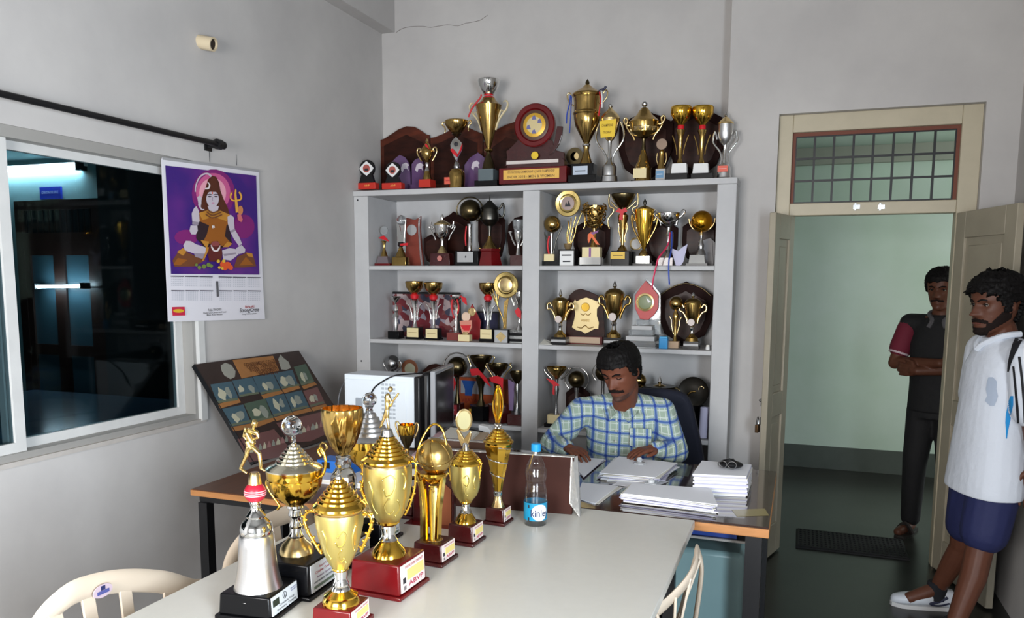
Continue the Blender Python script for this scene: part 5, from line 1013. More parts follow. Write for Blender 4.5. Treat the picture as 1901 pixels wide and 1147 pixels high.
# spiral cup with spire
t = T('trophy_cup', 'slim gold cone cup wound with a silver spiral and topped by a leaf spire', 925, 2.661, ZT, v=870)
fbase(t, .037, .062, radians(-3), MARDK, 'abvp')
m = MB(); prof = [(716, .5), (722, 4), (735, 7), (750, 8.5), (765, 7), (778, 3.5), (784, 2.5)]
for k_ in range(4):
    a = radians(20+k_*90); d = Vector((cos(a), sin(a), 0))
    q = [t.pt(924, v)+d*(r*t.k) for v, r in prof]; m.tube(crv(q, 3), 2.0*t.k, 6)
m.lathe(t.pt(924, 784), [(t.zz(v)-t.zz(784), r*.72*t.k) for v, r in reversed(prof)], 8); build('spire', m, GOLD, t.root, ang=50)
m = MB()
for i in range(8): a = i*pi/4; m.ball(t.pt(924, 789+(i % 2)*5)+Vector((cos(a), sin(a), 0))*4.5*t.k, 3.2*t.k, 10)
build('bead_collar', m, SILV, t.root); t.lathe('lid', GOLD, steps(797, 7, 816, 24, 4)+[(817, 27), (819, 28.5), (822, 27)], seg=30); cone = [(822, 25), (826, 26), (850, 20), (880, 13), (900, 9), (912, 7.5)]; t.lathe('cone', GOLD, cone, seg=10)
q = []; pr_ = cone
for i in range(50):
    v = 826+78*i/49; a = -1.2+i*.36
    for (v0, r0), (v1, r1) in zip(pr_, pr_[1:]):
        if v0 <= v <= v1: R_ = r0+(r1-r0)*(v-v0)/(v1-v0)
    q.append(Vector((t.c.x+(R_+.8)*t.k*cos(a), t.c.y+(R_+.8)*t.k*sin(a), t.zz(v))))
build('spiral_wire', MB().tube(q, 1.1*t.k, 6), SILV, t.root, ang=60); t.lathe('ring', SILV, [(910, 7), (913, 9), (917, 8.5), (920, 7)]); t.lathe('foot', GPALE, [(918, 6), (926, 7), (934, 10), (942, 14), (950, 17)], seg=20, flute=(10, .08, 0))
# cups in the second row
t = T('trophy_goblet', 'open gold fluted goblet on a crystal stem, behind the two front gold cups', 638, 2.12, ZT, v=900)
fbase(t, .06, .08, radians(2), BGLOSS, 'cup')
t.lathe('bowl', M('deep gold', (214, 178, 104), .17, 1), Z([(150, 94), (165, 95), (200, 93), (260, 82), (320, 60), (355, 36), (372, 20)]), seg=48, flute=(18, .08, 14), open=True); t.lathe('crystal_stem', CRYS, Z([(368, 22), (378, 36), (392, 30), (410, 40), (428, 34), (445, 46), (470, 58), (520, 64), (545, 60)]), seg=10); t.lathe('foot', SILV, [(910, 22), (925, 18), (945, 16), (975, 20), (992, 26)]); t.tube('handle', GDK, [(602, 848), (596, 838), (598, 826), (606, 827), (608, 836), (603, 840)], 2.4)
t = T('trophy_cup', 'silver lidded cup with a small crystal ball, standing before the computer case', 687, 2.32, ZT, v=850)
fbase(t, .075, .085, radians(2), BGLOSS, 'cup')
t.ball('crystal_ball', CRYS, 688, 742, 13.5, seg=12); t.lathe('crystal_neck', CRYS, [(754, 8), (758, 6), (764, 7)]); t.lathe('lid', BRUSH, [(763, 5), (766, 6)]+steps(766, 7, 806, 35, 5)+[(808, 42), (812, 46), (815, 45)], seg=36); t.lathe('rim_band', GOLD, [(815, 44), (828, 43)], seg=36); t.lathe('bowl', GOLD, [(828, 43), (840, 41), (855, 32), (866, 20), (872, 14)], seg=44, flute=(14, .08, 40)); t.lathe('stem', SILV, [(870, 14), (880, 10), (890, 12), (905, 9), (920, 12)]); t.lathe('foot', GPALE, [(918, 12), (930, 20), (942, 28), (952, 30)])
t = T('trophy_goblet', 'small open gold goblet with wavy rim behind the batsman cup', 756, 2.62, ZT, v=850)
fbase(t, .042, .06, 0, MARDK, None)
t.lathe('bowl', GOLD, [(789, 17), (791, 17), (800, 16), (806, 14)], open=True); t.lathe('body', BRONZ, [(806, 14), (816, 12), (826, 7), (832, 4)]); t.lathe('stem', GDK, [(830, 4), (850, 4), (880, 3.5), (905, 8), (925, 14)]); t.handles(GPALE, [(742, 812), (737, 800), (735, 787), (739, 784), (742, 790)], 1.6)
t = T('award_plaque', 'dark maroon wooden plaque with a brown plate standing behind the football trophy', 803, 2.56, ZT, v=930)
t.prism('board', MARDK, [(765, 995), (768, 905), (776, 868), (800, 856), (828, 868), (842, 900), (842, 995)], .022, .0, bevel=.003); t.prism('plate', M('copper print', (150, 86, 56), .35, .4), [(812, 985), (812, 905), (822, 892), (838, 905), (838, 985)], .003, -.004); t.box('foot', MAROON, 758, 846, 982, 1006, .08, bevel=.003)

# water bottle
t = T('water_bottle', 'clear plastic water bottle with a blue cap on the white table', 994.5, 2.696, ZT, cat='bottle', v=900)
PET = bpy.data.materials.new('clear bottle'); PET.use_nodes = True; nt = PET.node_tree; nt.nodes.clear()
o_ = nt.nodes.new('ShaderNodeOutputMaterial'); mx = nt.nodes.new('ShaderNodeMixShader'); lw = nt.nodes.new('ShaderNodeLayerWeight'); lw.inputs[0].default_value = .18
tr = nt.nodes.new('ShaderNodeBsdfTransparent'); tr.inputs[0].default_value = (.93, .95, .96, 1); gl = nt.nodes.new('ShaderNodeBsdfGlossy'); gl.inputs['Roughness'].default_value = .14
mm_ = nt.nodes.new('ShaderNodeMath'); mm_.operation = 'MULTIPLY_ADD'; mm_.inputs[1].default_value = .3; mm_.inputs[2].default_value = .07; nt.links.new(lw.outputs['Facing'], mm_.inputs[0]); nt.links.new(mm_.outputs[0], mx.inputs[0]); nt.links.new(tr.outputs[0], mx.inputs[1]); nt.links.new(gl.outputs[0], mx.inputs[2]); nt.links.new(mx.outputs[0], o_.inputs[0])
BP = [(836, 7), (842, 8), (850, 11), (858, 15), (863, 17.6), (865, 17.2), (870, 20), (876, 21.2), (878, 20.4), (884, 20.2), (890, 18.6), (892, 19.4), (894, 18.2), (902, 19), (908, 21), (910, 20.4), (916, 21.2), (922, 21.5), (926, 21.5), (960, 21.5), (966, 21.5), (972, 20), (976, 18)]
t.lathe('bottle_body', PET, BP, seg=32)
t.lathe('water', PET, [(919, 20.6), (960, 20.8), (972, 19), (975, 17)], seg=32)
t.lathe('cap', CYAN, [(823, 8), (824, 9), (834, 9.2), (837, 9)], seg=28); t.lathe('label_band', M('label blue', (24, 140, 180), .4), [(929, 21.9), (961, 21.9)], seg=32, caps=False)
def onb(a, v, R_): an = atan2(-t.c.y, -t.c.x)+radians(a); return Vector((t.c.x+R_*t.k*cos(an), t.c.y+R_*t.k*sin(an), t.zz(v)))
m = MB(); vs = [onb(22+42*cos(2*pi*i/28)*r_/6, 946-15.0*sin(2*pi*i/28)*r_/6, 22.2) for r_ in range(1, 7) for i in range(28)]
m.add(vs, [tuple(range(28))]+[(r_*28+i, r_*28+(i+1) % 28, r_*28+28+(i+1) % 28, r_*28+28+i) for r_ in range(5) for i in range(28)]); build('label_disc', m, WHT, t.root)
tm = text_mb('kinley', (0, 0, 0), (1, 0, 0), (0, 1, 0), 1, width=92); m = MB(); m.add([onb(22+v.x, 947.5-v.y*18.0, 22.45) for v in tm.v], [f for f in tm.f]); build('lettering', m, M('label navy', (24, 44, 90), .5), t.root)
m = MB()
for v in (932, 955): 
    vs = [onb(a, w_, 22.2) for a, w_ in ((-38, v), (-30, v), (-30, v+6), (-38, v+6))]; m.add(vs, [(0, 1, 2, 3)])
build('registration_mark', m, DKINK, t.root)

# board wrapped in plastic film lying on edge, and its neighbour
def lean_board(label, u0, u1, v0, v1, Y, mat, th=.022, tilt=.05, film=True):
    a = PZ(u0, v1, ZT); b = PZ(u1, v1, ZT); a = P(u0, v1, Y); b = P(u1, v1, Y); h = P(u1, v0, Y).z-ZT
    return a, b, h
a = Vector((-1.33, 2.80, ZT)); b = Vector((-.79, 2.862, ZT)); d = (b-a).normalized(); n = Vector((d.y, -d.x, 0)); top = P(1062, 850, 2.87).z
t = empty('wrapped_board', (a+b)/2, 'brown board wrapped in clear film standing on edge behind the water bottle', 'board')
up = Vector((0, 0, top-ZT)) - n*.035; m = MB(); c = (a+b)/2+up/2
m.obox(c, d*((b-a).length/2), n*.012, up/2); build('board', m, M('brown hardboard', (66, 36, 29), .6, spec=.12, noise=(5, .3)), t, bevel=.003)
FILM = M('grey film', (170, 168, 164), .2, .3, bump=(40, .6, .01))
m = MB(); e0 = b+n*.03; vs = [b+n*.012+up, b-n*.012+up+d*.02, b-n*.015+up*.5+d*.035, b+d*.05-n*.0, b+n*.04+d*.03, b+n*.02+up*.5-d*.01]
m.prism([b+n*.014+up-d*.012, b-n*.012+up+d*.006, b-n*.012+d*.03+up*.02, b+n*.03+d*.03, b+n*.014-d*.012+up*.2], Vector((0, 0, .001))+d*.004); build('film_fold', m, FILM, t, smooth=False)
build('film_fold', MB().obox((a+b)/2+up-n*.0, d*((b-a).length/2), n*.014, Vector((0, 0, .002))), FILM, t)
a2 = Vector((-1.42, 2.88, ZT)); b2 = Vector((-1.12, 2.9, ZT)); t = empty('wrapped_board', (a2+b2)/2, 'second film wrapped brown board, behind the spiral cup', 'board')
build('board', MB().obox((a2+b2)/2+Vector((0, .02, .12)), Vector((.16, .01, 0)), Vector((0, .01, 0)), Vector((0, .03, .115))), M('brown hardboard dull', (96, 70, 58), .6, spec=.12, noise=(5, .3)), t, bevel=.003); build('film_fold', MB().obox((a2+b2)/2+Vector((0, .05, .237)), Vector((.162, .01, 0)), Vector((0, .012, 0)), Vector((0, 0, .003))), FILM, t)

# ------------------------------------------------------------------ papers on the desk
def pile(label, quad, z, n, th, jit=.006, rot=.03, mats=(PAPER, PAPER2, LILAC), cat='papers'):
    q = [PZ(u, v, z+n*th) for u, v in quad]; c = sum(q, Vector())/4
    t = empty('paper_pile', (c.x, c.y, z), label, cat)
    for i in range(n):
        a = random.uniform(-rot, rot); o = Vector((random.uniform(-jit, jit), random.uniform(-jit, jit), 0)); R_ = Matrix.Rotation(a, 3, 'Z')
        pts = [R_ @ (p-c)+c+o for p in q]
        for p in pts: p.z = z+i*th
        build('paper', MB().prism(pts[::-1], (0, 0, th*.96)), mats[i % len(mats) if i < n-1 else 0], t, smooth=False)
    return t
ZD = ZT+.0008
pile('loose typed sheets on the desk just right of the wrapped board', [(1062, 862), (1082, 848), (1124, 852), (1070, 884)], ZD, 4, .002, .01, .12)
t = pile('big fanned pile of white papers in front of the seated man', [(1117, 880), (1140, 848), (1252, 858), (1222, 886)], ZD, 12, .0024, .014, .16)
pile('wide pile of answer sheets near the desk front edge', [(1155, 915), (1172, 896), (1318, 906), (1330, 936)], ZD, 12, .003, .009, .05)
pile('neat tall stack of white papers at the right corner of the desk', [(1288, 880), (1304, 855), (1396, 862), (1388, 884)], ZD, 16, .0055, .004, .02)
pile('single creased sheets lying behind the wrapped board', [(1072, 925), (1085, 896), (1152, 903), (1105, 935)], ZD, 3, .0012, .008, .06)
pile('thin sheets between the big pile and the desk front pile', [(1135, 898), (1160, 885), (1240, 892), (1205, 905)], ZD, 2, .0012, .01, .05)
m = MB(); t = T('paperweight', 'clear glass paperweight on the big fanned paper pile', 1187, 3.66, ZD+.0294, v=860); t.lathe('base', CLOUDG, [(858, 11), (862, 11), (866, 12)], seg=8); t.lathe('knob', CLOUDG, [(849, 3), (852, 6), (856, 4), (858, 6)], seg=10)
t = T('paperweight', 'clear glass paperweight with a round knob on the answer sheets', 1209, 3.3, ZD+.0365, v=900); t.box('base', CLOUDG, 1198, 1220, 907, 913, .045, bevel=.002); t.lathe('knob', CLOUDG, [(888, 2), (891, 6), (895, 6.5), (899, 4), (903, 6), (908, 8)], seg=10)
zt4 = ZD+16*.0055
t = T('spectacles', 'folded black spectacles and case on the tall paper stack', 1352, PZ(1352, 869, zt4).y, zt4, cat='glasses', v=865)
build('case', MB().ball(t.c+Vector((.012, .005, .017)), .046, 16, (1.1, .75, .37)), BLKP, t.root)
m = MB()
for dx in (-.022, .018): m.tube([t.c+Vector((dx+.018*cos(a), -.03+.004*sin(a), .022+.014*sin(a))) for a in [2*pi*i/16 for i in range(16)]], .0026, 6, closed=True)
m.tube([t.c+Vector((-.004, -.03, .026)), t.c+Vector((0, -.03, .026))], .0025, 6); m.tube(crv([t.c+Vector((-.038, -.03, .028)), t.c+Vector((-.02, .01, .032)), t.c+Vector((.02, .03, .036))]), .0028, 6); m.tube(crv([t.c+Vector((.036, -.03, .028)), t.c+Vector((.03, .0, .034)), t.c+Vector((.0, .03, .036))]), .0028, 6)
build('frame', m, BLKP, t.root)

# ------------------------------------------------------------------ computer, files, calendar
t = empty('computer_case', (-2.1, 3.72, ZT), 'beige white desktop computer case with a black front on the side table', 'computer')
cy = 3.66; A = P(639, 694, cy); B = P(768, 700, cy)
cx0, cx1, cz = A.x, B.x, (A.z+B.z)/2
build('shell', MB().box((cx0, cy, ZT+.01), (cx1, cy+.19, cz)), M('pale blue grey steel', (222, 230, 236), .4), t, bevel=.004)
build('side_panel', MB().box((cx0+.01, cy-.004, ZT+.03), (cx1-.045, cy, cz-.025)), M('pale blue grey steel', (222, 230, 236), .4), t, bevel=.002)
build('front_bezel', MB().box((cx1, cy-.002, ZT+.01), (cx1+.035, cy+.192, cz+.003)), BLKP, t, bevel=.008)
for y in (cy+.05, cy+.12): build('bezel_strip', MB().box((cx1+.034, y, ZT+.06), (cx1+.037, y+.012, cz-.03)), CHROME, t)
m = MB(); p = P(724, 735, cy)
for i in range(4):
    for j in range(9): q = p+Vector((-.04+i*.022, -.0052, .06-j*.022)); m.box((q.x-.008, q.y, q.z-.006), (q.x+.008, q.y+.002, q.z+.006))
vg = build('vent_slots', m, M('vent grey', (176, 184, 192), .5), t); vg['kind'] = 'stuff'
p = P(668, 745, cy); build('panel_latch', MB().box((p.x-.02, p.y-.012, p.z-.03), (p.x+.02, p.y-.003, p.z+.02)), M('latch grey', (150, 158, 166), .4), t, bevel=.003)
for x in (cx0+.03, cx1-.03): build('foot', MB().box((x-.02, cy+.03, ZT), (x+.02, cy+.16, ZT+.01)), BLKP, t)
t = empty('power_cable', P(700, 700, cy+.02), 'thin dark cable draped over the computer case', 'cable'); t.location.z = cz
ROOT[t] = Vector(t.location); build('cable', MB().tube(crv([(A.x+.42, cy+.16, cz+.006), (A.x+.36, cy+.06, cz+.008), (A.x+.30, cy-.006, cz+.002), P(700, 715, cy-.012), P(690, 728, cy-.013), P(682, 745, cy-.013)]), .004, 8), BLKP, t)
t = empty('power_cable', (-2.25, 3.84, ZT), 'grey cable hanging behind the left end of the computer case', 'cable'); build('cable', MB().tube(crv([P(640, 708, cy+.1), P(632, 725, cy+.1), P(628, 750, cy+.08), P(632, 775, cy+.05), (cx0-.03, cy+.06, ZT+.005), (cx0+.1, cy-.06, ZT+.005)]), .004, 8), M('grey cable', (90, 92, 96), .5), t)
# monitor facing right
t = empty('monitor', (-1.75, 4.0, ZT), 'black computer monitor seen edge-on with a silver bezel, right of the computer case', 'monitor')
n0 = P(803, 690, 3.70); n1 = P(838, 674, 4.1); dd_ = (n1-n0); dd_.z = 0; L = dd_.length; dd_.normalize(); nn = Vector((dd_.y, -dd_.x, 0)); zt_ = (n0.z+n1.z)/2; zb_ = ZT+.06
c = n0+dd_*(L/2); c.z = (zt_+zb_)/2; up = Vector((0, 0, (zt_-zb_)/2))
build('bezel', MB().obox(c, dd_*(L/2), nn*.014, up), M('silver bezel', (150, 152, 156), .35), t, bevel=.005); build('screen', MB().obox(c+nn*.0145, dd_*(L/2-.02), nn*.001, up*.9), M('dark screen', (20, 22, 24), .12), t)
build('back_shell', MB().obox(c-nn*.04, dd_*(L/2-.01), nn*.026, up*.96), BLKP, t, bevel=.02); build('stand', MB().box((c.x-.07, c.y-.02, ZT+.01), (c.x-.03, c.y+.02, zb_+.05)), BLKP, t); build('foot', MB().box((c.x-.07, c.y-.1, ZT), (c.x+.1, c.y+.1, ZT+.012)), BLKP, t, bevel=.004)
# files heap between monitor and wrapped board
def slab(nm, label, quad, z, h, mat, cat='file', edge=None):
    q = [PZ(u, v, z+h) for u, v in quad]; c = sum(q, Vector())/4; t = empty(nm, (c.x, c.y, z), label, cat)
    for p in q: p.z = z
    build('cover', MB().prism(q[::-1], (0, 0, h*.16)), mat, t, smooth=False); build('cover', MB().prism([p+Vector((0, 0, h*.84)) for p in q][::-1], (0, 0, h*.16)), mat, t, smooth=False)
    c2 = [c+(p-c)*.985 for p in q]
    for p in c2: p.z = z+h*.16
    build('pages', MB().prism(c2[::-1], (0, 0, h*.68)), edge or PAPER2, t, smooth=False); return t
Q = [(765, 850), (812, 796), (905, 812), (880, 850)]
slab('box_file', 'dark box file at the bottom of the heap left of the wrapped board', [(750, 868), (815, 815), (905, 828), (885, 862)], ZT, .05, M('file maroon', (70, 40, 40), .5))
slab('box_file', 'cyan edged folder in the heap left of the wrapped board', [(765, 852), (818, 806), (903, 818), (878, 848)], ZT+.0501, .022, M('file blue', (50, 130, 180), .45))
slab('box_file', 'pink paper folder above the cyan one in the heap', [(762, 846), (815, 800), (896, 812), (870, 840)], ZT+.0722, .014, M('pink folder', (216, 178, 186), .6))
slab('box_file', 'thick tan bound register second from the top of the heap', [(800, 828), (832, 796), (908, 803), (885, 830)], ZT+.0863, .03, M('register tan', (190, 168, 142), .6))
slab('paper_bundle', 'white paper bundle lying on top of the file heap', [(812, 814), (836, 793), (890, 799), (868, 820)], ZT+.1164, .014, PAPER2, 'papers')
t = T('pen', 'black pen lying on top of the file heap', 880, 3.75, ZT+.1305, cat='pen', v=800); build('barrel', MB().tube([PZ(868, 796, ZT+.1345), PZ(896, 801, ZT+.1345)], .004, 8), BLKP, t.root); build('tip', MB().tube([PZ(896, 801, ZT+.1345), PZ(900, 802, ZT+.134)], [.003, .001], 8), CHROME, t.root)
t = T('ring_binder', 'white cardboard folder end with a rounded corner left of the seated man', 905, 3.9, ZT, cat='file', v=830); t.prism('cover', WHT, [(888, 900), (888, 790), (904, 792), (911, 800), (912, 900)], .05, 0, bevel=.004)
t = T('small_box', 'blue and white carton on the side table behind the goblet handle', 612, 2.95, ZT, cat='box', v=865); t.box('carton', M('carton blue', (40, 110, 200), .4), 600, 662, 850, 872, .1, bevel=.003); t.box('window', BLKP, 610, 624, 853, 864, .002, -.0515)
slab('paper_bundle', 'white papers lying at the front of the side table', [(560, 885), (590, 868), (690, 878), (670, 898)], ZT, .02, PAPER, 'papers')
slab('paper_bundle', 'stack of white papers on the side table behind the batsman cup', [(770, 905), (775, 880), (830, 886), (826, 915)], ZT, .05, PAPER, 'papers')
# ------------------------------------------------------------------ calendar on the left wall
cal = empty('wall_calendar', (XL, 3.4, 2.2), 'white wall calendar with a purple devotional picture of a seated ascetic, hung beside the window', 'calendar')
XC = XL+.02
def cz_(zx, zy, d=0): return PX(300+zx/4.985, 290+zy/4.985, XC+d)
def cp(u, v, d=0): return PX(u, v, XC+d)
m = MB(); rows = 10; g = []
for i in range(rows+1):
    f_ = i/rows; l = Vector(cp(301+(313-301)*f_, 294+(597-294)*f_)); r = Vector(cp(482+(492-482)*f_, 318+(592-318)*f_))
    l.x = XC-.005+.002*f_; r.x = XC-.006+.012*max(0, f_-.7)**1.5*3
    g.append((l, r))
for th in (-.001, 0):
    pass
vs = []; fs = []
for i, (l, r) in enumerate(g):
    for k in range(5):
        p = l.lerp(r, k/4); vs.append(p+Vector((.004*sin(pi*k/4)*0, 0, 0)))
n_ = len(vs); vs += [p-Vector((.0015, 0, 0)) for p in vs]
for i in range(rows):
    for k in range(4):
        a = i*5+k; fs.append((a, a+5, a+6, a+1)); fs.append((n_+a, n_+a+1, n_+a+6, n_+a+5))
for i in range(rows):
    for a, b in ((i*5, i*5+5), (i*5+9, i*5+4)): fs.append((a, n_+a, n_+b, b))
for k in range(4):
    fs.append((k, k+1, n_+k+1, n_+k)); a = rows*5+k; fs.append((a+1, a, n_+a, n_+a+1))
build('sheet', MB().add(vs, fs), M('calendar paper', (222, 220, 226), .5), cal)
build('hanging_strip', MB().obox((cp(301, 294, -.006)+cp(482, 318, -.006))/2+Vector((.0, 0, 0)), (cp(482, 318)-cp(301, 294))/2, Vector((.003, 0, 0)), Vector((0, 0, .006))), M('tin strip', (160, 160, 162), .4), cal)
for u, v in ((394, 300), (444, 306)): p = cp(u, v); build('nail_string', MB().tube([Vector((XL+.004, p.y, p.z-.002)), Vector((XL+.003, p.y, p.z+.055))], .0012, 5), DKINK, cal)
pm = {}
def pc(name, rgb): return M('print '+name, rgb, .45)
layers = []
BG = bpy.data.materials.new('print purple ground'); BG.use_nodes = True; nt = BG.node_tree; tc = nt.nodes.new('ShaderNodeTexCoord'); ns = nt.nodes.new('ShaderNodeTexNoise'); ns.inputs['Scale'].default_value = 4
rp = nt.nodes.new('ShaderNodeValToRGB'); rp.color_ramp.elements[0].position = .42; rp.color_ramp.elements[1].position = .75; rp.color_ramp.elements[0].color = (*lin((58, 28, 118)), 1); rp.color_ramp.elements[1].color = (*lin((104, 40, 130)), 1)
nt.links.new(tc.outputs['Object'], ns.inputs['Vector']); nt.links.new(ns.outputs[0], rp.inputs[0]); nt.links.new(rp.outputs[0], nt.nodes['Principled BSDF'].inputs['Base Color']); nt.nodes['Principled BSDF'].inputs['Roughness'].default_value = .4
pic_m = MB(); pic_mats = []; depth = [0.0008]
def lay(mat, pts):
    depth[0] += .00022
    if mat not in pic_mats: pic_mats.append(mat)
    q = [cz_(x, y, depth[0]) for x, y in pts]
    pic_m.add(q, [tuple(range(len(q)))], pic_mats.index(mat))
def ell(cx, cy, rx, ry, n=22): return [(cx+rx*cos(2*pi*i/n), cy+ry*sin(2*pi*i/n)) for i in range(n)]
def stroke(mat, pts, w):
    q = crv([(x, y, 0) for x, y in pts], 4); L = []; R_ = []
    for i, p in enumerate(q):
        t_ = (q[min(i+1, len(q)-1)]-q[max(i-1, 0)]).normalized(); n2 = Vector((-t_.y, t_.x, 0)); ww = w[0]+(w[1]-w[0])*i/(len(q)-1) if isinstance(w, tuple) else w
        L.append(p+n2*ww); R_.append(p-n2*ww)
    for i in range(len(q)-1): lay_same(mat, [(L[i].x, L[i].y), (L[i+1].x, L[i+1].y), (R_[i+1].x, R_[i+1].y), (R_[i].x, R_[i].y)], i == 0)
def lay_same(mat, pts, first):
    if first: depth[0] += .00022
    if mat not in pic_mats: pic_mats.append(mat)
    pic_m.add([cz_(x, y, depth[0]) for x, y in pts], [tuple(range(len(pts)))], pic_mats.index(mat))
W_ = pc('pale skin', (196, 186, 196)); W2 = pc('grey skin', (150, 138, 152)); OR = pc('orange cloth', (150, 88, 30)); OR2 = pc('ochre', (188, 130, 50)); HR = pc('dark hair', (84, 42, 28)); MG = pc('magenta glow', (126, 34, 110)); PK = pc('pink glow', (196, 90, 140)); PK2 = pc('light halo', (226, 160, 176)); WH = pc('white', (222, 214, 214)); DK = pc('dark', (44, 28, 36)); BR = pc('brown', (112, 66, 40)); GR = pc('green fruit', (110, 130, 60)); RD = pc('vermilion', (214, 84, 40)); YL = pc('yellow', (216, 176, 60)); MRN = pc('maroon pot', (92, 34, 32)); GLD = pc('gold', (226, 168, 70))
lay(BG, [(35, 85), (875, 180), (905, 1095), (88, 1088)])
lay(MG, ell(230, 750, 110, 70)); lay(MG, ell(760, 650, 100, 110)); lay(MG, ell(480, 345, 200, 225)); lay(PK, ell(478, 335, 160, 180)); lay(PK2, ell(472, 340, 125, 140))
stroke(W_, [(312, 330), (318, 270), (345, 205), (385, 168), (430, 162), (462, 190)], (5, 9))
lay(BR, [(100, 965), (150, 890), (200, 870), (330, 930), (410, 960), (300, 1020), (120, 1022)]); lay(OR2, [(140, 885), (200, 848), (230, 880), (200, 920)]); lay(OR, [(110, 1000), (150, 940), (240, 960), (170, 1010)])
lay(BR, [(668, 1030), (700, 930), (790, 890), (850, 930), (876, 1018), (770, 1030)]); lay(OR2, [(780, 890), (840, 900), (848, 935), (800, 925)]); lay(OR, [(720, 1010), (780, 930), (850, 1005)])
lay(HR, [(405, 300), (430, 215), (470, 180), (505, 190), (530, 240), (545, 320), (575, 400), (610, 470), (628, 530), (590, 570), (545, 540), (350, 520), (372, 400), (390, 330)])
lay(DK, [(330, 600), (620, 600), (650, 800), (560, 850), (400, 850), (320, 760)])
lay(OR, [(350, 520), (400, 540), (480, 560), (560, 550), (650, 550), (665, 590), (600, 640), (585, 740), (640, 800), (560, 830), (380, 800), (420, 720), (440, 640), (350, 600)])
lay(OR2, [(345, 525), (420, 500), (540, 500), (640, 545), (600, 600), (480, 560), (380, 590)])
lay(W_, [(300, 480), (322, 462), (345, 505), (352, 600), (330, 640), (285, 610), (278, 530)]); lay(W2, [(285, 600), (345, 610), (338, 640), (282, 630)]); lay(W_, [(268, 640), (330, 640), (335, 690), (315, 725), (275, 722), (258, 690)])
lay(W_, [(330, 380), (350, 362), (370, 380), (368, 440), (360, 470), (340, 440)]); stroke(W_, [(345, 440), (356, 470), (372, 492), (395, 492)], (10, 4))
lay(W_, [(610, 560), (640, 540), (668, 565), (675, 670), (720, 750), (745, 810), (715, 830), (665, 760), (632, 690), (612, 620)]); lay(W2, [(634, 690), (676, 672), (684, 690), (645, 708)]); lay(W_, [(690, 850), (740, 820), (775, 860), (770, 890), (720, 905), (690, 890)])
lay(W_, [(200, 825), (225, 782), (270, 785), (320, 815), (400, 840), (440, 870), (400, 905), (300, 900), (215, 870)]); lay(W2, [(300, 895), (400, 900), (380, 950), (310, 930)]); lay(W_, [(560, 870), (630, 850), (720, 865), (710, 910), (640, 965), (570, 955)]); lay(W2, [(570, 905), (690, 890), (690, 905), (580, 925)])
lay(OR2, [(360, 775), (440, 790), (430, 830), (415, 850)]); lay(OR2, [(565, 840), (610, 790), (655, 808), (620, 840)]); stroke(OR2, [(425, 840), (415, 890), (380, 970)], (14, 6))
lay(MRN, [(440, 830), (470, 790), (520, 785), (550, 830), (562, 900), (550, 975), (440, 975), (428, 900)]); lay(pc('pot rim', (140, 70, 70)), ell(498, 810, 38, 24)); stroke(WH, [(458, 820), (470, 862), (500, 880), (530, 865), (542, 825)], (3, 3)); stroke(WH, [(464, 840), (485, 872), (515, 874), (536, 845)], 8)
lay(W_, [(425, 460), (530, 460), (520, 505), (480, 515), (440, 500)])
lay(W_, ell(472, 395, 58, 78)); lay(HR, [(408, 345), (430, 312), (480, 305), (525, 325), (538, 350), (500, 330), (450, 328)]); lay(HR, [(430, 300), (440, 215), (475, 185), (510, 215), (525, 300), (480, 320)])
stroke(WH, [(432, 244), (446, 268), (434, 298), (402, 300)], (4, 6)); stroke(WH, [(425, 240), (440, 262), (432, 292), (405, 296)], 3)
for x in (445, 503): lay(DK, ell(x, 374, 17, 6)); stroke(DK, [(x-22, 358), (x, 350), (x+20, 358)], 3)
lay(PK, ell(476, 432, 15, 5)); stroke(W2, [(474, 375), (470, 405), (478, 412)], 2); lay(RD, ell(470, 340, 4, 12))
for k_ in range(3): stroke(BR, [(425-8*k_, 490+22*k_), (470, 522+24*k_), (545+8*k_, 495+22*k_)], 6)
stroke(WH, [(470, 640), (474, 665), (482, 640), (490, 662)], 4)
stroke(GLD, [(640, 345), (640, 390), (665, 410), (700, 408), (730, 400), (738, 370), (718, 330)], (6, 8)); stroke(GLD, [(686, 310), (684, 360), (690, 420), (700, 520)], (7, 14)); lay(GLD, [(678, 330), (684, 298), (694, 330)]); lay(GLD, [(630, 370), (655, 320), (654, 360)]); lay(GLD, [(716, 328), (728, 350), (738, 378)]); lay(pc('drum', (200, 130, 80)), ell(730, 500, 24, 42)); lay(pc('tassel', (206, 110, 110)), [(700, 540), (730, 530), (752, 585), (738, 610), (705, 590)])
for x, y, r in ((350, 1030, 18), (393, 1020, 21), (435, 1005, 20), (460, 1015, 16), (322, 1005, 14)): lay(GR, ell(x, y, r, r, 14))
for x, y, r in ((570, 1000, 30), (610, 1010, 34), (640, 1030, 22), (585, 1035, 22)): lay(RD, ell(x, y, r, r, 14))
for x, y, r in ((525, 972, 16), (575, 970, 16), (535, 1030, 14), (562, 1038, 12)): lay(YL, ell(x, y, r, r, 12))
build('picture', pic_m, pic_mats, cal, smooth=False)
def ct(s_, u, v, size, mat, w=None, sh=0): 
    p = cp(u, v, .0035); ex = (cp(u+10, v-.0, 0)-cp(u, v, 0)); ex = Vector((0, 1, 0)); return build('lettering', text_mb(s_, p, ex, (0, 0, 1), size, shear=sh, width=w), mat, cal)
ct('StrongCrete', 463, 575.5, .03, DKINK, .165, .2); ct('Birla A1', 464, 569.5, .02, REDINK, .075); ct('Strong Walls, Strong Roofs', 463, 582.5, .01, M('grey ink', (120, 120, 124), .6), .12)
ct('RAJA TRADERS', 399, 575, .018, M('grey ink', (120, 120, 124), .6), .1); ct('Dealers in Cement and Steel', 399, 580, .012, M('grey ink', (120, 120, 124), .6), .17); ct('Main Road Bazaar', 399, 584, .012, M('grey ink', (120, 120, 124), .6), .12)
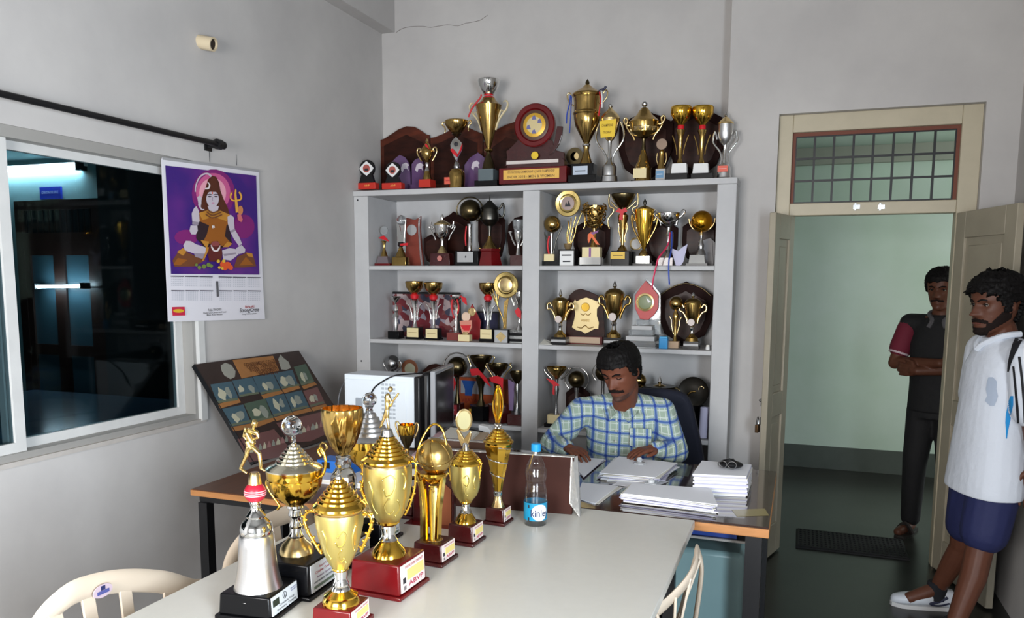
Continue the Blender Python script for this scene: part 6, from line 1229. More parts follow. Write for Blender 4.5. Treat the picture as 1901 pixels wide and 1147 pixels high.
build('logo_panel', MB().prism([cp(u, v, .0035) for u, v in ((319.5, 570), (342.5, 569.5), (344, 585.5), (320.5, 586))], (.0006, 0, 0)), M('logo red', (196, 40, 70), .45), cal, smooth=False)
build('logo_panel', MB().prism([cp(331.5+10*cos(2*pi*i/24), 577+3.4*sin(2*pi*i/24), .0043) for i in range(24)], (.0005, 0, 0)), M('logo yellow', (214, 176, 40), .45), cal, smooth=False)
ct('BIRLA', 331.5, 577.4, .012, M('logo green', (60, 110, 40), .5), .05)
for i, (v0, u0) in enumerate(((511.8, 317), (538.5, 318))):
    for k_ in range(6):
        uu = u0+k_*26.6+(9 if k_ > 2 else 0); dv = k_*(.45 if i == 0 else .1)
        build('month_bar', MB().prism([cp(uu+a, v0+dv+b, .0032) for a, b in ((0, 0), (24.5, .5), (24.5, 2), (0, 1.6))], (.0005, 0, 0)), M('month bar', (70, 66, 78), .5), cal, smooth=False)
        mm = MB()
        for r_ in range(5):
            for c_ in range(7):
                a = cp(uu+1+c_*3.3, v0+dv+4.5+r_*3.6, .0032); mm.add([a, a+Vector((0, .006, 0)), a+Vector((0, .006, .005)), a+Vector((0, 0, .005))], [(0, 1, 2, 3)])
        o = build('date_grid', mm, M('pale date ink', (196, 198, 206), .6), cal); o['kind'] = 'stuff'
build('year_badge', MB().prism([cp(u, v, .0034) for u, v in ((401, 522), (405, 522), (406.5, 550.5), (402.5, 551))], (.0005, 0, 0)), M('badge grey', (90, 90, 94), .5), cal, smooth=False)

# ------------------------------------------------------------------ photo collage board leaning on the wall over the side table
bl = Vector((-2.455, 3.10, ZT+.004)); tl = Vector((XL+.028, 3.165, 1.212)); tr_ = Vector((XL+.028, 4.045, 1.208)); ex = (tr_-tl); br = bl+ex
up = tl-bl; nn = ex.cross(up).normalized()
if nn.x < 0: nn = -nn
t = empty('photo_board', (bl+br)/2, 'dark brown board of pasted cricket photographs leaning on the left wall over the side table', 'picture board')
build('board', MB().prism([bl, br, tr_, tl], -nn*.018), M('board brown', (54, 40, 36), .3, noise=(6, .3)), t, smooth=False); build('edge_strip', MB().obox(bl+up/2-nn*.009+ex.normalized()*-.003, ex.normalized()*.003, nn*.011, up/2), BLK, t)
def bp(zx, zy, d=.0015):
    u, v = 350+zx/4.41, 640+zy/4.41; return PP(u, v, bl+nn*d, nn)
def bq(nm, mat, pts, d=.0015, par=None): return build(nm, MB().prism([bp(x, y, d) for x, y in pts], -nn*.0012), mat, par or t, smooth=False)
SKY_ = M('photo blue', (66, 92, 104), .3); SK2 = M('photo green', (74, 92, 78), .3); PALE = M('photo pale', (186, 184, 160), .35); TAN = M('caption tan', (164, 112, 62), .45, noise=(20, .15)); PINKP = M('photo red', (112, 76, 74), .3)
ti = bq('title_card', TAN, [(362, 125), (692, 90), (742, 210), (437, 275)])
for i in range(5):
    x0, y0 = 430+i*14, 150+i*22; a = bp(x0+170, y0-4, .003); e1 = ex.normalized(); build('lettering', text_mb(('GOVERNMENT COLLEGE', 'CRICKET TEAM PHOTOS', 'INTER COLLEGIATE', 'TOURNAMENT', 'YEAR 2016')[i], a, e1, up, .03, width=(.3, .28, .26, .2, .16)[i]), M('brown ink', (90, 50, 26), .6), ti)
bq('crest', M('crest silver', (150, 150, 140), .35), [(265, 170), (300, 145), (350, 165), (385, 215), (380, 262), (345, 280), (295, 250), (272, 210)]); bq('crest', M('crest silver', (150, 150, 140), .35), [(735, 120), (752, 78), (775, 105), (820, 140), (838, 190), (800, 205), (760, 200)])
cells = [([(180, 325), (352, 297), (408, 435), (240, 482)], 35, SKY_), ([(358, 293), (520, 265), (585, 385), (420, 430)], 0, SKY_), ([(527, 262), (690, 232), (755, 365), (595, 408)], 30, SKY_), ([(698, 232), (850, 205), (895, 325), (765, 362)], 30, SKY_), ([(862, 180), (960, 155), (1030, 300), (925, 335)], 25, SK2),
         ([(275, 525), (448, 488), (512, 640), (350, 670)], 35, SKY_), ([(455, 482), (628, 440), (685, 585), (530, 640)], 35, SK2), ([(630, 435), (782, 400), (845, 550), (700, 590)], 30, SKY_), ([(790, 402), (925, 372), (990, 512), (850, 545)], 30, SKY_), ([(940, 378), (1055, 345), (1120, 480), (1000, 512)], 28, PINKP)]
random.seed(5)
for q, cap_, mt in cells:
    o = bq('photo', mt, q)
    (ax_, ay_), (bx_, by_), (cx_, cy_), (dx_, dy_) = q
    f2 = lambda s_, r_: (ax_+(bx_-ax_)*s_+(dx_-ax_)*r_, ay_+(by_-ay_)*s_+(dy_-ay_)*r_)
    for k_ in range(2):
        sx0 = random.uniform(.22, .42)+.34*k_; r0 = random.uniform(.45, .62); rx_, ry_ = random.uniform(.12, .24), random.uniform(.2, .36)
        bq('photo_figure', (PALE, M('photo grey', (140, 146, 136), .35))[k_ % 2], [f2(min(.97, max(.03, sx0+rx_*random.uniform(.6, 1.15)*cos(2*pi*i/10))), min(.97, max(.03, r0+ry_*random.uniform(.6, 1.2)*sin(2*pi*i/10)))) for i in range(10)], .0022+.0002*k_, o)
    bq('photo_ground', M('photo ground', (96, 104, 84), .4), [f2(.02, .86), f2(.98, .86), f2(.98, .98), f2(.02, .98)], .002, o)
    if cap_: bq('caption', TAN, [(dx_+2, dy_+3), (cx_+2, cy_+3), (cx_+22, cy_+cap_), (dx_+22, dy_+cap_+4)], .0016)
for q in ([(402, 770), (700, 690), (800, 810), (860, 900), (500, 960)], [(720, 640), (1120, 540), (1190, 700), (1000, 790), (830, 800)]):
    o = bq('group_photo', PINKP, q); cx_ = sum(p[0] for p in q)/5; cy_ = sum(p[1] for p in q)/5
    for i in range(9):
        x = cx_-150+i*36; y = cy_+18-i*11
        w_ = random.uniform(.7, 1.2); bq('photo_figure', (PALE, M('photo rose', (150, 110, 108), .35), M('photo grey', (140, 146, 136), .35))[i % 3], [(x, y+40), (x+2, y+12), (x+8*w_, y+4), (x+9*w_, y-10), (x+18*w_, y-14), (x+20*w_, y-2), (x+30*w_, y+8), (x+32*w_, y+36)], .0024, o)
# ------------------------------------------------------------------ people
HZ = [(-.50, .05, .27, -.14), (-.47, .13, .35, -.02), (-.42, .19, .375, .08), (-.34, .235, .37, .16), (-.26, .265, .365, .24), (-.17, .285, .365, .32), (-.06, .305, .355, .39), (.04, .318, .345, .43), (.13, .325, .365, .45), (.24, .325, .36, .45), (.34, .305, .315, .42), (.42, .25, .235, .34), (.475, .16, .14, .22), (.50, .05, .04, .08)]
def ip(z, k):
    for a, b in zip(HZ, HZ[1:]):
        if a[0] <= z <= b[0]:
            t = (z-a[0])/(b[0]-a[0]); t = t*t*(3-2*t)*.4+t*.6; return a[k]+(b[k]-a[k])*t
    return HZ[-1][k]
def face_off(x, z):                               # relief of the front of the face, in head heights
    g = lambda a, s: exp(-(a/s)**2)
    o = 0
    if -.2 < z < .14:
        rise = max(0, min(1, (.1-z)/.22)); fall = 1 if z > -.13 else max(0, 1-(-.13-z)/.05)
        o += (.02+.12*rise**1.2)*fall*g(x, .038+.03*rise)
    o += .035*g(abs(x)-.055, .03)*g(z+.125, .03)
    o -= .045*g(abs(x)-.135, .07)*g(z-.035, .045)
    o += .018*g(abs(x)-.12, .1)*g(z-.105, .03)
    o += .028*g(x, .1)*g(z+.245, .022)+.028*g(x, .085)*g(z+.305, .024)-.014*g(x, .1)*g(z+.275, .012)
    o += .03*g(x, .08)*g(z+.43, .05)+.014*g(abs(x)-.2, .07)*g(z+.06, .06)
    return o
def head_pt(z, a, inf=0):
    w, f_, b = ip(z, 1), ip(z, 2), ip(z, 3); s_, c_ = sin(a), cos(a)
    x = w*math.copysign(abs(s_)**.9, s_); y = (f_ if c_ > 0 else b)*math.copysign(abs(c_)**.9, c_)
    if c_ > 0: y += face_off(x, z)*min(1, c_*1.6)
    L = sqrt(x*x+y*y)+1e-6
    return Vector((x*(1+inf/L), y*(1+inf/L), z+(inf if z > .3 else 0)*max(0, (z-.3)/.2)))
class Head:
    def __init__(s, c, Hh, fdir, pitch=0, roll=0):
        f_ = Vector((fdir[0], fdir[1], 0)).normalized(); r_ = Vector((f_.y, -f_.x, 0)); u_ = Vector((0, 0, 1))
        Rm = Matrix.Rotation(pitch, 3, r_); f_ = Rm @ f_; u_ = Rm @ u_
        R2 = Matrix.Rotation(roll, 3, f_); r_ = R2 @ r_; u_ = R2 @ u_
        s.c = Vector(c); s.H = Hh; s.r, s.f, s.u = r_, f_, u_
    def w(s, p): return s.c+(s.r*p[0]+s.f*p[1]+s.u*p[2])*s.H
    def skin(s, mb, nz=54, na=56):
        zs = [-.5+1.0*(i/nz) for i in range(nz+1)]; vs = []; fs = []
        for z in zs:
            for k in range(na): vs.append(s.w(head_pt(z, 2*pi*k/na)))
        for i in range(nz):
            for k in range(na): k2 = (k+1) % na; fs.append((i*na+k, (i+1)*na+k, (i+1)*na+k2, i*na+k2))
        fs.append(tuple(range(na))); fs.append(tuple(nz*na+k for k in range(na-1, -1, -1))); mb.add(vs, fs)
        Rm = Matrix((s.r, s.f, s.u)).transposed()
        for sd in (-1, 1):
            mb.ball(s.w((sd*.335, -.05, -.02)), .1*s.H, 14, (.28, .62, 1.05), Rm @ Matrix.Rotation(sd*.35, 3, 'Z')); mb.ball(s.w((sd*.315, -.03, -.09)), .05*s.H, 10, (.5, .7, .8), Rm)
    def patch(s, nm, mat, par, cond, inf, th=.02, nz=70, na=80, rough=0, label=None, seed=0):
        vs = []; idx = {}; fs = []; rnd = random.Random(seed)
        def vid(i, k):
            k %= na
            if (i, k) not in idx:
                z = -.5+i/nz; a = 2*pi*k/na
                e = inf+(rnd.random()-.5)*rough
                idx[(i, k)] = len(vs); vs.append(head_pt(z, a, e))
            return idx[(i, k)]
        for i in range(nz):
            for k in range(na):
                z = -.5+(i+.5)/nz; a = 2*pi*(k+.5)/na; p = head_pt(z, a); ang = abs(math.degrees(a if a <= pi else a-2*pi))
                if cond(p.x, p.y, z, ang): fs.append((vid(i, k), vid(i+1, k), vid(i+1, k+1), vid(i, k+1)))
        if cond(0, -.1, .499, 180) and nm == 'hair': fs.append(tuple(vid(nz, k) for k in range(na)))
        mb = MB(); mb.add([s.w(v) for v in vs], fs); o = build(nm, mb, mat, par, label, ang=180)
        sm = o.modifiers.new('sm', 'SMOOTH'); sm.iterations = 3; sm.factor = .4
        so = o.modifiers.new('so', 'SOLIDIFY'); so.thickness = (inf+th)*s.H; so.offset = 1 if False else -1
        return o
    def hair(s, par, inf=.06, front=.26, seed=1, back=-.28, rough=.035, temple=-.06):
        def cond(x, y, z, a):
            if a < 35: h = front
            elif a < 62: h = front-.02*(a-35)/27
            elif a < 80: h = front-.02+(temple-front+.02)*(a-62)/18
            elif a < 92: h = temple
            elif a < 118: h = .08
            elif a < 126: h = .08+(back-.08)*(a-118)/8
            else: h = back
            return z > h
        return s.patch('hair', HAIR, par, cond, inf, .03, rough=rough, seed=seed)
    def face(s, par, skin, closed=False, brow=HAIR):
        EW = M('eye white', (150, 138, 128), .3); IR = M('dark iris', (18, 12, 10), .15)
        for sd in (-1, 1):
            e = (sd*.138, ip(.035, 2)-.075, .035)
            if not closed:
                build('eye', MB().ball(s.w(e), .042*s.H, 14), EW, par); build('iris', MB().ball(s.w((e[0], e[1]+.022, e[2]-.004)), .027*s.H, 12), IR, par)
            d = .052; q = [(e[0]-.06, e[1]+d-.02, .035), (e[0]-.02, e[1]+d, .052 if not closed else .018), (e[0]+.02, e[1]+d, .052 if not closed else .018), (e[0]+.06, e[1]+d-.02, .033)]
            build('eyelash', MB().tube(crv([s.w(p) for p in q], 3), .009*s.H, 6), IR, par)
            q = [(sd*.05, head_pt(.105, .16).y+.004, .098), (sd*.12, head_pt(.125, .4).y+.008, .128), (sd*.2, head_pt(.115, .68).y+.008, .108)]
            build('eyebrow', MB().tube(crv([s.w(p) for p in q], 4), [.014*s.H]*4+[.016*s.H]*4+[.006*s.H], 6, flat=1), brow, par)
    def moustache(s, par, lo=-.225, hi=-.185, w=.15, mat=None): return s.patch('moustache', mat or BEARD, par, lambda x, y, z, a: y > 0 and abs(x) < w and lo-abs(x)*.3 < z < hi-abs(x)*.22, .014, .01, rough=.01, nz=120, na=140, seed=4)
    def beard(s, par, top=-.12):
        def cond(x, y, z, a):
            if a > 100: return False
            if a > 52: return (z < -.25+.24*(a-52)/36 and z > -.42+.2*(a-52)/48) or (a > 80 and z < .06 and z > -.25)
            return z < -.345 or (a > 36 and z < -.27) 
        return s.patch('beard', BEARD, par, cond, .013, .012, rough=.012, nz=110, na=120, seed=5)
def ringbody(mb, rings, n=28):                     # rings: (centre, right vector half-width, front vector half-depth)
    vs = []; fs = []
    for c, rx, fy in rings:
        c = Vector(c); rx = Vector(rx); fy = Vector(fy)
        for k in range(n):
            a = 2*pi*k/n; s_, c_ = sin(a), cos(a); vs.append(c+rx*math.copysign(abs(c_)**.85, c_)+fy*math.copysign(abs(s_)**.85, s_))
    for i in range(len(rings)-1):
        for k in range(n): k2 = (k+1) % n; fs.append((i*n+k, i*n+k2, (i+1)*n+k2, (i+1)*n+k))
    fs.append(tuple(range(n-1, -1, -1))); fs.append(tuple((len(rings)-1)*n+k for k in range(n))); return mb.add(vs, fs)
def hand(mb, wrist, kn, side, curl=.5, up=Vector((0, 0, 1)), sc=1.0, spread=.3, thumb=1):
    # wrist -> knuckle centre direction, 'side' points to the thumb side, fingers bend towards -up
    wrist = Vector(wrist); kn = Vector(kn); d = (kn-wrist).normalized(); side = Vector(side); side = (side-d*side.dot(d)).normalized(); up = d.cross(side); up = up if up.z > 0 else -up
    mb.cap(wrist, wrist+d*.03*sc, .024*sc, .026*sc); kl = []
    for i in range(4):
        off = (1.5-i)*.0205*sc; k0 = kn+side*off-d*abs(off)*.12; kl.append(k0); mb.cap(wrist+d*.02*sc+side*off*.55, k0, .016*sc, .0115*sc)
    for i, k0 in enumerate(kl):
        L = (.043, .048, .045, .035)[i]*sc; dd = (d+side*(1.5-i)*.07*spread*3).normalized(); p = k0; r = .0095*sc; an = curl*.5
        for j in range(3):
            q = p+(dd*cos(an)-up*sin(an))*L*(1, .66, .5)[j]; mb.cap(p, q, r, r*.9); p = q; r *= .9; an += curl*.62
    t0 = wrist+d*.018*sc+side*.02*sc; t1 = t0+(d*.6+side*.8).normalized()*.04*sc-up*.004; t2 = t1+(d*.9+side*.3).normalized()*.032*sc-up*.006; t3 = t2+(d*.95+side*.02-up*.2).normalized()*.024*sc
    mb.cap(t0, t1, .015*sc, .0115*sc); mb.cap(t1, t2, .0115*sc, .010*sc); mb.cap(t2, t3, .010*sc, .0085*sc)
V = Vector
# plaid shirt: blue and white checks woven on pale green
PL = bpy.data.materials.new('plaid cotton'); PL.use_nodes = True; nt = PL.node_tree; B_ = nt.nodes['Principled BSDF']; B_.inputs['Roughness'].default_value = .85
tc = nt.nodes.new('ShaderNodeTexCoord'); sx_ = nt.nodes.new('ShaderNodeSeparateXYZ'); nt.links.new(tc.outputs['Object'], sx_.inputs[0])
def mth(op, a, b=None, c=None):
    n = nt.nodes.new('ShaderNodeMath'); n.operation = op
    for i, x in enumerate((a, b, c)):
        if x is None: continue
        if hasattr(x, 'links'): nt.links.new(x, n.inputs[i])
        else: n.inputs[i].default_value = x
    return n.outputs[0]
def stripe(src, per, lo, hi, ph=0): f_ = mth('FRACT', mth('ADD', mth('DIVIDE', src, per), ph)); return mth('MULTIPLY', mth('GREATER_THAN', f_, lo), mth('LESS_THAN', f_, hi))
xx = mth('ADD', sx_.outputs[0], mth('MULTIPLY', sx_.outputs[1], .55)); zz_ = mth('ADD', sx_.outputs[2], mth('MULTIPLY', sx_.outputs[1], -.25))
per = .066
def mixc(fac, c1, c2):
    n = nt.nodes.new('ShaderNodeMix'); n.data_type = 'RGBA'; nt.links.new(fac, n.inputs[0])
    for i, c in ((6, c1), (7, c2)):
        if hasattr(c, 'links'): nt.links.new(c, n.inputs[i])
        else: n.inputs[i].default_value = (*lin(c), 1)
    return n.outputs[2]
wht = mth('MAXIMUM', mth('MAXIMUM', stripe(xx, per, .3, .36), stripe(xx, per, .84, .9)), mth('MAXIMUM', stripe(zz_, per, .3, .36), stripe(zz_, per, .84, .9)))
lbl = mth('MAXIMUM', stripe(xx, per, .48, .72), stripe(zz_, per, .48, .72)); dbl = mth('MAXIMUM', stripe(xx, per, .54, .66), stripe(zz_, per, .55, .65)); both = mth('MULTIPLY', stripe(xx, per, .5, .7), stripe(zz_, per, .5, .7))
c_ = mixc(wht, (152, 170, 154), (196, 206, 200)); c_ = mixc(lbl, c_, (122, 146, 176)); c_ = mixc(dbl, c_, (68, 98, 156)); c_ = mixc(both, c_, (36, 64, 146)); nt.links.new(c_, B_.inputs['Base Color'])
nb = nt.nodes.new('ShaderNodeTexNoise'); nb.inputs['Scale'].default_value = 16; bpn = nt.nodes.new('ShaderNodeBump'); bpn.inputs['Strength'].default_value = .5; bpn.inputs['Distance'].default_value = .02; nt.links.new(tc.outputs['Object'], nb.inputs['Vector']); nt.links.new(nb.outputs[0], bpn.inputs['Height']); nt.links.new(bpn.outputs[0], B_.inputs['Normal'])

# ---- seated man behind the desk
YT = 4.08
per_ = empty('person', (-.84, 4.12, 0), 'seated man with a moustache in a pale plaid shirt reading papers at the desk', 'person')
hc = P(1152, 690, 3.93); hd = Head(hc, .262, (-.32, -1), pitch=radians(-24), roll=radians(4))
shL, shR = P(1080, 762, 4.06), P(1228, 764, 4.08); nk = P(1157, 752, 4.06)
elL, wrL, hnL = P(1024, 822, 3.93), P(1052, 841, 3.80), P(1070, 848, 3.73)
elR, wrR, hnR = P(1256, 838, 3.98), P(1217, 849, 3.86), P(1192, 850, 3.80)
wrL.z = max(wrL.z, .80); hnL.z = .797; wrR.z = max(wrR.z, .815); hnR.z = .815
b = MB(); hd.skin(b)
b.cap(hd.w((0, -.06, -.36)), nk+V((0, .015, -.03)), .062, .07)
ringbody(b, [((-.84, 4.15, .45), (.16, 0, 0), (0, .11, 0)), ((-.84, 4.14, .7), (.16, 0, 0), (0, .11, 0)), ((-.84, 4.11, .9), (.17, 0, 0), (0, .1, 0)), ((-.84, 4.09, 1.0), (.12, 0, 0), (0, .08, 0)), (nk, (.06, 0, 0), (0, .06, 0))])
for s_, e, w_ in ((shL, elL, wrL), (shR, elR, wrR)): b.cap(s_, e, .045, .04); b.cap(e, w_, .04, .026)
b.cap(V((-.84, 4.1, .98)), shL, .05, .045); b.cap(V((-.84, 4.1, .98)), shR, .05, .045)
hand(b, wrL, wrL+(hnL-wrL).normalized()*.085, (1, .3, 0), curl=.35); hand(b, wrR, wrR+(hnR-wrR).normalized()*.085, (-.2, -1, 0), curl=.55)
for sx in (-.1, .1): b.cap((-.84+sx, 4.12, .5), (-.84+sx*1.3, 3.72, .52), .085, .062); b.cap((-.84+sx*1.3, 3.72, .52), (-.84+sx*1.4, 3.72, .09), .062, .04); b.cap((-.84+sx*1.4, 3.74, .05), (-.84+sx*1.5, 3.58, .035), .042, .034)
remesh('body', b, SKIN1, per_, .0045, 3)
sh_ = MB()
ringbody(sh_, [((-.845, 4.14, .52), (.205, 0, 0), (0, .15, 0)), ((-.845, 4.13, .7), (.21, 0, 0), (0, .15, 0)), ((-.845, 4.10, .86), (.215, 0, 0), (0, .135, 0)), ((-.845, 4.085, .96), (.19, 0, 0), (0, .115, 0)), (nk+V((0, .02, -.015)), (.09, 0, 0), (0, .08, 0)), (nk+V((0, .02, .012)), (.068, 0, 0), (0, .064, 0))])
for s_, e, w_ in ((shL, elL, wrL), (shR, elR, wrR)):
    sh_.cap(s_, e, .075, .062); sh_.cap(e, w_, .06, .04); d = (w_-e).normalized(); sh_.cap(w_-d*.03, w_-d*.005, .042, .04)
    mid = (s_+e)/2; sh_.ball(mid+V((0, 0, -.02)), .07, 14, (1, 1, .8)); sh_.ball(e+d*.05, .06, 14)
sh_.cap(V((-.845, 4.10, .97)), shL, .095, .072); sh_.cap(V((-.845, 4.10, .97)), shR, .095, .072)
shirt = remesh('shirt', sh_, PL, per_, .007, 5)
# collar, placket, pocket
COLM = PL
for sd in (-1, 1):
    q = [nk+V((sd*.058, .05, .03)), nk+V((sd*.07, -.0, .03)), nk+V((sd*.05, -.06, .0)), nk+V((sd*.012, -.088, -.035)), nk+V((sd*.05, -.105, -.075)), nk+V((sd*.085, -.075, -.025)), nk+V((sd*.09, 0, .005)), nk+V((sd*.07, .06, .01))]
    m = MB(); m.prism(q, V((sd*.006, -.004, .004))); build('collar', m, PL, per_, ang=60)
def front(u, v, dy=0): p = P(u, v, 3.96); return V((p.x, 0, p.z))
yf = lambda z: 4.09-.125-.012*max(0, (.9-z)/.2)-(.0 if z < .92 else -.25*(z-.92))
for i in range(4): z = .93-.055*i; build('button', MB().ball(V((-.862, yf(z)-.022, z)), .006, 10, (1, .5, 1)), M('button', (200, 200, 190), .4), per_)
m = MB(); pk = [V((-.735+.055*x, yf(.86+.06*z)-.022, .845+.055*z)) for x, z in ((-1, .9), (1, .95), (1, -.7), (0, -1), (-1, -.7))]; m.prism(pk, V((0, .006, 0))); build('pocket', m, PL, per_)
hd.hair(per_, .075, .27, 2); hd.face(per_, SKIN1, closed=True); hd.moustache(per_, -.235, -.185, .17); hd.patch('stubble', M('stubble skin', (78, 50, 40), .6), per_, lambda x, y, z, a: a < 60 and z < -.33, .004, .004, nz=90, na=90); build('lips', MB().tube(crv([hd.w((x, head_pt(-.27, x*3).y+.012, -.275-.1*x*x)) for x in (-.09, -.04, 0, .04, .09)], 3), .012*hd.H, 6), M('lip brown', (104, 58, 52), .45), per_)
tr_m = MB()
for sx in (-.1, .1): tr_m.cap((-.84+sx, 4.14, .5), (-.84+sx*1.3, 3.72, .52), .1, .075); tr_m.cap((-.84+sx*1.3, 3.72, .52), (-.84+sx*1.4, 3.72, .12), .075, .06)
ringbody(tr_m, [((-.84, 4.16, .42), (.17, 0, 0), (0, .15, 0)), ((-.84, 4.14, .58), (.19, 0, 0), (0, .14, 0))]); remesh('trousers', tr_m, M('dark trousers', (40, 40, 46), .8), per_, .012, 3)
# his office chair
t = empty('office_chair', (-.78, 4.32, 0), 'dark navy high backed office chair behind the seated man', 'chair')
m = MB(); oc = [P(u, v, 4.36) for u, v in ((1100, 870), (1092, 800), (1104, 752), (1130, 730), (1190, 722), (1250, 726), (1278, 742), (1292, 790), (1306, 860))]; oc = [oc[0]+V((0, 0, -.15))]+oc+[oc[-1]+V((0, 0, -.15))]
m.prism(crv(oc, 3), V((0, .08, 0))); build('backrest', m, NAVYF, t, bevel=.02)
build('seat', MB().box((-1.05, 3.92, .38), (-.55, 4.4, .44)), NAVYF, t, bevel=.02); build('column', MB().lathe((-.8, 4.16, .1), [(0, .03), (.28, .03)], 14), BLK, t)
for i in range(5):
    a = 2*pi*i/5+.3; e = V((-.8+.27*cos(a), 4.16+.27*sin(a), .075)); build('foot', MB().tube([V((-.8, 4.16, .11)), e], [.028, .018], 8), BLKP, t); build('caster', MB().ball(e+V((0, 0, -.045)), .03, 10), BLKP, t)
build('bracket', MB().box((-.84, 4.36, .40), (-.76, 4.46, .6)), BLK, t)

# ---- standing man on the right: white sports shirt, navy shorts
per2 = empty('person', (.86, 4.2, 0), 'bearded young man in a white sports shirt and navy shorts leaning by the right wall', 'person')
fd = V((-1, -.28, 0)).normalized(); rt = V((-fd.y, fd.x, 0))          # facing, and the side turned to the camera
YH = 4.08
h2 = Head(P(1848, 566, YH), .262, (-1, -.55), pitch=radians(-6))
c0 = P(1852, 640, YH)
def at2(f_, r_, z): return V((.855, 4.09, z))+fd*f_+rt*r_
b = MB(); h2.skin(b); b.cap(h2.w((0, -.08, -.34)), at2(-.01, 0, 1.38), .06, .068)
ringbody(b, [(at2(.03, 0, .82), rt*.15, fd*.1), (at2(.02, 0, 1.0), rt*.14, fd*.09), (at2(.0, 0, 1.25), rt*.16, fd*.1), (at2(-.01, 0, 1.38), rt*.1, fd*.07)])
kneeF, ankF = at2(.075, .11, .47), V((.715, 3.88, .1)); kneeB, ankB = P(1788, 1012, 4.27), V((.715, 4.35, .10))
b.cap(at2(.02, .09, .85), kneeF, .085, .062); b.cap(kneeF, (kneeF*.62+ankF*.38)+V((.012, 0, 0)), .058, .056); b.cap((kneeF*.62+ankF*.38)+V((.012, 0, 0)), ankF, .056, .037)
b.cap(at2(.02, -.09, .85), kneeB, .085, .06); b.cap(kneeB, (kneeB*.62+ankB*.38), .057, .053); b.cap((kneeB*.62+ankB*.38), ankB, .053, .036)
b.cap(ankF, ankF+fd*.13+V((0, 0, -.05)), .04, .03); b.cap(ankB, ankB+fd*.13+V((0, 0, -.05)), .04, .03)
shn, shf = at2(-.01, .19, 1.33), at2(-.02, -.19, 1.33)
en, wn = at2(-.02, .25, 1.06), at2(-.08, .2, .85); ef, wf = at2(-.03, -.25, 1.06), at2(-.06, -.2, .85)
for s_, e, w_, sd in ((shn, en, wn, 1), (shf, ef, wf, -1)):
    b.cap(s_, e, .048, .04); b.cap(e, w_, .039, .027); b.cap(at2(-.01, 0, 1.32), s_, .06, .05); hand(b, w_, w_+V((0, 0, -.085))-rt*sd*.03, fd, curl=.4)
remesh('body', b, SKIN2, per2, .005, 3)
JER = M('white jersey', (212, 218, 228), .7, bump=(9, .5, .02))
s2 = MB()
ringbody(s2, [(at2(.03, 0, .69), rt*.212, fd*.132), (at2(.028, 0, .72), rt*.214, fd*.133), (at2(.02, 0, .9), rt*.196, fd*.127), (at2(.01, 0, 1.1), rt*.175, fd*.122), (at2(.0, 0, 1.27), rt*.18, fd*.118), (at2(-.01, 0, 1.35), rt*.14, fd*.1), (at2(-.005, 0, 1.40), rt*.075, fd*.075)])
for s_, e in ((shn, en), (shf, ef)): s2.cap(at2(-.01, 0, 1.33), s_, .08, .072); s2.cap(s_, s_+(e-s_)*.82, .076, .078)
remesh('shirt', s2, JER, per2, .0055, 7)
SHO = MB(); SHM = M('navy shorts cloth', (30, 36, 78), .75, bump=(12, .4, .02))
ringbody(SHO, [(at2(.02, 0, .70), rt*.17, fd*.135), (at2(.02, 0, .85), rt*.165, fd*.125)])
SHO.cap(at2(.02, .085, .74), at2(.06, .105, .53), .11, .102); SHO.cap(at2(.02, -.085, .74), (at2(.02, -.085, .74)*.25+kneeB*.75)+V((0, 0, .02)), .108, .094)
remesh('shorts', SHO, SHM, per2, .009, 5)
# collar, black yoke stripes, side flash
m = MB(); cpt = at2(-.0, 0, 1.405)
m.tube(crv([cpt+rt*.08-fd*.04+V((0, 0, .015)), cpt+rt*.075+fd*.03+V((0, 0, .005)), cpt+rt*.03+fd*.085-V((0, 0, .03)), cpt+fd*.1-V((0, 0, .06))], 4), .014, 8, flat=1); m.tube(crv([cpt-rt*.08-fd*.04+V((0, 0, .015)), cpt-rt*.075+fd*.03+V((0, 0, .005)), cpt-rt*.03+fd*.085-V((0, 0, .03)), cpt+fd*.1-V((0, 0, .06))], 4), .014, 8); build('collar', m, JER, per2)
def wrap(nm, mat, pts, r, target_c):
    q = crv(pts, 4); return build(nm, MB().tube(q, r, 8, flat=.5), mat, per2, ang=70)
KB = M('black jersey panel', (22, 22, 28), .7); CY = M('cyan jersey panel', (30, 140, 206), .7); CRS = M('grey crest print', (168, 180, 198), .7)
jers = [o for o in per2.children if o.name.startswith('shirt')][0]; me = jers.data
from mathutils.bvhtree import BVHTree
bvh = BVHTree.FromPolygons([v.co+ROOT[per2] for v in me.vertices], [tuple(p.vertices) for p in me.polygons])
def decal(nm, mat, rows, nx=8, ny=8):             # a printed panel lying on the cloth; rows: (u left, u right, v)
    q = []
    for (a0, b0, v0), (a1, b1, v1) in zip(rows, rows[1:]):
        for k in range(ny):
            t_ = k/ny; q.append((a0+(a1-a0)*t_, b0+(b1-b0)*t_, v0+(v1-v0)*t_))
    q.append(rows[-1]); vs = []; ok = []
    for a, b, v in q:
        for i in range(nx+1):
            p = P(a+(b-a)*i/nx, v, 3.2); d = (p-CAM).normalized(); h = bvh.ray_cast(CAM, d)
            ok.append(h[0] is not None); vs.append(h[0]+h[1]*.003 if h[0] is not None else p)
    fs = [(r*(nx+1)+i, (r+1)*(nx+1)+i, (r+1)*(nx+1)+i+1, r*(nx+1)+i+1) for r in range(len(q)-1) for i in range(nx)]
    fs = [f for f in fs if all(ok[i] for i in f) and max((vs[f[0]]-vs[k]).length for k in f) < .03]
    used = sorted({i for f in fs for i in f}); mp = {o_: n_ for n_, o_ in enumerate(used)}
    if used: build(nm, MB().add([vs[i] for i in used], [tuple(mp[i] for i in f) for f in fs]), mat, per2, ang=180)
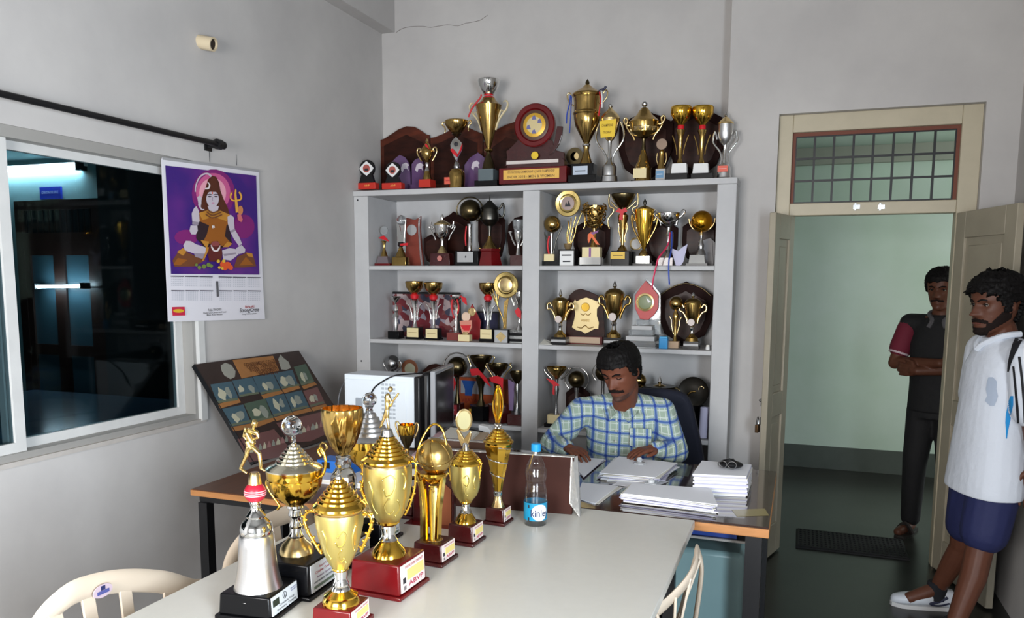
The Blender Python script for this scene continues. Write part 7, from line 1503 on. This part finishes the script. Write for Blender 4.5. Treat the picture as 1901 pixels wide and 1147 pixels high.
decal('yoke_stripe', KB, [(1890, 1908, 610), (1886, 1903, 624), (1880, 1894, 640), (1875, 1885, 658), (1872, 1878, 675), (1871, 1874, 690)])
decal('sleeve_stripe', KB, [(1880, 1884, 680), (1884, 1888, 720), (1887, 1892, 760), (1889, 1893, 785)])
decal('sleeve_stripe', KB, [(1890, 1895, 662), (1895, 1900, 700), (1899, 1904, 745), (1901, 1905, 785)])
decal('side_flash', CY, [(1877, 1882, 735), (1871, 1882, 752), (1867, 1878, 768), (1866, 1874, 785), (1867, 1871, 800), (1867, 1869, 814)])
decal('crest', CRS, [(1836, 1844, 700), (1833, 1851, 708), (1831, 1850, 722), (1833, 1853, 735), (1829, 1850, 744), (1838, 1846, 753)])
h2.hair(per2, .085, .25, 7, back=-.3, rough=.07, temple=-.1); h2.face(per2, SKIN2); h2.moustache(per2, -.24, -.185, .18); h2.beard(per2)
m = MB(); rnd = random.Random(9)
for i in range(60):
    a = radians(rnd.uniform(-60, 300)); z = rnd.uniform(.22, .48); p = head_pt(min(z, .49), a, .07); d = V((p.x*.4+rnd.uniform(-.2, .2), p.y*.4+.12+rnd.uniform(-.1, .1), rnd.uniform(-.14, .06)))*.5; m.cap(h2.w(p), h2.w(p+d*.45), .016*h2.H, .006*h2.H, 7)
build('hair_locks', m, HAIR, per2, ang=90)['kind'] = 'stuff'
build('lips', MB().tube(crv([h2.w((x, head_pt(-.27, x*3).y+.01, -.275-.1*x*x)) for x in (-.09, -.04, 0, .04, .09)], 3), .013*h2.H, 6), M('lip brown', (104, 58, 52), .45), per2)
SHW = M('white shoe leather', (206, 212, 220), .4); SHN = M('navy shoe trim', (40, 44, 66), .5)
def shoe(ank, dr, par):
    dr = V((dr[0], dr[1], 0)).normalized(); sd = V((dr.y, -dr.x, 0)); o = V((ank.x, ank.y, 0))
    body_ = MB(); rings = []
    for f_, w_, hgt in ((-.085, .025, .06), (-.07, .036, .085), (-.02, .038, .085), (.04, .04, .075), (.1, .046, .058), (.16, .045, .045), (.2, .03, .035), (.212, .012, .022)): rings.append((o+dr*f_+V((0, 0, .018+hgt/2)), sd*w_, V((0, 0, hgt/2+.002))))
    ringbody(body_, rings, 20); a = build('shoe', body_, SHW, par, ang=80)
    so = MB(); so.prism([o+dr*f_+sd*w_+V((0, 0, 0)) for f_, w_ in ((-.092, 0), (-.085, -.03), (0, -.041), (.1, -.05), (.17, -.047), (.21, -.02), (.216, 0), (.21, .02), (.17, .047), (.1, .05), (0, .041), (-.085, .03))], (0, 0, .02)); build('sole', so, M('shoe sole', (196, 196, 196), .5), par)
    st = MB()
    for s_ in (-1, 1): st.tube(crv([o+dr*-.04+sd*s_*.04+V((0, 0, .075)), o+dr*.0+sd*s_*.042+V((0, 0, .05)), o+dr*.04+sd*s_*.044+V((0, 0, .035)), o+dr*.0+sd*s_*.044+V((0, 0, .03)), o+dr*-.05+sd*s_*.04+V((0, 0, .045))]), .007, 6, flat=.6)
    build('shoe_stripe', st, SHN, par)
    lc = MB()
    for i in range(4): f_ = .04+i*.022; z = .1-i*.011; lc.tube([o+dr*f_-sd*.026+V((0, 0, z-.012)), o+dr*f_+V((0, 0, z-.002)), o+dr*f_+sd*.026+V((0, 0, z-.012))], .004, 6)
    build('laces', lc, M('lace white', (190, 194, 200), .6), par)
    build('sock', MB().lathe((ank.x, ank.y, .05), [(0, .046), (.05, .047), (.085, .046), (.09, .04)], 18), M('dark sock', (26, 28, 34), .85), par)
shoe(ankB, (-1, -.12), per2); shoe(ankF, (-1, -.35), per2)

# ---- man with crossed arms beyond the doorway
per3 = empty('person', (.85, 5.62, 0), 'man with crossed arms in a black and maroon polo standing beyond the doorway', 'person')
f3 = V((-.45, -1, 0)).normalized(); r3_ = V((f3.y, -f3.x, 0))
def a3(f_, r_, z): return V((.845, 5.62, z))+f3*f_+r3_*r_
h3 = Head(a3(.05, 0, 1.60), .25, (-.5, -1), pitch=radians(-10))
b = MB(); h3.skin(b); b.cap(h3.w((0, -.06, -.36)), a3(0, 0, 1.42), .056, .065)
ringbody(b, [(a3(0, 0, .85), r3_*.15, f3*.1), (a3(0, 0, 1.1), r3_*.14, f3*.095), (a3(0, 0, 1.3), r3_*.165, f3*.1), (a3(0, 0, 1.43), r3_*.1, f3*.07)])
sr, sl = a3(-.01, .19, 1.375), a3(-.01, -.19, 1.375); er, el = a3(.05, .25, 1.12), a3(.05, -.25, 1.12); wr, wl = a3(.2, -.06, 1.15), a3(.19, .07, 1.09)
for s_, e, w_, dn in ((sr, er, wr, -r3_), (sl, el, wl, r3_)):
    b.cap(a3(0, 0, 1.36), s_, .06, .052); b.cap(s_, e, .05, .043); b.cap(e, w_, .042, .028); hand(b, w_, w_+dn*.08+f3*-.03, V((0, 0, 1)), curl=.4)
for sd in (-1, 1): b.cap(a3(0, .08*sd, .85), a3(.02, .1*sd, .48), .08, .058); b.cap(a3(.02, .1*sd, .48), a3(0, .11*sd, .08), .054, .036); b.cap(a3(0, .11*sd, .05), a3(.15, .13*sd, .03), .036, .03)
remesh('body', b, SKIN2, per3, .006, 3)
s3 = MB(); PB = M('black polo', (20, 20, 23), .8, bump=(12, .4, .02)); PM_ = M('maroon sleeve', (104, 24, 44), .8)
ringbody(s3, [(a3(0, 0, .82), r3_*.17, f3*.125), (a3(0, 0, 1.0), r3_*.165, f3*.12), (a3(0, 0, 1.25), r3_*.18, f3*.12), (a3(0, 0, 1.38), r3_*.14, f3*.095), (a3(0, 0, 1.44), r3_*.07, f3*.07)])
for s_ in (sr, sl): s3.cap(a3(0, 0, 1.37), s_, .07, .068)
remesh('shirt', s3, PB, per3, .009, 5)
for s_, e in ((sr, er), (sl, el)):
    m = MB(); m.cap(s_+(e-s_)*.12, s_+(e-s_)*.62, .069, .07); build('sleeve', m, PM_, per3); d = (e-s_).normalized(); build('cuff', MB().lathe(s_+(e-s_)*.72, [(0, .066), (.0, .062), (.016, .062), (.016, .066)], 20, axis=d), M('pale cuff', (190, 170, 176), .8), per3)
m = MB()
for sd in (-1, 1): m.tube(crv([a3(-.03, sd*.07, 1.455), a3(.03, sd*.07, 1.44), a3(.085, sd*.035, 1.405), a3(.1, sd*.05, 1.36)], 4), .014, 8)
build('collar', m, M('grey collar', (86, 84, 88), .8), per3)
t3 = MB(); ringbody(t3, [(a3(0, 0, .78), r3_*.155, f3*.11), (a3(0, 0, .92), r3_*.15, f3*.105)])
for sd in (-1, 1): t3.cap(a3(0, .08*sd, .82), a3(.02, .1*sd, .48), .095, .075); t3.cap(a3(.02, .1*sd, .48), a3(0, .11*sd, .1), .074, .06)
remesh('trousers', t3, M('black trousers', (22, 22, 25), .8, bump=(14, .4, .02)), per3, .01, 4)
h3.hair(per3, .055, .25, 3); h3.face(per3, SKIN2); h3.moustache(per3)
for sd in (-1, 1):
    o = a3(0, .11*sd, 0); m = MB(); m.prism([o+f3*f_+r3_*w_ for f_, w_ in ((-.08, -.03), (.0, -.035), (.12, -.05), (.2, -.03), (.21, 0), (.2, .03), (.12, .05), (0, .035), (-.08, .03))], (0, 0, .018)); m.tube(crv([o+f3*.09-r3_*.048+V((0, 0, .015)), o+f3*.09+V((0, 0, .075)), o+f3*.09+r3_*.048+V((0, 0, .015))]), .012, 8, flat=1.6); build('sandal', m, M('dark sandal', (34, 28, 26), .6), per3)
